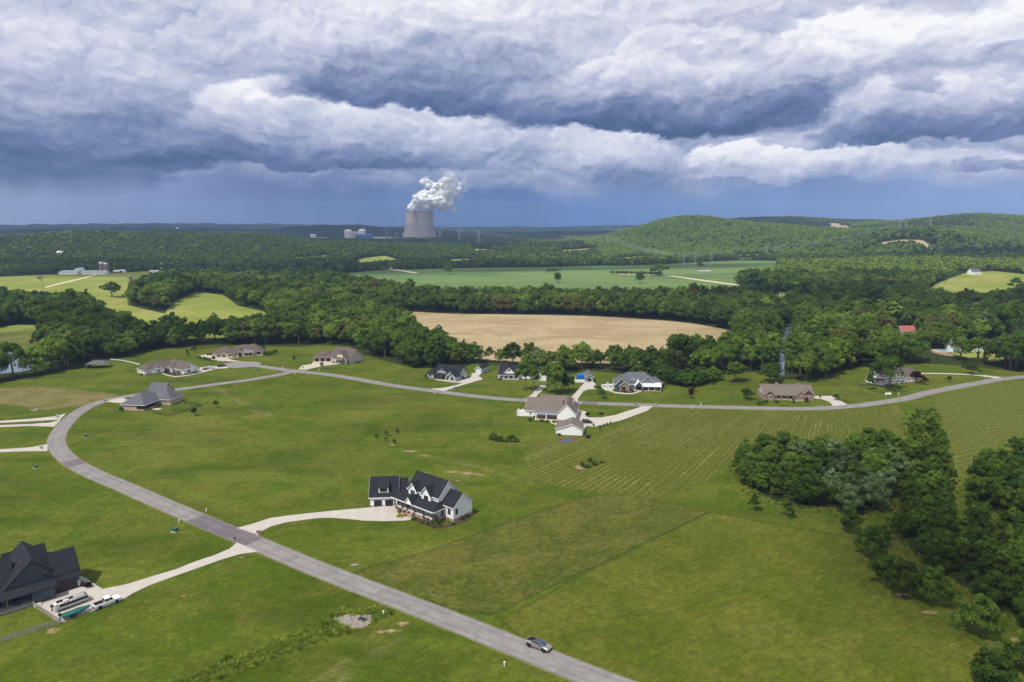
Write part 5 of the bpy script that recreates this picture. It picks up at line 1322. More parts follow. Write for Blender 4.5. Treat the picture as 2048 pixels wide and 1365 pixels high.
def zone_of(x, y):
    """where a wood tree stands, in words"""
    d = ray; D = math.hypot(x, y); az = math.degrees(math.atan2(x, y))
    if az < -27: return 'in the far left wood by the pond'
    if az < -22.5: return 'in the wood behind the open shelter'
    if az < -18.5: return 'in the wood behind the brown stone house'
    if az < -14: return 'in the wood left of the triple garage house'
    if az < -10.5: return 'in the wood right behind the triple garage house'
    if az < -5.5: return 'in the belt between triple garage and grey-green house'
    if az < -1.5: return 'in the belt behind the grey-green house'
    if az < 3: return 'in the belt behind the half-hidden white porch house'
    if az < 8: return 'in the belt behind the small grey garage'
    if az < 13: return 'in the belt behind the blue house'
    if az < 18: return 'in the wood between blue house and brick ranch house'
    if az < 24: return 'in the wood behind the brick ranch house and creek'
    if az < 30: return 'in the wood behind the two-storey house'
    return 'in the wood near the swimming pool'
TW = {'dark': 'dark green', 'mid': 'mid-green', 'bright': 'bright yellow-green', 'silver': 'pale silvery', 'brownish': 'brownish green'}
def pick(x, y):
    t = tint_field(x, y) + r.normal() * .8
    return 'dark' if t < -0.7 else ('mid' if t < 1.0 else ('bright' if t < 2.5 else ('silver' if r.random() < .4 else 'brownish')))
THW = {'thicket': 'in the big thicket below the hay plot', 'strip': 'in the hedgerow strip along the mown path', 'right_mass': 'in the wood at the right edge', 'scrub': 'in the low scrub between lane and right wood'}
cand = []
for a, b_, h, k in TH:
    t = tint_field(a * 1.9, b_ * 1.9) + r.normal() * .8
    tint = 'dark' if t < 0.1 else ('mid' if t < 2.2 else 'bright')
    q = at(0, 0) if False else None
    if k == 'thicket' and (108 < a < 150 and 205 < b_ < 252 and r.random() < .75): tint = 'silver'
    D = math.hypot(a, b_)
    if k == 'thicket':
        c = THICK['thicket']; side = 'left half' if a < 75 else 'right half'
        z = f'in the {side} of the big thicket below the hay plot'
    elif k == 'strip':
        z = 'in the upper end of the hedgerow strip near the lane' if b_ > 255 else ('in the hedgerow strip beside the thicket' if b_ > 200 else 'in the lower hedgerow strip along the mown path')
    else: z = THW[k]
    size = 'tall' if h > 9 else ('low' if h < 7 else 'medium-height')
    kind = 'bushy' if r.random() < .75 else 'round'
    cand.append((h / D, a, b_, h, kind, tint, f'{size} {TW[tint]} tree {z}', 'trees ' + z, 'near'))
for a, b_, h in BELT:
    D = math.hypot(a, b_)
    if D < 620:
        tint = pick(a, b_); kind = r.choice(['round', 'round', 'bushy', 'broad', 'tall', 'cone' if tint == 'dark' else 'tall'])
        z = zone_of(a, b_); size = 'tall' if h > 17 else ('low' if h < 13.5 else 'medium-height')
        cand.append((h / D * (1.0 if D > 330 else 1.0), a, b_, h, kind, tint, f'{size} {TW[tint]} tree {z}', 'trees ' + z, 'near' if D < 330 else 'mid'))
cand.sort(key=lambda c: -c[0])
LIM = 306 - NTREE
# the trees that show: front rows of each belt and every thicket tree count first
front = []
for c in cand:
    a, b_ = c[1], c[2]
    if c[8] == 'near' and c[0] > .0: front.append(c)
used = cand[:LIM]; rest = cand[LIM:]
for s_, a, b_, h, kind, tint, lab, grp, lod in used:
    tree(0, 0, h, kind, tint, lab, grp, xy=(a, b_), lod=lod, w=None if kind != 'bushy' else h * random.uniform(.85, 1.15), name='shrub_tree' if h < 4.7 else 'tree')
for i, (px, py, h, kind) in enumerate(LOWROW):
    tree(px, py, h, 'bushy', 'dark', 'low flat-topped dark tree in the row behind the blue house', 'low dark row behind the blue house', lod='mid', w=12, name='tree')

# everything farther or hidden: one wood, scattered with instances
def wood_object(name, pts, protos, label, seed):
    """pts: x, y, z, height scale, width scale"""
    P = np.array(pts); n = len(P)
    me = bpy.data.meshes.new(name); me.vertices.add(n); me.vertices.foreach_set('co', P[:, :3].astype(np.float32).ravel())
    rr = np.random.default_rng(seed)
    a = me.attributes.new('inst_scale', 'FLOAT_VECTOR', 'POINT'); a.data.foreach_set('vector', np.stack([P[:, 4], P[:, 4], P[:, 3]], 1).astype(np.float32).ravel())
    a = me.attributes.new('inst_rot', 'FLOAT_VECTOR', 'POINT'); a.data.foreach_set('vector', np.stack([np.zeros(n), np.zeros(n), rr.uniform(0, 6.28, n)], 1).astype(np.float32).ravel())
    a = me.attributes.new('inst_idx', 'INT', 'POINT'); a.data.foreach_set('value', P[:, 5].astype(np.int32))
    o = bpy.data.objects.new(name, me); COL.objects.link(o)
    col = bpy.data.collections.new(name + '_kinds')
    for i, m in enumerate(protos): col.objects.link(bpy.data.objects.new('k%03d' % i, m))
    ng = bpy.data.node_groups.new(name + '_scatter', 'GeometryNodeTree')
    ng.interface.new_socket('Geometry', in_out='INPUT', socket_type='NodeSocketGeometry'); ng.interface.new_socket('Geometry', in_out='OUTPUT', socket_type='NodeSocketGeometry')
    N, Lk = ng.nodes, ng.links
    gi, go = N.new('NodeGroupInput'), N.new('NodeGroupOutput')
    ci = N.new('GeometryNodeCollectionInfo'); ci.inputs['Collection'].default_value = col; ci.inputs['Separate Children'].default_value = True; ci.inputs['Reset Children'].default_value = True
    ip = N.new('GeometryNodeInstanceOnPoints'); ip.inputs['Pick Instance'].default_value = True
    def na(nm, t):
        q = N.new('GeometryNodeInputNamedAttribute'); q.data_type = t; q.inputs['Name'].default_value = nm; return q.outputs['Attribute']
    m2p = N.new('GeometryNodeMeshToPoints')
    Lk.new(gi.outputs[0], m2p.inputs['Mesh']); Lk.new(m2p.outputs[0], ip.inputs['Points'])
    Lk.new(ci.outputs[0], ip.inputs['Instance']); Lk.new(na('inst_idx', 'INT'), ip.inputs['Instance Index'])
    Lk.new(na('inst_rot', 'FLOAT_VECTOR'), ip.inputs['Rotation']); Lk.new(na('inst_scale', 'FLOAT_VECTOR'), ip.inputs['Scale'])
    Lk.new(ip.outputs[0], go.inputs[0])
    md = o.modifiers.new('scatter', 'NODES'); md.node_group = ng
    tag(o, label, None, None, 'stuff'); o['category'] = 'woods'
    return o
tints = ['dark', 'mid', 'bright', 'silver', 'brownish']; kinds = ['round', 'bushy', 'broad', 'tall', 'cone']
PM = []
for t in tints:
    for k in kinds: PM.append(proto(k, t, 'mid')[0][0]); PM.append(proto(k, t, 'mid')[0][2])
def pidx(t, k): return (tints.index(t) * len(kinds) + kinds.index(k)) * 2 + int(r.integers(0, 2))
pts = []
for s_, a, b_, h, kind, tint, lab, grp, lod in rest: pts.append((a, b_, T(a, b_) - .3, h / 10, h / 10 * r.uniform(.85, 1.15), pidx(tint, kind)))
for a, b_, h in BELT:
    if math.hypot(a, b_) >= 620: pts.append((a, b_, T(a, b_) - .3, h / 10, h / 10 * r.uniform(.85, 1.15), pidx(pick(a, b_), kinds[int(r.integers(0, 5))] if r.random() < .4 else 'round')))
wood_object('woods', pts, PM, 'dense mixed broadleaf woods behind the houses and around the tan field', 3)
FARM = [crown_mesh('crown', 900 + i, 190, 1.9, w=9.4 if i % 2 else 8.4, h=10, base=.0, clumps=18, material=LEAF[t]) for i, t in enumerate(['far', 'far', 'farb', 'farb', 'far_shade', 'far_shade', 'dark', 'mid'])]
pts = []
def faridx(a, b_, D):
    t = math.sin(a / 310 + 1.3 * math.sin(b_ / 290)) + math.sin(b_ / 230 + a / 400 + 1) + r.normal() * .32
    if D > 3300 and a < 900: t -= 1.2
    if a > 250 and 1800 < b_ < 3500: t += 2.0
    if D > 5000: t -= 2.0  # distant trees pushed to the dark leaf tone in place of cloud shade
    return int(r.integers(0, 2)) + (2 if t > .9 else (4 if t < -.9 else (0 if r.random() < .7 else 6)))
x, y = jgrid(-3000, 3000, 1100, 2300, 13.0, r); ok = frustum(x, y, 60) & wood_mask(x, y, 5) & (np.hypot(x, y) > 1110); x, y = x[ok], y[ok]; z = terrain(x, y)
for a, b_, c in zip(x, y, z): h = r.uniform(11, 18); pts.append((a, b_, c - .5, h / 10, h / 10 * r.uniform(1.0, 1.35), faridx(a, b_, math.hypot(a, b_))))
x, y = jgrid(-3600, 3600, 2300, 4300, 14.5, r); ok = frustum(x, y, 60) & wood_mask(x, y, 5); x, y = x[ok], y[ok]; z = terrain(x, y)
for a, b_, c in zip(x, y, z): h = r.uniform(12, 18); pts.append((a, b_, c - .5, h / 10, h / 10 * r.uniform(1.05, 1.5), faridx(a, b_, 0 if a > 250 else 3400)))
x, y = jgrid(-6800, 6800, 4300, 8700, 34.0, r); ok = frustum(x, y, 60); x, y = x[ok], y[ok]; z = terrain(x, y)
for a, b_, c in zip(x, y, z): h = r.uniform(13, 19); pts.append((a, b_, c - .5, h / 10, h / 10 * 3.2, faridx(a, b_, 6000)))
wood_object('woods', pts, FARM, 'far-off woods covering the plain and the hills to the horizon', 4)
print('WOODS', NTREE, len(pts))

# hedges and field rows
def bush(px, py, h, w, label, tint='dark', group=None, name='bush', xy=None, kind='bushy'):
    D = 250 if xy is not None else math.hypot(*at(px, py)[:2])
    L, TR, sp = proto(kind, tint, 'mid' if D < 700 else 'far')
    p = at(px, py) if xy is None else (xy[0], xy[1], T(*xy))
    o = bpy.data.objects.new(name, random.choice(L)); COL.objects.link(o); o.location = p
    o.scale = (w / sp['w'], w / sp['w'], h / 10); o.rotation_euler = (0, 0, random.uniform(0, 6.28))
    return tag(o, label, 'bush', group)
for px, py, h in HEDGE: bush(px, py, h, 11, 'round green bush in the fence row crossing the crop field' if px > 1200 else 'round green bush in the short row left on the crop field', 'mid', 'fence row bushes')
for px, py, h in DARKROW: tree(px, py, h, 'column', 'dark', 'slim dark tree in the straight dark row ' + ('left' if px < 1565 else 'right') + ' of the gap beyond the farm road', 'straight dark tree rows', w=9.5, lod='far')
# ------------------------------------------------------------------ vehicles
TYRE = mat('tyre', (0.02, 0.02, 0.02), 0.85, 0.1); RIM = mat('rim', (0.30, 0.30, 0.31), 0.35, 0.05, metal=.8); RIMD = mat('rim_dark', (0.035, 0.035, 0.038), 0.4, 0.05, metal=.5)
PWHITE = mat('paint_white', (0.78, 0.78, 0.78), 0.3, 0.02, coat=.6); PNAVY = mat('paint_navy', (0.018, 0.024, 0.045), 0.3, 0.02, coat=.6); PBLK = mat('paint_black', (0.016, 0.017, 0.022), 0.3, 0.02, coat=.6)
PSILV = mat('paint_silver', (0.50, 0.54, 0.58), 0.3, 0.02, coat=.6); STEEL = mat('brushed_steel', (0.46, 0.43, 0.38), 0.34, 0.05, 0.8, metal=.75)
LAMPR = mat('lamp_red', (0.30, 0.02, 0.02), 0.3); LAMPW = mat('lamp_clear', (0.7, 0.7, 0.68), 0.2); PLAST = mat('black_plastic', (0.014, 0.014, 0.016), 0.7, spec=.15)
def wheel(root, x, y, r=.38, w=.26, rim=RIM):
    s = 1 if y > 0 else -1
    t = MB().tube((x, y - w/2, r), (x, y + w/2, r), r, n=22).build('wheel', TYRE, root)
    mb = MB().tube((x, y + s * (w/2 - .02), r), (x, y + s * (w/2 + .015), r), r * .62, n=18)
    for k in range(5):
        a = 2 * math.pi * k / 5; mb.tube((x, y + s * (w/2 + .02), r), (x + math.cos(a) * r * .6, y + s * (w/2 + .02), r + math.sin(a) * r * .6), .04, n=4)
    mb.build('rim', rim, t)
def loft(secs):
    """secs: list of (x, outline of (y, z)) -> closed body"""
    mb = MB(); n = len(secs[0][1])
    for x, ol in secs: mb.v += [(x, y, z) for y, z in ol]
    for i in range(len(secs) - 1):
        for k in range(n):
            j = (k + 1) % n; mb.f.append((i*n + k, i*n + j, (i+1)*n + j, (i+1)*n + k))
    mb.f.append(tuple(range(n))); mb.f.append(tuple(range((len(secs)-1)*n, len(secs)*n))[::-1])
    return mb
def car(name, label, cat, px, py, deg, L, Wd, H, paint, body, cab, rim=RIM, wb=(.19, .81), bed=None, wr=.37, clear=.28, world=None, group=None):
    """body: (x/L, z/H) belt line from rear to nose; cab: rear foot, rear top, front top, front foot (x/L)"""
    p = at(px, py) if world is None else (*world, T(*world))
    root = thing(name, label, cat, (p[0], p[1], p[2] + .12), R(deg), group)
    w = Wd / 2; secs = []
    for x, z in body:
        X = (x - .5) * L; k = .93 if x in (body[0][0], body[-1][0]) else 1.0; zz = z * H
        secs.append((X, [(-w*k, clear + .12), (-w*k*.93, clear), (w*k*.93, clear), (w*k, clear + .12), (w*k, zz - .16), (w*k*.93, zz), (-w*k*.93, zz), (-w*k, zz - .16)]))
    b = loft(secs).build('body', paint, root)
    bv = b.modifiers.new('b', 'BEVEL'); bv.width = .04; bv.segments = 2
    zb = max(z for x, z in body) * H
    a, b1, c, d = [(q - .5) * L for q in cab]
    wt = w * .76; wl = w * .92
    MB().prism([(a, -wl, zb - .06), (d, -wl, zb - .06), (c, -wt, H - .05), (b1, -wt, H - .05)], [(a, wl, zb - .06), (d, wl, zb - .06), (c, wt, H - .05), (b1, wt, H - .05)]).build('cab', glass_mat('car_glass', (.012, .015, .02), .05), root)
    rf = MB().prism([(b1 - .06, -wt - .02, H - .07), (c + .06, -wt - .02, H - .07), (c - .02, -wt + .05, H), (b1 + .05, -wt + .05, H)], [(b1 - .06, wt + .02, H - .07), (c + .06, wt + .02, H - .07), (c - .02, wt - .05, H), (b1 + .05, wt - .05, H)])
    for s in (-1, 1):
        for (x0, x1) in ((a, b1), (d, c), ((a * .45 + d * .55), (b1 * .5 + c * .5))):
            rf.tube((x0, s * wl, zb - .05), (x1, s * wt, H - .05), .055, n=4)
    rf.build('roof', paint, root)
    if bed:
        x0, x1 = (bed[0] - .5) * L, (bed[1] - .5) * L
        MB().box(x0, x1, -w * .82, w * .82, zb - .03, zb + .03).build('bed_cover', PLAST, root)
    for x in wb:
        for s in (-1, 1): wheel(root, (x - .5) * L, s * (w - .12), wr, .27, rim)
    MB().box(-L/2 - .02, -L/2 + .06, -w*.85, -w*.62, zb*.62, zb*.88).build('tail_light', LAMPR, root); MB().box(-L/2 - .02, -L/2 + .06, w*.62, w*.85, zb*.62, zb*.88).build('tail_light', LAMPR, root)
    for s in (-1, 1):
        MB().box(L/2 - .10, L/2 + .02, s*w*.72 - .17, s*w*.72 + .17, zb*.66, zb*.82).build('headlight', LAMPW, root)
        MB().box(d - .45, d - .25, s*(w+.1) - .1, s*(w+.1) + .1, zb, zb + .18).build('mirror', paint, root)
    MB().box(-L/2 - .06, -L/2 + .08, -w*.9, w*.9, clear + .05, clear + .28).box(L/2 - .08, L/2 + .05, -w*.88, w*.88, clear, clear + .3).build('bumper', PLAST, root)
    return root
PICK = [(0, .56), (.02, .60), (.38, .61), (.72, .62), (.90, .60), (.985, .54), (1, .42)]
SUVB = [(0, .50), (.03, .62), (.5, .63), (.74, .62), (.92, .56), (.985, .48), (1, .38)]
cab_p = (.37, .40, .62, .74)
a_, b__ = at(60 + 1310*200/2048, 1150 + 655*200/2048), at(60 + 1835*200/2048, 1150 + 500*200/2048)
car('pickup_truck', 'white crew-cab pickup with black bed cover parked on the boat pad drive', 'pickup truck', 0, 0, 49, 5.9, 2.05, 1.95, PWHITE, PICK, cab_p, RIMD, bed=(.02, .36), wr=.42, world=(-98.1, 152.7))
car('pickup_truck', 'white pickup on the drive between the small garage and the blue house', 'pickup truck', 1214.5, 773, -8, 5.8, 2.0, 1.85, PWHITE, PICK, cab_p, RIM, bed=(.03, .35))
car('suv', 'white SUV parked beside the white brown-roofed house', 'suv', 421.5, 738.5, 35, 4.9, 1.95, 1.75, PWHITE, SUVB, (.02, .10, .60, .76))
car('pickup_truck', 'dark navy pickup parked behind the white SUV near the turning circle', 'pickup truck', 444, 734, 30, 5.7, 2.0, 1.85, PNAVY, PICK, cab_p, RIM, bed=(.03, .35))
car('suv', 'black SUV parked on the drive beside the big white gable', 'suv', 1174, 847, -6, 4.9, 1.95, 1.8, PBLK, SUVB, (.02, .08, .60, .76))
car('car', 'dark red car parked on the forecourt of the stone house', 'car', 419.5, 711, 5, 4.4, 1.8, 1.45, mat('paint_red', (.12, .012, .015), .3, .02, coat=.6), SUVB, (.14, .28, .60, .78), wr=.33)
car('car', 'low dark car parked just below the white SUV', 'car', 411.5, 740, 35, 4.0, 1.75, 1.2, PBLK, SUVB, (.2, .3, .58, .74), wr=.33)
car('car', 'dark vehicle parked under the open shelter', 'car', 179, 736.5, 10, 4.6, 1.85, 1.7, PBLK, SUVB, (.05, .12, .60, .76), wr=.35)
# wedge-shaped steel pickup on the lane
def wedge():
    p0 = np.array(at(1058.1, 1295.1)[:2]); p1 = np.array(at(1087.4, 1306.3)[:2]); d = (p1 - p0) / np.linalg.norm(p1 - p0); nrm = np.array([-d[1], d[0]])
    c = (p0 + p1) / 2 + nrm * .86; deg = math.degrees(math.atan2(d[1], d[0]))
    t = thing('wedge_pickup', 'angular bare-steel wedge-shaped pickup driving along the lane', 'pickup truck', (c[0], c[1], T(*c) + .14), R(deg))
    w = 1.02
    # side outline: tail, apex, nose
    def sec(x, zt, wt, zs=.98, ws=w): return (x, [(-ws*.95, .42), (ws*.95, .42), (ws, zs), (wt, zt), (-wt, zt), (-ws, zs)])
    loft([sec(-2.84, 1.22, .88, 1.02), sec(-2.7, 1.30, .86, 1.03), sec(-.2, 1.33, .97, 1.08), sec(1.7, 1.16, .95, 1.03), sec(2.55, 1.04, .86, .94, .96), (2.84, [(-.8, .5), (.8, .5), (.86, .82), (.76, .93), (-.76, .93), (-.86, .82)])]).build('body', STEEL, t)
    # upper wedge: straight rise from tail to apex, straight fall to the bonnet
    A, Bq, Cq = (-2.8, 1.24), (.12, 1.80), (1.78, 1.15)
    g_ = glass_mat('car_glass', (.012, .015, .02), .05)
    MB().prism([(A[0], -.84, A[1]), (Bq[0], -.62, Bq[1]), (Cq[0], -.88, Cq[1]), (.4, -.97, 1.20), (-2.7, -.95, 1.14)], [(A[0], .84, A[1]), (Bq[0], .62, Bq[1]), (Cq[0], .88, Cq[1]), (.4, .97, 1.20), (-2.7, .95, 1.14)]).build('cab', g_, t)
    MB().quad((Bq[0] + .12, -.60, Bq[1] - .02), (Cq[0] - .05, -.83, Cq[1] + .045), (Cq[0] - .05, .83, Cq[1] + .045), (Bq[0] + .12, .60, Bq[1] - .02)).build('windscreen', glass_mat('screen_blue', (.025, .05, .10), .03), t)
    MB().quad((-2.74, -.80, 1.275), (-.95, -.68, 1.625), (-.95, .68, 1.625), (-2.74, .80, 1.275)).build('bed_cover', PLAST, t)
    for s in (-1, 1):
        fr = MB().tube((A[0] + .04, s * .85, A[1] + .01), (Bq[0], s * .63, Bq[1] + .01), .045, n=4).tube((Bq[0], s * .63, Bq[1] + .01), (Cq[0], s * .89, Cq[1] + .02), .05, n=4)
        fr.prism([(-2.72, s*.95, 1.10), (-1.3, s*.965, 1.20), (-1.35, s*.80, 1.50), (-2.75, s*.86, 1.25)], [(-2.72, s*.97, 1.10), (-1.3, s*.985, 1.20), (-1.35, s*.82, 1.51), (-2.75, s*.88, 1.26)])
        fr.build('roof_rail', STEEL, t)
        for x in (-1.82, 1.82):
            MB().prism([(x - .62, s * .98, .42), (x - .45, s * .98, .98), (x + .45, s * .98, .98), (x + .62, s * .98, .42)], [(x - .62, s * 1.05, .42), (x - .45, s * 1.05, .98), (x + .45, s * 1.05, .98), (x + .62, s * 1.05, .42)]).build('wheel_arch', PLAST, t)
            wheel(t, x, s * .93, .44, .28, RIMD)
        MB().box(.85, 1.05, s * 1.12 - .1, s * 1.12 + .1, 1.08, 1.22).build('mirror', PLAST, t)
    MB().box(2.80, 2.88, -.78, .78, .86, .90).build('light_bar', LAMPW, t); MB().box(2.5, 2.86, -.82, .82, .28, .52).box(-2.9, -2.6, -.85, .85, .35, .62).build('bumper', PLAST, t)
    MB().box(-2.87, -2.83, -.8, .8, 1.06, 1.12).build('tail_light', LAMPR, t)
wedge()

# boats on trailers
ALU = mat('aluminium', (.56, .56, .57), .4, .08, metal=.5); TARP = mat('teal_tarp', (.015, .105, .10), .75, .2, 1.2); CREAM = mat('vinyl_cream', (.60, .58, .55), .6, .06)
def trailer(wx, wy, deg, L, label):
    t = thing('boat_trailer', label, 'boat trailer', (wx, wy, T(wx, wy) + .12), R(deg))
    f = MB()
    for s in (-1, 1): f.box(-L*.42, L*.30, s*.7 - .05, s*.7 + .05, .38, .50); f.tube((L*.30, s*.7, .44), (L*.48, 0, .44), .06)
    f.box(L*.46, L*.62, -.05, .05, .39, .49); [f.box(x - .05, x + .05, -.7, .7, .40, .48) for x in (-L*.4, -L*.1, L*.25)]
    f.build('frame', ALU, t)
    for x in (-L*.16, -L*.05):
        for s in (-1, 1): wheel(t, x, s*.98, .32, .2, RIM)
    MB().tube((L*.56, .05, .1), (L*.56, .05, .8), .04).build('jack', ALU, t); 
    for s in (-1, 1): MB().box(-L*.25, L*.04, s*.98 - .14, s*.98 + .14, .68, .72).build('mudguard', PLAST, t)
    return t
def outboard(root, x, z=.9):
    MB().prism([(x - .55, -.22, z + .35), (x, -.2, z + .4), (x + .05, -.2, z + .85), (x - .45, -.22, z + .95)], [(x - .55, .22, z + .35), (x, .2, z + .4), (x + .05, .2, z + .85), (x - .45, .22, z + .95)]).box(x - .35, x - .15, -.09, .09, z - .45, z + .36).box(x - .5, x - .05, -.06, .06, z - .62, z - .35).build('outboard_motor', PBLK, root)
def covered(wx, wy, deg):
    t = thing('covered_boat', 'slim boat under a teal green tarp on a trailer behind the white pickup', 'boat', (wx, wy, T(wx, wy) + .12), R(deg))
    S_ = [(-2.9, .85, .62), (-1.2, .95, .62), (1.0, .92, .60), (2.2, .62, .68), (3.0, .10, .85)]
    loft([(x, [(-w*.55, z), (w*.55, z), (w, z + .5), (-w, z + .5)]) for x, w, z in S_]).build('hull', ALU, t)
    C_ = [(-2.95, .9, 1.15, .30), (-2.2, 1.02, 1.12, .42), (-.6, 1.04, 1.12, .38), (.6, 1.0, 1.12, .50), (1.9, .75, 1.18, .26), (2.6, .42, 1.28, .14), (3.1, .12, 1.36, .06)]
    loft([(x, [(-w, z - .25), (w, z - .25), (w*1.0, z + .02), (w*.5, z + h*.8), (0, z + h), (-w*.5, z + h*.8), (-w, z + .02)]) for x, w, z, h in C_]).build('tarp_cover', TARP, t, smooth=False)
    outboard(t, -2.95, .95)
def pontoon(wx, wy, deg):
    t = thing('pontoon_boat', 'silver pontoon boat with cream seats on a trailer before the dark house garage', 'boat', (wx, wy, T(wx, wy) + .12), R(deg))
    for s in (-1, 1):
        MB().tube((-3.5, s*.85, .78), (3.2, s*.85, .78), .32, n=14).tube((3.2, s*.85, .78), (4.0, s*.85, .98), .32, .05, n=14).build('pontoon', ALU, t)
    MB().box(-3.6, 3.7, -1.25, 1.25, 1.12, 1.2).build('deck', mat('deck_grey', (.34, .34, .34), .8), t)
    side = mat('panel_black', (.025, .025, .03), .4)
    MB().box(-2.6, 3.5, -1.24, -1.18, 1.2, 1.78).box(-2.6, 3.5, 1.18, 1.24, 1.2, 1.78).box(3.45, 3.5, -1.2, 1.2, 1.2, 1.75).build('side_panel', side, t)
    rl = MB()
    for s in (-1, 1):
        rl.tube((-2.6, s*1.21, 1.84), (3.5, s*1.21, 1.84), .035)
        for x in (-2.6, -1.1, .4, 1.9, 3.5): rl.tube((x, s*1.21, 1.2), (x, s*1.21, 1.84), .03)
    rl.tube((3.5, -1.21, 1.84), (3.5, 1.21, 1.84), .035).tube((-.9, -1.15, 1.8), (-.3, -1.1, 2.7), .035).tube((-.9, 1.15, 1.8), (-.3, 1.1, 2.7), .035).tube((-.3, -1.1, 2.7), (-.3, 1.1, 2.7), .035)
    rl.build('rail', ALU, t)
    for (x0, x1, y0, y1) in ((-2.5, -1.6, -1.1, .3), (-1.3, -.5, .3, 1.1), (.9, 3.3, .55, 1.12), (.9, 3.3, -1.12, -.55), (-3.4, -2.7, -1.0, 1.0)):
        MB().box(x0, x1, y0, y1, 1.2, 1.62).box(x0, x1, (y1 - .14) if y0 > 0 else y0, y1 if y0 > 0 else (y0 + .14), 1.62, 2.0).build('seat', CREAM, t)
    MB().box(-1.0, -.45, -.8, -.1, 1.2, 2.15).build('console', CREAM, t); outboard(t, -3.6, 1.0)
pontoon(-106.6, 152.2, 49); trailer(-106.6, 152.2, 49, 7.6, 'two-axle trailer under the silver pontoon boat')
covered(-102.8, 148.1, 48); trailer(-102.8, 148.1, 48, 6.4, 'two-axle trailer under the tarp-covered boat')

# ------------------------------------------------------------------ fences
def rail_fence(label, pts, h=1.25, m=None, step=2.4, rails=(.35, .75, 1.15), planks=True, name='wooden_fence', cat='fence', post=.11):
    m = m or CEDAR; P = resample(np.array(pts), step); P = np.vstack([P, pts[-1]])
    o = P[0]; t = thing(name, label, cat, (o[0], o[1], T(*o)))
    for q in P: MB().box(-post/2, post/2, -post/2, post/2, -.3, h + .08).build('post', m, t, loc=(q[0] - o[0], q[1] - o[1], T(*q) - T(*o)))
    for z in rails:
        mb = MB()
        for a, b in zip(P[:-1], P[1:]):
            d = (b - a) / max(np.linalg.norm(b - a), 1e-6); n = np.array([-d[1], d[0]]) * .035
            za, zb = T(*a) - T(*o) + z, T(*b) - T(*o) + z
            A0, A1, B0, B1 = a - o - n, a - o + n, b - o - n, b - o + n
            mb.prism([(*A0, za - .06), (*A1, za - .06), (*A1, za + .06), (*A0, za + .06)], [(*B0, zb - .06), (*B1, zb - .06), (*B1, zb + .06), (*B0, zb + .06)])
        mb.build('rail', m, t)
    return t
WEATH = mat('weathered_wood', (.30, .26, .21), .9, .2, 2); WIRE = mat('wire', (.35, .35, .34), .5, metal=.4)
fa = [(-115.9, 152.3), (-104.2, 144.6)]; fb = [(-104.2, 144.6), (-112, 138.2), (-122, 130.0)]
rail_fence('weathered post-and-rail fence between the boat pad and the back lawn', np.array(fa), 1.3, WEATH, 2.0, (.2, .55, .9, 1.25))
rail_fence('grey double rail fence running off the lower left edge', np.array(fb), 1.3, mat('grey_wood', (.30, .30, .30), .9), 2.4, (.25, .6, .95, 1.25))
def metal_fence(label, pts):
    o = pts[0]; t = thing('metal_fence', label, 'fence', (o[0], o[1], T(*o))); P = resample(np.array(pts), 2.2); P = np.vstack([P, pts[-1]])
    for q in P: MB().box(-.05, .05, -.05, .05, -.2, 1.45).build('post', BLKT, t, loc=(q[0] - o[0], q[1] - o[1], T(*q) - T(*o)))
    Q = resample(np.array(pts), .22); mb = MB()
    for q in Q: z = T(*q) - T(*o); mb.tube((q[0] - o[0], q[1] - o[1], z), (q[0] - o[0], q[1] - o[1], z + 1.3), .018, n=4)
    mb.build('pickets', BLKT, t); mb = MB()
    for a, b in zip(P[:-1], P[1:]):
        for z in (.15, 1.1, 1.28): mb.tube((*(a - o), T(*a) - T(*o) + z), (*(b - o), T(*b) - T(*o) + z), .025, n=4)
    mb.build('rails', BLKT, t)
C0 = [np.array(at(230 + a * 200/2048, 750 + b * 200/2048)[:2]) for a, b in ((760, 790), (1150, 845), (1780, 645), (1420, 590))]
metal_fence('black metal picket fence around the small yard of the brick house', C0)
def panel_fence(label, px0, px1, m, h, name='panel_fence', back=None):
    a, b = np.array(at(*px0)[:2]), np.array(at(*px1)[:2]); pts = [a, b]
    if back is not None: pts = [a + np.array(back), a, b]
    o = pts[0]; t = thing(name, label, 'fence', (o[0], o[1], T(*o))); P = np.vstack([resample(np.array(pts), 1.9), pts[-1]])
    for q in P: MB().box(-.07, .07, -.07, .07, -.2, h + .1).build('post', m, t, loc=(q[0] - o[0], q[1] - o[1], 0))
    mb = MB()
    for u, v in zip(pts[:-1], pts[1:]):
        d = (v - u) / np.linalg.norm(v - u); n = np.array([-d[1], d[0]]) * .03
        mb.prism([(*(u - o - n), 0), (*(u - o + n), 0), (*(u - o + n), h), (*(u - o - n), h)], [(*(v - o - n), 0), (*(v - o + n), 0), (*(v - o + n), h), (*(v - o - n), h)])
    mb.build('panel', m, t)
panel_fence('white panel fence beside the small blue-grey garage', (1149.5, 765.5), (1169, 765.5), TRIMW, 1.8, back=(1.5, 9))
p = at(1162, 757); t = thing('covered_camper', 'bright blue tarp-covered mound behind the white fence', 'covered load', p, R(5))
loft([(x, [(-2.6 * k, 0), (2.6 * k, 0), (2.3 * k, 2.4 * k), (0, 3.0 * k), (-2.3 * k, 2.4 * k)]) for x, k in ((-2.4, .8), (-1.6, 1.0), (1.2, .96), (2.2, .75))]).build('tarp', mat('blue_tarp', (.01, .11, .42), .6, .15, .8), t)

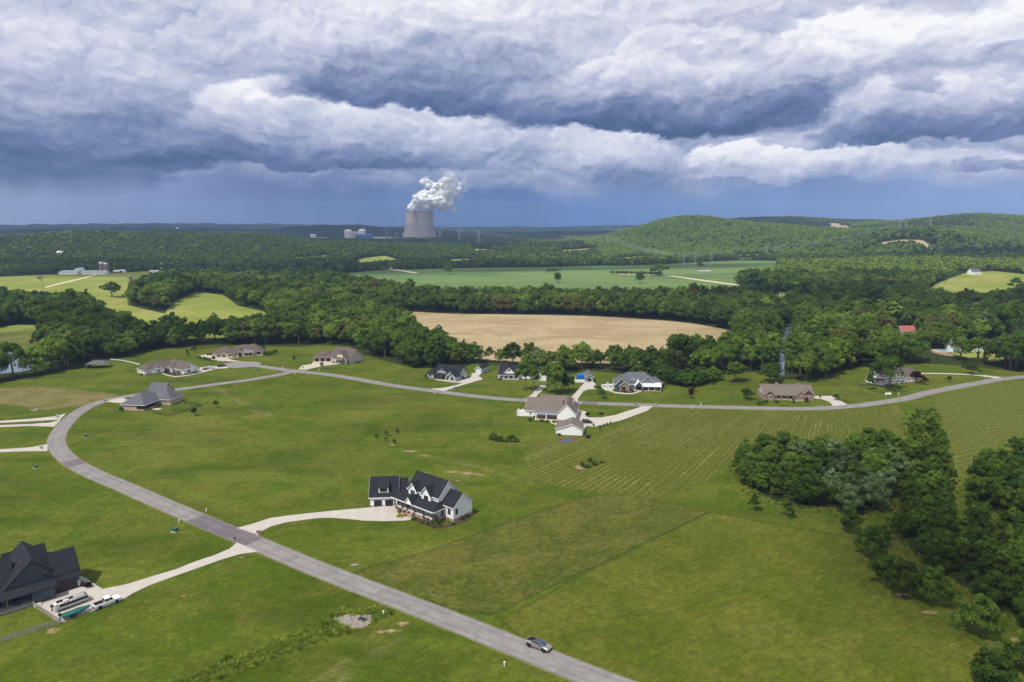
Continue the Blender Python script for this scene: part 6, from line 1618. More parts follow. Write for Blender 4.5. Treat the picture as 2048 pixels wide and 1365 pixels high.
# ------------------------------------------------------------------ small things on the verges
UTG = mat('utility_green', (.03, .10, .06), .5); PEDW = mat('pedestal_white', (.72, .72, .68), .5)
def utility(px, py, label, s=1.0):
    t = thing('utility_box', label, 'utility box', at(px, py), R(-20), 'green utility boxes on the verges')
    MB().box(-.75*s, .75*s, -.6*s, .6*s, -.1, .95*s).build('cabinet', UTG, t); MB().prism([(-.8*s, -.65*s, .95*s), (.8*s, -.65*s, .95*s), (.8*s, .65*s, 1.15*s), (-.8*s, .65*s, 1.15*s)], [(-.8*s, -.65*s, 1.02*s), (.8*s, -.65*s, 1.02*s), (.8*s, .65*s, 1.22*s), (-.8*s, .65*s, 1.22*s)]).build('lid', UTG, t)
    MB().box(-1.0*s, 1.0*s, -.9*s, .9*s, -.1, .08).build('pad', CONC, t)
utility(350, 1063, 'dark green utility box on the lawn across the lane from the farmhouse'); utility(170, 874, 'grey-green utility box alone right of the bend', .8)
utility(515, 743, 'small dark green box left of the junction on the wedge of lawn', .8); utility(555, 745, 'dark green box at the tip of the lawn wedge by the junction', .8)
utility(650, 741, 'dark utility box on the lawn right of the triple garage drive', .8); utility(911, 778.5, 'dark utility box beside the forked drive', .9); utility(71, 936, 'small green utility box left of the near drive', .8)
utility(90, 846, 'dark utility box on the middle verge between the two close drives', .7); utility(1640, 811, 'pale green utility box beside the ranch house mailbox', .8)
def pedestal(px, py, label, h=1.0, name='service_pedestal'):
    t = thing(name, label, 'service pedestal', at(px, py), 0, 'pale service pedestals on the verges')
    MB().tube((0, 0, -.2), (0, 0, h * .8), .16, n=8).build('post', PEDW, t); MB().tube((0, 0, h * .8), (0, 0, h), .24, .20, n=8).build('cap', PEDW, t)
for px, py, lab, h in ((358, 1046, 'pale pedestal across the lane above the green box', 1.1), (413, 1024, 'pale pedestal beside the lane before the dark asphalt patch', 1.1), (566, 742, 'tall white post at the lane junction', 2.8), (591, 750, 'white post on the near side of the junction', 2.0),
                       (492, 733, 'white post on the rim of the turning circle', 1.3), (638, 742, 'white pedestal left of the dark box near the triple garage', 1.1), (616, 751, 'white pedestal just past the junction', .9), (870, 788, 'white pedestal by the lane opposite the forked drive', 1.1),
                       (903, 780, 'white post beside the forked drive mouth', 1.3), (1402, 811, 'white post beside the lane above the hay plot', 1.5), (1384, 818.5, 'yellowish post on the hay plot side of the lane', 1.0), (1797, 791, 'white post right of the white frame by the lane', 1.5),
                       (1782, 788, 'white post just beside the small white frame', 1.2), (1969, 756, 'white post beside the long pale driveway', 1.8), (767, 1231, 'white pedestal at the head of the ditch', 1.1), (1009, 1332, 'yellow-topped marker post in the foreground grass', .9)):
    pedestal(px, py, lab, h)
def brick_mailbox(px, py, label, m=BRKT, deg=-35):
    t = thing('mailbox', label, 'mailbox', at(px, py), R(deg))
    MB().box(-.45, .45, -.45, .45, -.2, 1.35).box(-.52, .52, -.52, .52, 1.35, 1.45).build('brick_pier', m, t)
    MB().box(-.2, .2, -.6, -.44, .95, 1.25).build('mail_door', PBLK, t); MB().box(-.62, .62, -.62, .62, -.2, .12).build('plinth', CONC2, t)
brick_mailbox(517, 1069, 'brick mailbox pier at the mouth of the farmhouse drive'); brick_mailbox(210, 803.5, 'reddish brick mailbox pier at the bend driveway', BRK); brick_mailbox(605.5, 737, 'stone mailbox pier at the triple garage drive', BRKW)
brick_mailbox(1271.5, 812, 'tall dark brick mailbox pier on the far lane', BRKB, 0); brick_mailbox(1311.5, 813, 'low reddish brick pier right of the drive mouth', BRK, 0); brick_mailbox(82.5, 898, 'grey stone mailbox pier at the single drive on the left', BRKW); brick_mailbox(115, 836, 'grey stone mailbox pier at the upper of the two close drives', BRKW)
def post_mailbox(px, py, label, m=PBLK):
    t = thing('mailbox', label, 'mailbox', at(px, py), R(-33))
    MB().box(-.06, .06, -.06, .06, -.2, 1.0).build('post', m, t); MB().box(-.14, .14, -.36, .30, 1.0, 1.2).tube((0, -.36, 1.2), (0, .30, 1.2), .14, n=10).build('box', m, t)
post_mailbox(470, 1083, 'black mailbox on a post beside the dark asphalt patch'); post_mailbox(988, 792, 'thin dark mailbox post beside the far lane'); post_mailbox(1649, 810, 'dark mailbox on a post near the ranch house drive'); post_mailbox(1053, 806, 'white mailbox at the left end of the white gable house', PEDW)
t = thing('garden_swing', 'small white frame bench on the verge before the two-storey house', 'bench', at(1776, 791), R(10))
MB().box(-1.5, 1.5, -.4, .4, .55, .65).build('seat', PEDW, t); MB().box(-1.5, 1.5, .35, .42, .65, 1.4).build('backrest', PEDW, t)
for x in (-1.4, 1.4): MB().box(x - .07, x + .07, -.4, .4, -.1, 1.3).build('leg', PEDW, t)
t = thing('patio_table', 'dark garden table left of the narrow upright tree', 'table', at(1728, 771), 0)
MB().box(-1.8, 1.8, -1, 1, .75, .85).build('tabletop', mat('dark_grey_paint', (.12, .12, .13), .6), t)
for x in (-1.6, 1.6):
    for y in (-.8, .8): MB().box(x - .06, x + .06, y - .06, y + .06, -.1, .75).build('leg', MATS['dark_grey_paint'], t)
t = thing('garden_cart', 'dark low utility cart on the grass right of the detached garage', 'garden cart', at(1176, 876), R(60))
MB().box(-1.2, 1.2, -.7, .7, .45, .62).box(-1.2, .2, -.7, -.6, .62, .95).box(-1.2, .2, .6, .7, .62, .95).build('bed', PLAST, t); MB().box(.3, .9, -.5, .5, .62, 1.15).build('seat', PLAST, t)
for x in (-.8, .9):
    for s in (-1, 1): wheel(t, x, s * .7, .3, .2, RIM)
# raised garden beds behind the detached garage
soilm = mat('bed_soil', (.05, .035, .03), .95, .3, 2); bedw = mat('bed_frame', (.24, .14, .10), .9, .15)
for i, (px, py, sx, sy, lab) in enumerate(((1122, 881, 2.4, 1.6, 'left raised bed behind the detached garage'), (1148, 880, 2.2, 1.4, 'right raised bed behind the detached garage'), (1118, 876.5, 1.6, .9, 'small planted box beside the garage wall left'), (1136, 877, 1.2, .8, 'small middle planted box in the garden'), (1151, 875.5, 1.4, .8, 'small planted box near the garage corner'))):
    t = thing('raised_bed', lab, 'raised bed', at(px, py), R(-8), 'raised garden beds')
    MB().box(-sx/2, sx/2, -sy/2, -sy/2 + .1, -.1, .45).box(-sx/2, sx/2, sy/2 - .1, sy/2, -.1, .45).box(-sx/2, -sx/2 + .1, -sy/2, sy/2, -.1, .451).box(sx/2 - .1, sx/2, -sy/2, sy/2, -.1, .451).build('frame', bedw, t)
    MB().box(-sx/2 + .1, sx/2 - .1, -sy/2 + .1, sy/2 - .1, -.05, .38).build('soil', soilm, t)
drape('garden_mat', W([(1118, 883), (1124, 879.5), (1140, 879), (1146, 882), (1142, 885.5), (1122, 886)]), mat('garden_fabric', (.08, .085, .13), .8), .12, 'dark weed mat on the garden plot behind the garage')
# planting beds with mulch
MULCH = mat('mulch', (.060, .038, .028), .95, .25, 2)
def bed(pts, lab): drape('mulch_bed', W(pts), MULCH, .09, lab)
bed([(822, 1036), (833, 1034), (846, 1040), (862, 1046), (874, 1051), (890, 1049), (905, 1048), (925, 1040), (946, 1031), (938, 1040), (915, 1050), (890, 1056), (868, 1058), (850, 1050), (835, 1043)], 'dark mulch bed curving along the farmhouse porch')
bed([(789, 1017), (800, 1022), (818, 1029), (815, 1034), (800, 1037), (790, 1036), (796, 1030), (789, 1024)], 'mulch bed of yellow shrubs beside the farmhouse steps')
bed([(163, 1163), (172, 1168), (182, 1178), (184, 1181), (170, 1181), (158, 1177)], 'brown mulch bed at the right corner of the dark house')
bed([(1225, 783), (1240, 782), (1262, 782), (1272, 784), (1264, 786.5), (1240, 786)], 'mulch bed before the blue house'); bed([(1583, 800.5), (1605, 799), (1628, 797), (1634, 799), (1612, 801), (1590, 801)], 'mulch bed before the ranch house gables')
bed([(328, 742), (340, 744), (366, 750), (362, 751), (345, 752), (335, 748)], 'dark planted bed in the corner of the white brown-roofed house'); bed([(438, 719), (465, 716), (480, 712.5), (479, 711), (460, 712), (440, 715)], 'mulch bed before the stone house')
bed([(1460, 766), (1471, 768), (1482, 766), (1478, 763.5), (1464, 763.5)], 'mulched ring under the lone lawn tree')
YEL = leaf_mat('leaf_yellow', (.30, .24, .02), (.34, .28, .03), (.42, .36, .05)); LEAF['yellow'] = YEL; LEAF['red'] = leaf_mat('leaf_red', (.14, .025, .025), (.17, .03, .025), (.22, .05, .04))
i = 0
for px, py, h, w, tint, lab in [(794, 1022, 1.9, 1.2, 'dark', 'first small cone shrub left of the farmhouse steps'), (801, 1026, 1.7, 1.1, 'dark', 'second cone shrub along the left porch'), (809, 1029, 1.6, 1.1, 'dark', 'third cone shrub along the left porch'), (817, 1031, 1.6, 1.0, 'dark', 'cone shrub nearest the farmhouse steps'), (794, 1011, 2.8, 1.1, 'dark', 'tall slim shrub at the corner of porch and garage'),
        (800, 1031, .8, 1.5, 'yellow', 'yellow flowering shrub at the tip of the round bed'), (807, 1032, .8, 1.5, 'yellow', 'yellow flowering shrub in the middle of the round bed'), (796, 1034.5, .7, 1.4, 'yellow', 'yellow flowering shrub at the lower rim of the round bed'), (803, 1034.5, .7, 1.5, 'yellow', 'lowest yellow flowering shrub beside the drive'), (812, 1032.5, .7, 1.3, 'yellow', 'yellow flowering shrub nearest the steps'), (797, 1026, .7, 1.2, 'yellow', 'yellow flowering shrub close to the porch wall'),
        (848, 1042, 1.8, 1.3, 'dark', 'rounded cone shrub right of the steps'), (856, 1045, 1.7, 1.2, 'dark', 'second cone shrub right of the steps'), (864, 1048, 1.5, 1.2, 'dark', 'third cone shrub right of the steps'), (873, 1050, 3.3, 1.8, 'dark', 'tall dark shrub at the porch corner'), (884, 1046, 1.7, 1.3, 'dark', 'cone shrub right of the tall corner shrub'), (896, 1045, 1.6, 1.2, 'dark', 'cone shrub below the wing windows'), (926, 1040, 1.2, 1.4, 'dark', 'shrub under the farmhouse gable end'), (936, 1035, 1.2, 1.3, 'dark', 'far shrub under the farmhouse gable end'),
        (827, 1040, .9, 1.8, 'mid', 'low green shrub just right of the steps'), (842, 1047, .8, 1.4, 'dark', 'low shrub on the outer rim of the porch bed'), (855, 1051, .8, 1.5, 'dark', 'low shrub at the lower rim of the porch bed'), (868, 1055, .9, 1.5, 'dark', 'lowest shrub at the corner of the porch bed'), (880, 1054, .8, 1.4, 'dark', 'low shrub right of the lowest porch shrub'), (906, 1050, .8, 1.4, 'dark', 'low shrub below the wing corner'),
        (169, 1172, 1.0, 1.6, 'mid', 'green shrub in the bed at the dark house corner'), (178, 1176, 1.7, 1.8, 'purple', 'dark red shrub in the bed at the dark house corner'), (84, 1203, 1.4, 2.0, 'yellow', 'yellow-green shrub by the start of the rail fence'), (98, 1199, 1.3, 2.0, 'dark', 'dark shrub against the wall behind the pontoon boat'),
        (1231, 783, 1.6, 3.6, 'mid', 'low spreading shrub at the left corner of the blue house'), (1247, 784, 3.2, 2.6, 'dark', 'dense green shrub before the brick gable of the blue house'), (1259, 785, 1.0, 2.4, 'yellow', 'yellow shrub in the blue house bed'), (1265, 785, 1.0, 2.2, 'red', 'reddish shrub near the steps of the blue house'), (1285, 783, 1.6, 2.0, 'dark', 'dark shrub right of the blue house steps'), (1319, 783, 1.4, 2.0, 'red', 'red shrub at the right corner of the blue house'), (1326, 776, 2.6, 2.4, 'dark', 'round shrub beside the right wall of the blue house'),
        (1517, 811, 2.6, 2.6, 'dark', 'left shrub of the cluster beside the ranch house'), (1525, 810, 2.4, 2.0, 'dark', 'middle shrub of the cluster beside the ranch house'), (1532, 811, 3.4, 2.4, 'dark', 'tallest pointed shrub of the cluster beside the ranch house'), (1586, 806, 2.6, 2.4, 'dark', 'dark little shrub before the ranch house walk'), (1612.5, 805, 2.6, 3.2, 'red', 'red leafed shrub before the ranch house gable'), (1640, 797, 1.8, 1.2, 'purple', 'tiny dark shrub on the ranch drive edge'), (1552, 806, 1.6, 2.8, 'brownish', 'thin brownish shrub before the ranch porch'),
        (988, 881, 3.4, 4.2, 'dark', 'left dark bush of the clump on the big lawn'), (980, 879, 2.2, 3.0, 'bright', 'pale bush at the left end of the lawn clump'), (1000, 883, 2.6, 3.6, 'dark', 'low bush in the middle of the lawn clump'), (1011, 884, 2.4, 3.0, 'mid', 'mid-green bush in the lawn clump'), (1024, 884, 3.4, 3.8, 'dark', 'right dark bush of the clump on the big lawn'), (1033, 884, 1.8, 2.6, 'mid', 'small bush at the right end of the lawn clump'),
        (1164, 936, 2.6, 1.6, 'dark', 'upright bush on the bare patch in the hay plot'), (1180, 926, 2.4, 2.0, 'dark', 'upper bush of the clump in the hay plot'), (1188, 930, 1.9, 3.0, 'mid', 'spreading bush of the clump in the hay plot'), (1174, 935, 1.2, 3.4, 'silver', 'greyish low scrub beside the upright bush in the hay plot'), (1204, 926, 1.3, 2.4, 'mid', 'small right bush of the hay plot clump'),
        (1175, 833, 2.2, 2.6, 'purple', 'reddish-brown shrub at the corner of the white gable house'), (1060, 843, 2.0, 2.6, 'dark', 'dark shrub left of the white house patio'), (1070, 838, 1.8, 2.0, 'mid', 'shrub beside the white house patio'), (1093, 845, 1.1, 2.2, 'dark', 'shrub at the lower edge of the patio'), (1108, 846, 1.3, 2.0, 'dark', 'shrub below the blank gable'), (1083, 843, 1.0, 2.4, 'mid', 'low shrub along the patio edge'), (1202, 829.5, 1.2, 3.0, 'dark', 'dark low bush in the island of grass by the drive'),
        (1187, 855, 2.0, 1.2, 'dark', 'first of the five small drive-side shrubs'), (1200, 858, 2.0, 1.1, 'dark', 'second of the five small drive-side shrubs'), (1207, 855, 1.8, 1.1, 'dark', 'third of the five small drive-side shrubs'), (1214, 852.5, 1.8, 1.1, 'dark', 'fourth of the five small drive-side shrubs'), (1221, 850, 1.8, 1.1, 'dark', 'fifth and farthest small drive-side shrub'), (1118, 871, .9, 2.2, 'dark', 'plants against the detached garage wall'),
        (400, 718.5, 2.4, 3.0, 'dark', 'first rounded shrub below the stone house forecourt'), (408, 720, 2.4, 2.8, 'dark', 'second rounded shrub below the stone house forecourt'), (414, 721, 2.3, 2.7, 'dark', 'third rounded shrub below the stone house forecourt'), (420, 722, 2.3, 2.7, 'dark', 'fourth rounded shrub below the stone house forecourt'), (427, 721.5, 3.6, 2.4, 'purple', 'taller reddish shrub at the end of the forecourt shrubs'),
        (535, 712, 2.4, 3.6, 'dark', 'nearest shrub of the short hedge right of the stone house'), (540, 710, 2.4, 3.6, 'dark', 'second shrub of the short hedge right of the stone house'), (545, 708, 2.4, 3.6, 'dark', 'third shrub of the short hedge right of the stone house'), (550, 706, 2.4, 3.6, 'dark', 'farthest shrub of the short hedge right of the stone house'), (440, 714, 3.2, 3.6, 'dark', 'shrub at the front corner of the stone house'), (452, 714, 2.0, 4, 'dark', 'shrub before the stone house wing'), (468, 713, 2.2, 4, 'dark', 'shrub in the entry corner of the stone house'), (500, 711, 1.2, 6, 'dark', 'low shrub before the stone house porch'),
        (339, 745, 2.2, 3.6, 'dark', 'dark shrub in the inner corner of the white brown-roofed house'), (349, 748, 2.4, 2.0, 'dark', 'pointed shrub in the planted bed'), (355, 748, 2.4, 2.0, 'dark', 'second pointed shrub in the planted bed'), (361, 748.5, 2.4, 2.0, 'dark', 'third pointed shrub in the planted bed'), (389, 747, 1.4, 4.0, 'dark', 'low shrub under the right gable of the white house'), (282, 751, 1.2, 2.6, 'dark', 'low shrub at the left corner of the white house'),
        (243, 823, 2.4, 2.6, 'dark', 'shrub at the left corner of the brick house'), (852, 757, 2.6, 2.0, 'dark', 'slim shrub left of the grey-green house'), (886, 759, 1.6, 2.0, 'dark', 'shrub before the grey-green porch'), (895, 761, 1.6, 1.8, 'dark', 'shrub before the grey-green middle gable'), (908, 763, 1.5, 1.8, 'dark', 'shrub before the grey-green front gable'), (926, 759, 2.2, 2.4, 'dark', 'shrub beside the grey-green garage door'), (671, 723.5, 2.2, 2.6, 'dark', 'shrub in the porch corner of the triple garage house'), (697, 729, 1.8, 1.6, 'dark', 'shrub at the corner of the whitewashed gable'), (718, 727, 1.6, 2.4, 'dark', 'shrub below the whitewashed gable window'),
        (1000, 760, 1.2, 2.6, 'brownish', 'brownish shrub at the left of the white porch'), (1154, 771, 0, 0, '', '')]:
    if h: bush(px, py, h, w, lab, tint, 'garden shrubs', kind='cone' if h > 1.45 and w < 2.6 and 'cone' in lab or 'pointed' in lab else 'bushy')
# culvert and stones at the ditch
t = thing('culvert_pipe', 'dark round culvert mouth in the ditch beside the lane', 'culvert', at(720, 1238), R(60))
MB().lathe([(.55, 0), (.55, 1.8), (.45, 1.8), (.45, 0)], 18).build('pipe', mat('pipe_black', (.02, .02, .02), .7), t).rotation_euler = (R(90), 0, 0)
def stones(name, poly, n, label, s=.35, m=None, seed=1):
    rr = np.random.default_rng(seed); P = W(poly); mb = MB(); k = 0
    while k < n:
        x = rr.uniform(P[:, 0].min(), P[:, 0].max()); y = rr.uniform(P[:, 1].min(), P[:, 1].max())
        if sdf(P, np.array([x]), np.array([y]))[0] < 0: continue
        q = s * rr.uniform(.5, 1.3); z = T(x, y); a = rr.uniform(0, 6.28, 6)
        b_ = [(x + q * .6 * math.cos(t_) * rr.uniform(.7, 1.1), y + q * .6 * math.sin(t_) * rr.uniform(.7, 1.1), z - .05) for t_ in np.linspace(0, 6.28, 6)[:-1]]
        c_ = [(x + (u - x) * .6, y + (v - y) * .6, z + q * rr.uniform(.4, .7)) for u, v, _ in b_]
        mb.prism(b_, c_); k += 1
    o = mb.build(name, m or mat('riprap', (.27, .255, .25), .95, .35, 1.5, col2=(.42, .37, .31))); tag(o, label, 'stones', None, 'stuff')
stones('rubble', [(664, 1240), (690, 1231), (715, 1231), (744, 1232), (740, 1250), (716, 1259), (690, 1254)], 560, 'pile of pale grey riprap stones around the culvert')
stones('rubble', [(700, 1130), (715, 1127), (720, 1130), (706, 1133)], 50, 'small patch of stones on the grass beside the lane', .3, seed=2)
stones('rubble', [(59, 821), (72, 817), (80, 820), (66, 824)], 40, 'small ring of stones on the left lawn', .5, seed=3)
# scattered stones in the lawn near the farmhouse
stones('rubble', [(890, 945), (950, 942), (985, 955), (930, 966), (900, 960)], 60, 'pale stones scattered on the bare soil behind the farmhouse', .22, seed=4)

# tall grass tufts
def tuft_mesh(name, seed, n, h, spread, m):
    rr = np.random.default_rng(seed)
    a = rr.uniform(0, 6.28, n); rad = rr.uniform(0, spread, n); x = rad * np.cos(a); y = rad * np.sin(a)
    hh = h * rr.uniform(.5, 1.1, n); lean = rr.normal(size=(n, 2)) * .35 * h; w = rr.uniform(.05, .11, n)
    b = rr.uniform(0, 6.28, n); dx, dy = np.cos(b) * w, np.sin(b) * w
    V = np.stack([np.stack([x - dx, y - dy, 0 * x - .05], 1), np.stack([x + dx, y + dy, 0 * x - .05], 1), np.stack([x + lean[:, 0], y + lean[:, 1], hh], 1)], 1).reshape(-1, 3)
    return np_mesh(name, V, np.arange(n * 3).reshape(-1, 3), m, link=False)
GR1 = leaf_mat('tall_grass', (.16, .235, .028), (.20, .26, .036), (.27, .30, .06)); GR2 = leaf_mat('dry_grass', (.20, .205, .05), (.24, .23, .06), (.31, .28, .10))
TUF = [tuft_mesh('tuft', i, 46, .85, .55, GR1) for i in range(3)] + [tuft_mesh('tuft', 10 + i, 40, .6, .6, GR2) for i in range(3)]
pts = []
RUB = W([(662, 1240), (690, 1229), (745, 1230), (750, 1246), (722, 1262), (690, 1258)])
def scatter(P, s, hs, dry, mar=0.0):
    x, y = jgrid(P[:, 0].min(), P[:, 0].max(), P[:, 1].min(), P[:, 1].max(), s, r); ok = (sdf(P, x, y) > mar) & frustum(x, y, 5) & (sdf(RUB, x, y) < 0.4)
    for a, b_ in zip(x[ok], y[ok]): pts.append((a, b_, T(a, b_), hs * r.uniform(.6, 1.3), r.uniform(.8, 1.3), (3 if r.random() < dry else 0) + int(r.integers(0, 3))))
scatter(DITCH, .60, .62, .12); scatter(np.array(DITCH) * 1.0, 2.2, 1.3, .2, -1.2); scatter(THICK['scrub'], 1.3, 1.1, .25)
x, y = jgrid(50, 190, 100, 330, 1.5, r); d0 = np.full(x.shape, -1e9)
for k in ('thicket', 'strip', 'right_mass'): d0 = np.maximum(d0, sdf(THICK[k], x, y))
ok = (d0 > -3.0) & (d0 < 1.5) & frustum(x, y, 5)
for a, b_ in zip(x[ok], y[ok]): pts.append((a, b_, T(a, b_), r.uniform(.6, 1.4), 1.0, int(r.integers(0, 6))))
o = wood_object('grass', pts, TUF, 'tall rough grass in the ditch, the unmown plot and around the thickets', 9); o['category'] = 'grass'
print('TUFTS', len(pts))

# ------------------------------------------------------------------ power station and towers
def wxy(px, D):
    """point on the ground in the direction of px, D metres ahead"""
    return ((px - CX) / F * D * math.cos(PITCH) * 1.0 + 0.0, D)
TOWC = mat('tower_concrete', (.36, .33, .32), .95, .18, .02, col2=(.25, .22, .22), detail=8)
def tower_mat():
    m, g, b = newmat('tower_concrete_streaked'); tc = g.node('ShaderNodeTexCoord'); x, y, z = g.xyz(S(g, tc.outputs['Object']))
    a = g.math('ARCTAN2', y, x); v = g.vec(a * 22.0, z * 0.09, 0.0)
    st = g.noise(v, 1.0, 5, 0.7); n = g.noise(g.vec(a * 3, z * .03, 0.0), 1.0, 4, .6)
    c = g.mix(g.step(st, .38, .66), (.255, .225, .220), (.46, .43, .40))
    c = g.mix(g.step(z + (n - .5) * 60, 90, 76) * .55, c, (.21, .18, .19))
    fr = g.math('FRACT', z / 9.0); c = g._scale(c, g.step(fr, 0.0, .1, .93, 1.0))
    g.put(b.inputs['Base Color'], c); b.inputs['Roughness'].default_value = 1.0; b.inputs['Specular IOR Level'].default_value = .1
    return m
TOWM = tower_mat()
def cooling(x, y, label):
    t = thing('cooling_tower', label, 'cooling tower', (x, y, T(x, y)))
    prof = []
    for i in range(41):
        z = 8 + 140 * i / 40; r_ = 40.0 * math.sqrt(1 + ((z - 118) / 96.0) ** 2); prof.append((r_, z))
    inner = [(r_ - 1.2, z) for r_, z in reversed(prof)]
    MB().lathe(prof + inner, 64).build('shell', TOWM, t, smooth=True)
    mb = MB()
    for k in range(44):
        a = 2 * math.pi * k / 44; a2 = a + math.pi / 44
        R0, R1 = prof[0][0] + 4, prof[0][0] - .5
        for aa in (a + 2 * math.pi / 44, a): mb.tube((R0 * math.cos(aa), R0 * math.sin(aa), -2), (R1 * math.cos(a2), R1 * math.sin(a2), 9), .7, n=5)
    mb.build('support_columns', TOWC, t)
    mb = MB().lathe([(prof[-1][0] + .9, 146.8), (prof[-1][0] + .9, 148.6), (prof[-1][0] - .5, 148.6)], 64); mb.build('rim', TOWC, t, smooth=False)
D1 = 3560
def wx(px, D): 
    # solve ground x for a pixel column at forward distance D (height ~30 m)
    depth = D * math.cos(PITCH) + (CAMH - 60) * math.sin(PITCH); return (px - CX) / F * depth
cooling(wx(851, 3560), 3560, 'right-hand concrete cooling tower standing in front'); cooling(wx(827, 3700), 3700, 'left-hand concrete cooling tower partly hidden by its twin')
CONT = mat('containment', (.62, .56, .53), .9, .06, .05)
for px, D, lab in ((696.5, 3650, 'left containment building with pale dome'), (724.5, 3640, 'right containment building with pale dome beside the blue turbine hall')):
    x = wx(px, D); t = thing('containment_building', lab, 'reactor building', (x, D, T(x, D)))
    MB().lathe([(20, -3), (20, 38), (21, 38), (21, 40)], 40).build('wall', CONT, t, smooth=False); MB().lathe([(20.8, 40), (19.5, 43), (16, 47), (10, 50), (0.1, 51.5)], 40).build('dome', mat('dome_white', (.72, .70, .68), .8), t, smooth=True)
def slabs(name, label, cat, px0, px1, D, z0, z1, d, m, extra=None, z=None):
    x0, x1 = wx(px0, D), wx(px1, D); t = thing(name, label, cat, (x0, D, T((x0 + x1)/2, D)))
    MB().box(0, x1 - x0, 0, d, -4, z1).build('wall', m, t); MB().box(-1, x1 - x0 + 1, -1, d + 1, z1, z1 + 1.2).build('roof', mat('flat_roof', (.45, .46, .47), .8), t)
    n = max(3, int((x1 - x0) / 14))
    for i in range(n): MB().box((x1 - x0) * (i + .2) / n, (x1 - x0) * (i + .75) / n, -.25, .1, z1 * .45, z1 * .62).build('window', glass_mat(), t)
    return t
TB = mat('turbine_blue', (.020, .135, .36), .6, .1, .05)
slabs('turbine_hall', 'bright blue turbine hall at the foot of the reactor domes', 'industrial building', 710, 742, 3560, 0, 30, 50, TB)
slabs('plant_building', 'pale plant block between the two reactor domes', 'industrial building', 703, 720, 3700, 0, 34, 40, CONT)
slabs('plant_building', 'low white plant building right of the blue turbine hall', 'industrial building', 746, 770, 3520, 0, 14, 30, mat('plant_white', (.62, .64, .66), .8)); slabs('plant_building', 'long low grey plant building left of the cooling towers', 'industrial building', 772, 796, 3540, 0, 10, 30, mat('plant_grey', (.40, .42, .46), .8))
slabs('plant_building', 'low white block far left of the reactor domes', 'industrial building', 620, 629, 3500, 0, 26, 20, MATS['plant_white']); slabs('plant_building', 'long low pale shed left of the reactor domes', 'industrial building', 630, 655, 3450, 0, 12, 25, MATS['plant_grey'])
slabs('plant_building', 'tiny pale block before the left reactor dome', 'industrial building', 684, 706, 3470, 0, 12, 25, MATS['plant_grey'])
# steam
def steam():
    m = bpy.data.materials.new('steam'); m.use_nodes = True; nt = m.node_tree; nt.nodes.clear(); g = G(nt)
    d = g.node('ShaderNodeBsdfDiffuse'); t = g.node('ShaderNodeBsdfTranslucent'); mx = g.node('ShaderNodeMixShader'); mx.inputs[0].default_value = .35
    tr = g.node('ShaderNodeBsdfTransparent'); mx2 = g.node('ShaderNodeMixShader')
    tc = g.node('ShaderNodeTexCoord'); P = S(g, tc.outputs['Object']); x, y, z = g.xyz(P)
    n = g.noise(P, .05, 5, .65)
    g.put(mx2.inputs[0], g.step(n + g.lin(x * .6 + z * .4, 110, 190, 0.0, .22), .60, .74) * .75)
    d.inputs[0].default_value = (.95, .96, .98, 1); t.inputs[0].default_value = (.95, .96, .98, 1)
    nt.links.new(d.outputs[0], mx.inputs[1]); nt.links.new(t.outputs[0], mx.inputs[2]); nt.links.new(mx.outputs[0], mx2.inputs[1]); nt.links.new(tr.outputs[0], mx2.inputs[2])
    out = g.node('ShaderNodeOutputMaterial'); nt.links.new(mx2.outputs[0], out.inputs[0])
    return m
def puffs(name, label, balls, seed):
    rr = random.Random(seed); bm = bmesh.new()
    for x, y, z, rad in balls:
        b = bmesh.ops.create_icosphere(bm, subdivisions=3, radius=rad)
        ph = [rr.uniform(0, 6) for _ in range(6)]
        for v in b['verts']:
            c = v.co / rad
            k = 1 + .10 * math.sin(c.x * 4 + ph[0]) * math.sin(c.y * 4 + ph[1]) + .09 * math.sin(c.z * 6 + ph[2]) * math.sin(c.x * 5 + ph[3])
            v.co = v.co * k + Vector((x, y, z))
    me = bpy.data.meshes.new(name); bm.to_mesh(me); bm.free()
    return me

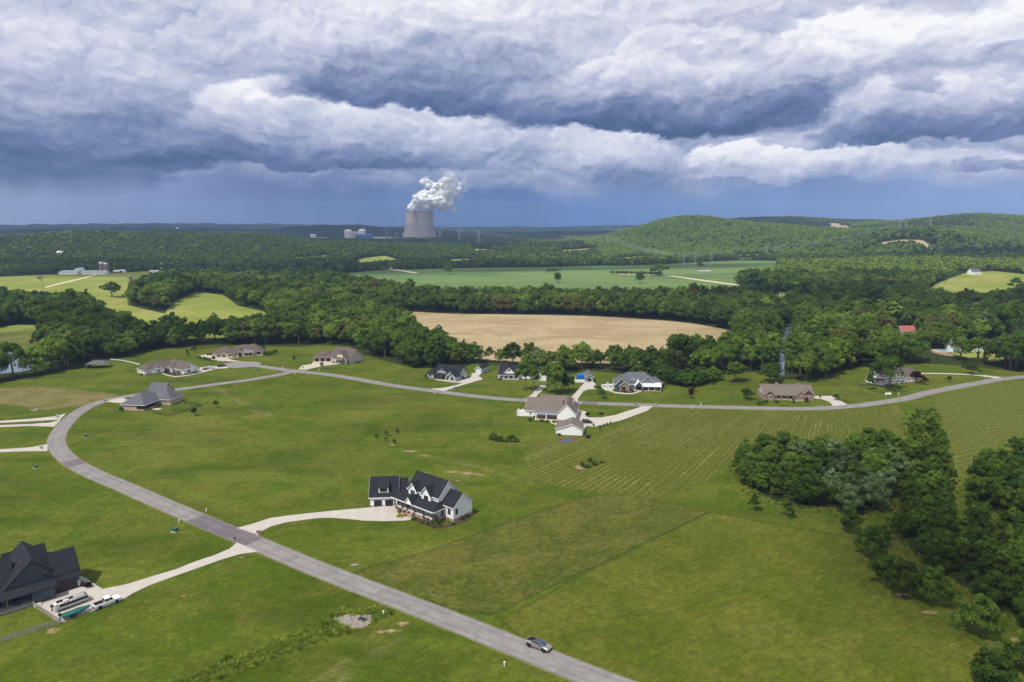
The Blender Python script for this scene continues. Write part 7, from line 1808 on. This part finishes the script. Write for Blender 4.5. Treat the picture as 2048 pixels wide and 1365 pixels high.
STEAMM = mat('steam_white', (.93, .94, .97), 1.0, .02)
def plume():
    x0, y0 = wx(851, 3560), 3560; x1, y1 = wx(832, 3700), 3700; zb = T(x0, y0)
    def P(px, py, D=3600): 
        dx, dy, dz = ray(px, py); t_ = D / dy; return (dx * t_, D, CAMH + dz * t_)
    B = []
    rr = random.Random(4)
    # column: pixels of the photographed plume placed over the towers
    pl = [(822, 416, 8), (832, 412, 9), (843, 410, 10), (853, 414, 8), (862, 412, 9), (836, 400, 10), (848, 398, 11), (860, 400, 11), (870, 404, 9), (880, 412, 8), (888, 418, 6), (884, 402, 10), (874, 392, 10), (886, 388, 10), (880, 378, 10), (890, 372, 10), (896, 384, 9), (900, 396, 8), (902, 408, 6), (852, 388, 8), (841, 391, 8), (892, 362, 8), (898, 355, 7),
          (884, 366, 8), (872, 372, 7), (862, 368, 6), (852, 364, 6), (845, 364, 5), (905, 374, 8), (910, 388, 6), (912, 366, 7), (918, 378, 5), (866, 384, 7), (828, 408, 7), (895, 350, 6), (920, 370, 5), (856, 372, 5)]
    for px, py, rp in pl:
        q = P(px, py, 3590 + rr.uniform(-12, 25)); B.append((q[0], q[1], q[2], rp * 2.45))
        for _ in range(5):
            a = rr.uniform(0, 6.28); e = rr.uniform(-.6, 1); k = rp * 2.45
            B.append((q[0] + math.cos(a) * k * .8, q[1] - abs(math.sin(a)) * k * .7, q[2] + e * k * .6, k * rr.uniform(.28, .48)))
    me = puffs('steam', '', [(b[0] - x0, b[1] - y0, b[2] - zb, b[3]) for b in B], 3)
    o = bpy.data.objects.new('steam_plume', me); COL.objects.link(o); o.location = (x0, y0, zb)
    rm = o.modifiers.new('r', 'REMESH'); rm.mode = 'VOXEL'; rm.voxel_size = 2.2; rm.use_smooth_shade = True
    for k_, (sz, st) in enumerate(((26, 11), (9, 4.5), (4, 2.0))):
        tx = bpy.data.textures.new('steam_lumps%d' % k_, 'CLOUDS'); tx.noise_scale = sz; tx.noise_depth = 2
        dm = o.modifiers.new('d%d' % k_, 'DISPLACE'); dm.texture = tx; dm.texture_coords = 'LOCAL'; dm.strength = st; dm.mid_level = .5
    me.materials.append(STEAM_V)
    B2 = []
    for px, py, rp in pl[4:]:
        for _ in range(2):
            q = P(px + rr.uniform(-6, 12), py + rr.uniform(-7, 5), 3600 + rr.uniform(-20, 30)); B2.append((q[0] - x0, q[1] - y0, q[2] - zb, rp * 2.45 * rr.uniform(.9, 1.5)))
    for px, py, rp in ((925, 372, 8), (932, 380, 7), (918, 394, 8), (928, 362, 7), (940, 370, 6), (908, 420, 6)):
        q = P(px, py, 3610); B2.append((q[0] - x0, q[1] - y0, q[2] - zb, rp * 2.8))
    me2 = puffs('wisps', '', B2, 8); o2 = bpy.data.objects.new('wisps', me2); COL.objects.link(o2); o2.parent = o
    rm2 = o2.modifiers.new('r', 'REMESH'); rm2.mode = 'VOXEL'; rm2.voxel_size = 4.5
    m2 = bpy.data.materials.new('steam_thin'); m2.use_nodes = True; nt2 = m2.node_tree; nt2.nodes.clear(); g2 = G(nt2)
    tc2 = g2.node('ShaderNodeTexCoord'); n2_ = g2.noise(S(g2, tc2.outputs['Object']), .028, 5, .62, .4); v2 = g2.node('ShaderNodeVolumePrincipled')
    g2.put(v2.inputs['Density'], g2.math('MAXIMUM', n2_ - .46, 0.0) * .22); v2.inputs['Color'].default_value = (1, 1, 1, 1)
    ou2 = g2.node('ShaderNodeOutputMaterial'); nt2.links.new(v2.outputs[0], ou2.inputs['Volume']); me2.materials.append(m2)
    tag(o, 'white steam plume billowing up from the cooling towers and drifting right', 'steam', None, 'stuff')
STEAM_V = steam()
plume()
# pylons
LAT = mat('lattice_steel', (.42, .43, .44), .5, .1, metal=.3)
def pylon(px, py, D, h, label, wide=1.0, arms=3, flat=False, zb=None):
    x = wx(px, D) if py is None else None
    if py is not None: p = at(px, py)
    else: p = (x, D, T(x, D))
    t = thing('pylon', label, 'pylon', p, R(12), 'high-voltage pylons')
    mb = MB(); b = h * .11; th = max(.16, .00011 * math.hypot(p[0], p[1])); lv = 7
    for i in range(lv):
        z0, z1 = h * .82 * i / lv, h * .82 * (i + 1) / lv; w0 = b * (1 - .82 * i / lv); w1 = b * (1 - .82 * (i + 1) / lv)
        for sx, sy in ((-1, -1), (1, -1), (1, 1), (-1, 1)):
            mb.tube((sx*w0, sy*w0, z0), (sx*w1, sy*w1, z1), th, n=4)
            tx, ty = (-sy, sx)
            mb.tube((sx*w0, sy*w0, z0), (tx*w1, ty*w1, z1), th * .6, n=4)
    mb.tube((0, 0, h*.8), (0, 0, h), th * 1.4, n=4)
    mb.build('mast', LAT, t)
    aw = h * .24 * wide
    zs = [h * .97, h * .86, h * .75][:arms] if not flat else [h * .95]
    for i, z in enumerate(zs):
        w_ = aw * (1, 1.25, 1.05)[i % 3] * (1.6 if flat else 1)
        m2 = MB()
        for s in (-1, 1):
            m2.tube((0, 0, z + h*.03), (s * w_, 0, z), th * .8, n=4).tube((0, 0, z - h*.02), (s * w_, 0, z), th * .8, n=4).tube((s * w_, 0, z), (s * w_, 0, z - h*.05), th * .7, n=4)
            m2.tube((s*w_*.5, 0, z - h*.01), (s*w_*.5, 0, z + h*.015), th * .6, n=4)
        m2.build('cross_arm', LAT, t)
    return (p, h, R(12), aw)
PY = {}
for k, px, D, h, lab, flat in (('a', 773.5, 3300, 74, 'tall pylon just left of the cooling towers', 0), ('b', 880, 3250, 60, 'pylon just right of the cooling towers', 0), ('c', 918.5, 2900, 62, 'slim pylon second right of the cooling towers', 0), ('d', 957.5, 2750, 66, 'slim pylon third right of the cooling towers', 0),
        ('e', 1215, 2250, 42, 'wide pylon at the left foot of the green hill', 1), ('f', 1369, 1500, 30, 'left pylon of the three behind the crop field', 0), ('g', 1392, 1450, 34, 'middle pylon of the three behind the crop field', 0), ('h', 1424, 1500, 36, 'right pylon of the three behind the crop field', 0),
        ('i', 1535, 1900, 30, 'pylon in the trees between the two green hills', 1), ('j', 1798, 2010, 36, 'left pylon on the bare hilltop scar', 1), ('k', 1810, 2020, 36, 'second pylon on the bare hilltop scar', 1), ('l', 1858, 2060, 36, 'right pylon beside the bare hilltop scar', 1), ('m', 793, 3350, 38, 'short pylon between the tall pylon and the towers', 0), ('n', 806, 3320, 36, 'thin pylon close beside the left cooling tower', 0)):
    PY[k] = pylon(px, None, D, h, lab, 1.0, 3, bool(flat))
WIREM = mat('power_cable', (.50, .52, .54), .5, metal=.2)
def cable(a, b, sag, label):
    (pa, ha, ra, wa), (pb, hb, rb, wb_) = PY[a], PY[b]; mb = MB()
    for z in (.92, .80):
        for s in (-1, 1):
            A = (pa[0] + s*wa, pa[1], pa[2] + ha*z); B = (pb[0] + s*wb_, pb[1], pb[2] + hb*z); last = A; n = 14
            for i in range(1, n + 1):
                t_ = i / n; q = tuple(A[j] + (B[j] - A[j]) * t_ - (sag * 4 * t_ * (1 - t_) if j == 2 else 0) for j in range(3)); mb.tube(last, q, .08, n=3, cap=False); last = q
    tag(mb.build('power_cables', WIREM), label, 'power cables', 'high-voltage cables')
cable('f', 'i', 12, 'cables from the left crop-field pylon to the pylon between the hills'); cable('g', 'j', 16, 'cables from the middle crop-field pylon up to the hilltop scar'); cable('h', 'l', 18, 'cables from the right crop-field pylon to the right hilltop pylon'); cable('e', 'g', 14, 'cables from the pylon at the hill foot to the middle crop-field pylon'); cable('e', 'f', 10, 'cables from the pylon at the hill foot to the left crop-field pylon'); cable('d', 'e', 18, 'cables from the slim pylons to the hill foot'); cable('c', 'd', 8, 'cables between the two slim pylons'); cable('i', 'k', 14, 'cables from between the hills up to the second hilltop pylon')
# water tower and mast on the horizon
x = wx(355, 5200); t = thing('water_tower', 'white water tower far away on the left horizon ridge', 'water tower', (x, 5200, T(x, 5200)))
MB().lathe([(3, 0), (2.6, 34)], 16).build('stem', PEDW, t, smooth=True); MB().lathe([(2.6, 34), (12, 40), (13.5, 46), (10, 52), (.1, 55)], 24).build('tank', PEDW, t, smooth=True)
x = wx(556, 3900); t = thing('radio_mast', 'thin red and white radio mast left of the reactor domes', 'radio mast', (x, 3900, T(x, 3900)))
for i in range(8): MB().tube((0, 0, i * 11.5), (0, 0, (i + 1) * 11.5), 1.0 - i * .08, n=5).build('mast_section', LAMPR if i % 2 else PEDW, t)
# ------------------------------------------------------------------ sky
SUN_EL, SUN_AZ = 58.0, -134.0          # azimuth from the view direction, negative to the left
def px_dir(px, py):
    dx, dy, dz = ray(px, py); az = math.atan2(dx, dy); el = math.atan2(dz, math.hypot(dx, dy)); return az, el
def build_sky():
    w = bpy.data.worlds.new('World'); SC.world = w; w.use_nodes = True
    nt = w.node_tree; nt.nodes.clear(); g = G(nt)
    tc = g.node('ShaderNodeTexCoord'); d = S(g, tc.outputs['Generated']); x, y, z = g.xyz(d)
    az = g.math('ARCTAN2', x, y); el = g.math('ARCSINE', g.math('MINIMUM', g.math('MAXIMUM', z, -1.0), 1.0))
    # cloud banks laid out by compass bearing and height above the horizon, edges torn by noise
    q = 1.0 / 150.0
    U0, V0 = az * F, el * F
    Pn = g.vec(U0 * q, V0 * q * 1.5, 0.0); Pm = g.vec(U0 * q + 31.0, V0 * q * 1.5, 7.0)
    wa = g.noise(Pn, 0.75, 9, 0.62); wb = g.noise(Pm, 0.75, 9, 0.62)
    wc = g.noise(Pn, 3.2, 4, 0.6); wd = g.noise(Pm, 3.2, 4, 0.6)
    U = U0 + (wa - 0.5) * 230.0 + (wc - .5) * 42.0; V = V0 + (wb - 0.5) * 95.0 + (wd - .5) * 26.0
    n1 = g.noise(g.vec(U0 * q, V0 * q * 1.7, 3.0), 1.5, 5, 0.46, 0.15); n1b = g.noise(g.vec(U0 * q - 0.05, V0 * q * 1.7 + 0.12, 3.0), 1.5, 5, 0.46, 0.15)
    nf = g.noise(g.vec(U0 * q, V0 * q * 1.7, 17.0), 7.0, 4, 0.6)
    n3 = g.noise(g.vec(U0 * q * 0.5, V0 * q * 1.2, 11.0), 0.8, 5, 0.55, 0.3)
    def bil(dx, dy, sc, w_): return g.math('ABSOLUTE', g.noise(g.vec(U * q + dx, V * q * 1.6 + dy, w_), sc, 3, 0.5) - 0.5) * 2.0
    relief = (n1 - n1b) * 0.38 + (bil(0, 0, 1.3, 5.0) - bil(-.05, .12, 1.3, 5.0)) * 0.42 + (bil(0, 0, 3.4, 8.0) - bil(-.02, .05, 3.4, 8.0)) * 0.15
    L = g.lin(V0, 0.0, 430.0, 0.36, 0.87) + (n3 - 0.5) * 0.34
    def bank(L, x0, x1, yt, yb, lt, lb, k=1.0, soft=0.30):
        soft = soft * 0.62
        c0 = (x0 + x1) / 2; a, et = px_dir(c0, yt); _, eb = px_dir(c0, yb)
        ty, by = et * F, eb * F; h = ty - by; cy = by + h * 0.38
        hw = abs(px_dir(x1, yt)[0] - px_dir(x0, yt)[0]) * F / 2
        u = (U - a * F) / hw
        up = g.math('MAXIMUM', (V - cy) / (ty - cy), 0.0); dn = g.math('MAXIMUM', (cy - V) / (cy - by), 0.0)
        s = g.math('SQRT', u * u + up * up + dn * dn * dn * dn)
        m = g.step(s, 1.0 + soft * 0.25, 1.0 - soft) * k
        t = g.step(V, by - h * 0.05, ty - h * 0.15)
        sh = t * (lt - lb) + lb
        return L + m * (sh - L)
    banks = [(-150, 420, 40, 190, .86, .62, .8, .6), (250, 760, 40, 120, .80, .62, .7, .7), (700, 1150, -60, 70, .98, .80, .8, .7), (1050, 1800, -40, 80, .84, .66, .8, .6), (-200, 460, 130, 290, .66, .30, .9, .7),
             (1700, 2150, 300, 380, .84, .56, .85, .3), (1050, 1360, 240, 345, .90, .58, .9, .3), (1330, 1830, 256, 362, 1.06, .62, 1.0, .2), (380, 800, 148, 275, 1.04, .62, 1.0, .3), (640, 1130, 205, 335, .88, .50, .95, .3),
             (1480, 1950, 10, 150, 1.08, .70, .95, .3), (1880, 2160, -30, 90, 1.1, .8, .9, .4), (1220, 1500, 45, 130, .96, .74, .8, .4), (540, 1200, 80, 226, .58, .18, 1.0, .5), (960, 1690, 110, 268, .80, .08, 1.0, .4), (1110, 1420, 98, 195, .92, .60, .85, .22),
             (1590, 2200, 130, 292, .88, .20, 1.0, .3), (1780, 1900, 90, 200, .66, .50, .7, .5), (1500, 1760, 240, 290, .55, .34, .6, .6), (-200, 520, 225, 350, .40, .10, 1.0, .5), (150, 1000, 285, 340, .40, .14, .9, .6), (-160, 360, 296, 392, .22, .08, 1.0, .25),
             (520, 640, 352, 376, .44, .36, .8, .4), (720, 800, 345, 388, .52, .36, .9, .4), (1180, 1420, 340, 430, .34, .26, .6, .7), (1850, 2150, 320, 345, .42, .34, .7, .5)]
    for b in banks: L = bank(L, *b)
    amp = g.step(el, math.radians(1.0), math.radians(5.0), 0.25, 1.0)
    L = L + (relief + (n1 - 0.5) * 0.20 + (nf - 0.5) * 0.10 - 0.045) * amp
    # storm band under the cloud base
    base_el = math.radians(3.6)
    edge = (V + (n3 - .5) * 95.0 + (wc - .5) * 30.0) / F
    storm = g.step(edge, base_el + 0.012, base_el - 0.030) * g.lin(az, R(20), R(40), 1.0, 0.8)
    rain = g.noise(g.vec(az * 16.0, el * 2.2, 0.0), 1.0, 4, 0.55)
    azl = g.lin(az, R(-37), R(-5), 0, 1)
    scol = g.ramp(g.lin(az, R(-38), R(38), 0, 1), [(0.0, (.330, .375, .530)), (.14, (.200, .265, .460)), (.30, (.110, .170, .370)), (.46, (.070, .140, .330)), (.58, (.052, .140, .375)), (.72, (.130, .225, .480)), (1.0, (.250, .340, .600))])
    scol = g._scale(scol, g.lin(rain, .3, .7, .90, 1.12) * g.lin(n3, .3, .7, .84, 1.16) * g.lin(el, 0.0, 0.07, 0.92, 1.10))
    cloud = g.ramp(L, [(0.0, (.045, .085, .190)), (.14, (.080, .130, .270)), (.28, (.145, .200, .370)), (.42, (.250, .305, .480)), (.56, (.400, .445, .620)), (.70, (.580, .610, .755)), (.84, (.780, .795, .885)), (1.0, (1.0, 1.0, 1.01))])
    col = g.mix(storm, cloud, scol)
    # above the picture: broken bright overcast over the blue sky model
    sky = g.node('ShaderNodeTexSky', sky_type='NISHITA'); sky.sun_disc = False; sky.sun_elevation = R(SUN_EL); sky.sun_rotation = R(SUN_AZ)
    sk = g._scale(S(g, sky.outputs[0]), 0.10)
    up = g.step(z, 0.34, 0.62)
    cov = g.step(n3 + n1 * 0.25, 0.52, 0.66, 1.0, 0.35)
    over = g.mix(cov, sk, g._scale(cloud, 0.95))
    col = g.mix(up, col, over)
    behind = g.step(y, 0.05, -0.35)
    col = g.mix(behind * 0.85, col, (.66, .69, .78))
    bg = g.node('ShaderNodeBackground'); g.put(bg.inputs['Color'], col); bg.inputs['Strength'].default_value = 1.0
    out = g.node('ShaderNodeOutputWorld'); nt.links.new(bg.outputs[0], out.inputs[0])
    w.cycles.sampling_method = 'MANUAL'; w.cycles.sample_map_resolution = 512
    return w
build_sky()
sd = bpy.data.lights.new('sun', 'SUN'); sd.energy = 4.6; sd.angle = R(2.0); sd.color = (1.0, 0.955, 0.88)
so = bpy.data.objects.new('sun', sd); COL.objects.link(so)
v = Vector((math.sin(R(SUN_AZ)) * math.cos(R(SUN_EL)), math.cos(R(SUN_AZ)) * math.cos(R(SUN_EL)), math.sin(R(SUN_EL))))
so.rotation_euler = (-v).to_track_quat('-Z', 'Y').to_euler(); so.location = v * 500

# ------------------------------------------------------------------ unseen clouds added above the view to cast shade on the valley
def shade_cloud_mat():
    m = bpy.data.materials.new('shade_cloud_vapour'); m.use_nodes = True; nt = m.node_tree; nt.nodes.clear(); g = G(nt)
    d = g.node('ShaderNodeBsdfDiffuse'); d.inputs[0].default_value = (.92, .93, .95, 1); tr = g.node('ShaderNodeBsdfTransparent'); mx = g.node('ShaderNodeMixShader')
    tc = g.node('ShaderNodeTexCoord'); n = g.noise(S(g, tc.outputs['Object']), .0045, 5, .6, .5)
    g.put(mx.inputs[0], g.step(n, .36, .56, .10, .54)); nt.links.new(tr.outputs[0], mx.inputs[1]); nt.links.new(d.outputs[0], mx.inputs[2])
    out = g.node('ShaderNodeOutputMaterial'); nt.links.new(mx.outputs[0], out.inputs[0]); return m
CLM = shade_cloud_mat()
def cloud(gx, gy, rx, ry, alt, label, seed):
    """a flat-based cloud added out of view so that its shade falls round (gx, gy) on the ground"""
    k = alt / math.tan(R(SUN_EL)); x, y = gx + math.sin(R(SUN_AZ)) * k, gy + math.cos(R(SUN_AZ)) * k
    rr = random.Random(seed); bm = bmesh.new(); bmesh.ops.create_icosphere(bm, subdivisions=5, radius=1.0)
    ph = [rr.uniform(0, 6.28) for _ in range(8)]
    for v_ in bm.verts:
        a = math.atan2(v_.co.y, v_.co.x); c = v_.co.copy()
        kk = 1 + .16 * math.sin(3 * a + ph[0]) + .10 * math.sin(7 * a + ph[1]) + .06 * math.sin(13 * a + ph[2])
        hz_ = .16 if c.z > 0 else .03
        b_ = 1 + .25 * math.sin(c.x * 9 + ph[3]) * math.sin(c.y * 9 + ph[4])
        v_.co = Vector((c.x * rx * kk, c.y * ry * kk, c.z * hz_ * min(rx, ry) * b_))
    me = bpy.data.meshes.new('cloud'); bm.to_mesh(me); bm.free(); me.materials.append(CLM)
    for p_ in me.polygons: p_.use_smooth = True
    o = bpy.data.objects.new('cloud', me); COL.objects.link(o); o.location = (x, y, alt); o['kind'] = 'structure'; o['label'] = label
cloud(185, 150, 100, 75, 900, 'unseen cloud added to shade the wood at the lower right', 1)
cloud(-2200, 3900, 2300, 1000, 2300, 'large unseen cloud added to shade the far left plain', 2); cloud(-100, 4700, 1500, 900, 2400, 'unseen cloud added to shade the plain beyond the cooling towers', 3)
cloud(-700, 1420, 620, 150, 1300, 'long unseen cloud added to shade the woods behind the left meadow', 4); cloud(480, 800, 260, 130, 1100, 'unseen cloud added to shade the woods right of the tan field', 5)
cloud(1350, 3900, 420, 420, 2300, 'unseen cloud added to shade the dark hill on the right', 6); cloud(-3300, 6000, 1500, 800, 2700, 'unseen cloud added to shade the left horizon ridges', 7); cloud(80, 1560, 700, 110, 1500, 'long unseen cloud added to shade the woods behind the crop field', 8)
cloud(-330, 560, 150, 60, 1000, 'small unseen cloud added to shade the trees left of the tan field', 9)

# ------------------------------------------------------------------ air
m = bpy.data.materials.new('haze'); m.use_nodes = True; nt = m.node_tree; nt.nodes.clear(); g = G(nt)
vp = g.node('ShaderNodeVolumePrincipled'); vp.inputs['Color'].default_value = (.42, .60, 1.0, 1); vp.inputs['Density'].default_value = 7.0e-5; vp.inputs['Anisotropy'].default_value = 0.0
out = g.node('ShaderNodeOutputMaterial'); nt.links.new(vp.outputs[0], out.inputs['Volume'])
hz = MB().box(-9500, 9500, -1500, 9600, -14, 420).build('haze', m); hz['kind'] = 'stuff'; hz['label'] = 'thin bluish air haze over the whole valley'

SC.view_settings.view_transform = 'Standard'; SC.view_settings.look = 'None'; SC.view_settings.exposure = 0.0; SC.view_settings.gamma = 1.0
SC.cycles.max_bounces = 6; SC.cycles.diffuse_bounces = 3; SC.cycles.transparent_max_bounces = 8; SC.cycles.volume_bounces = 1; SC.cycles.volume_step_rate = 2.0
SC.cycles.use_denoising = False if False else SC.cycles.use_denoising
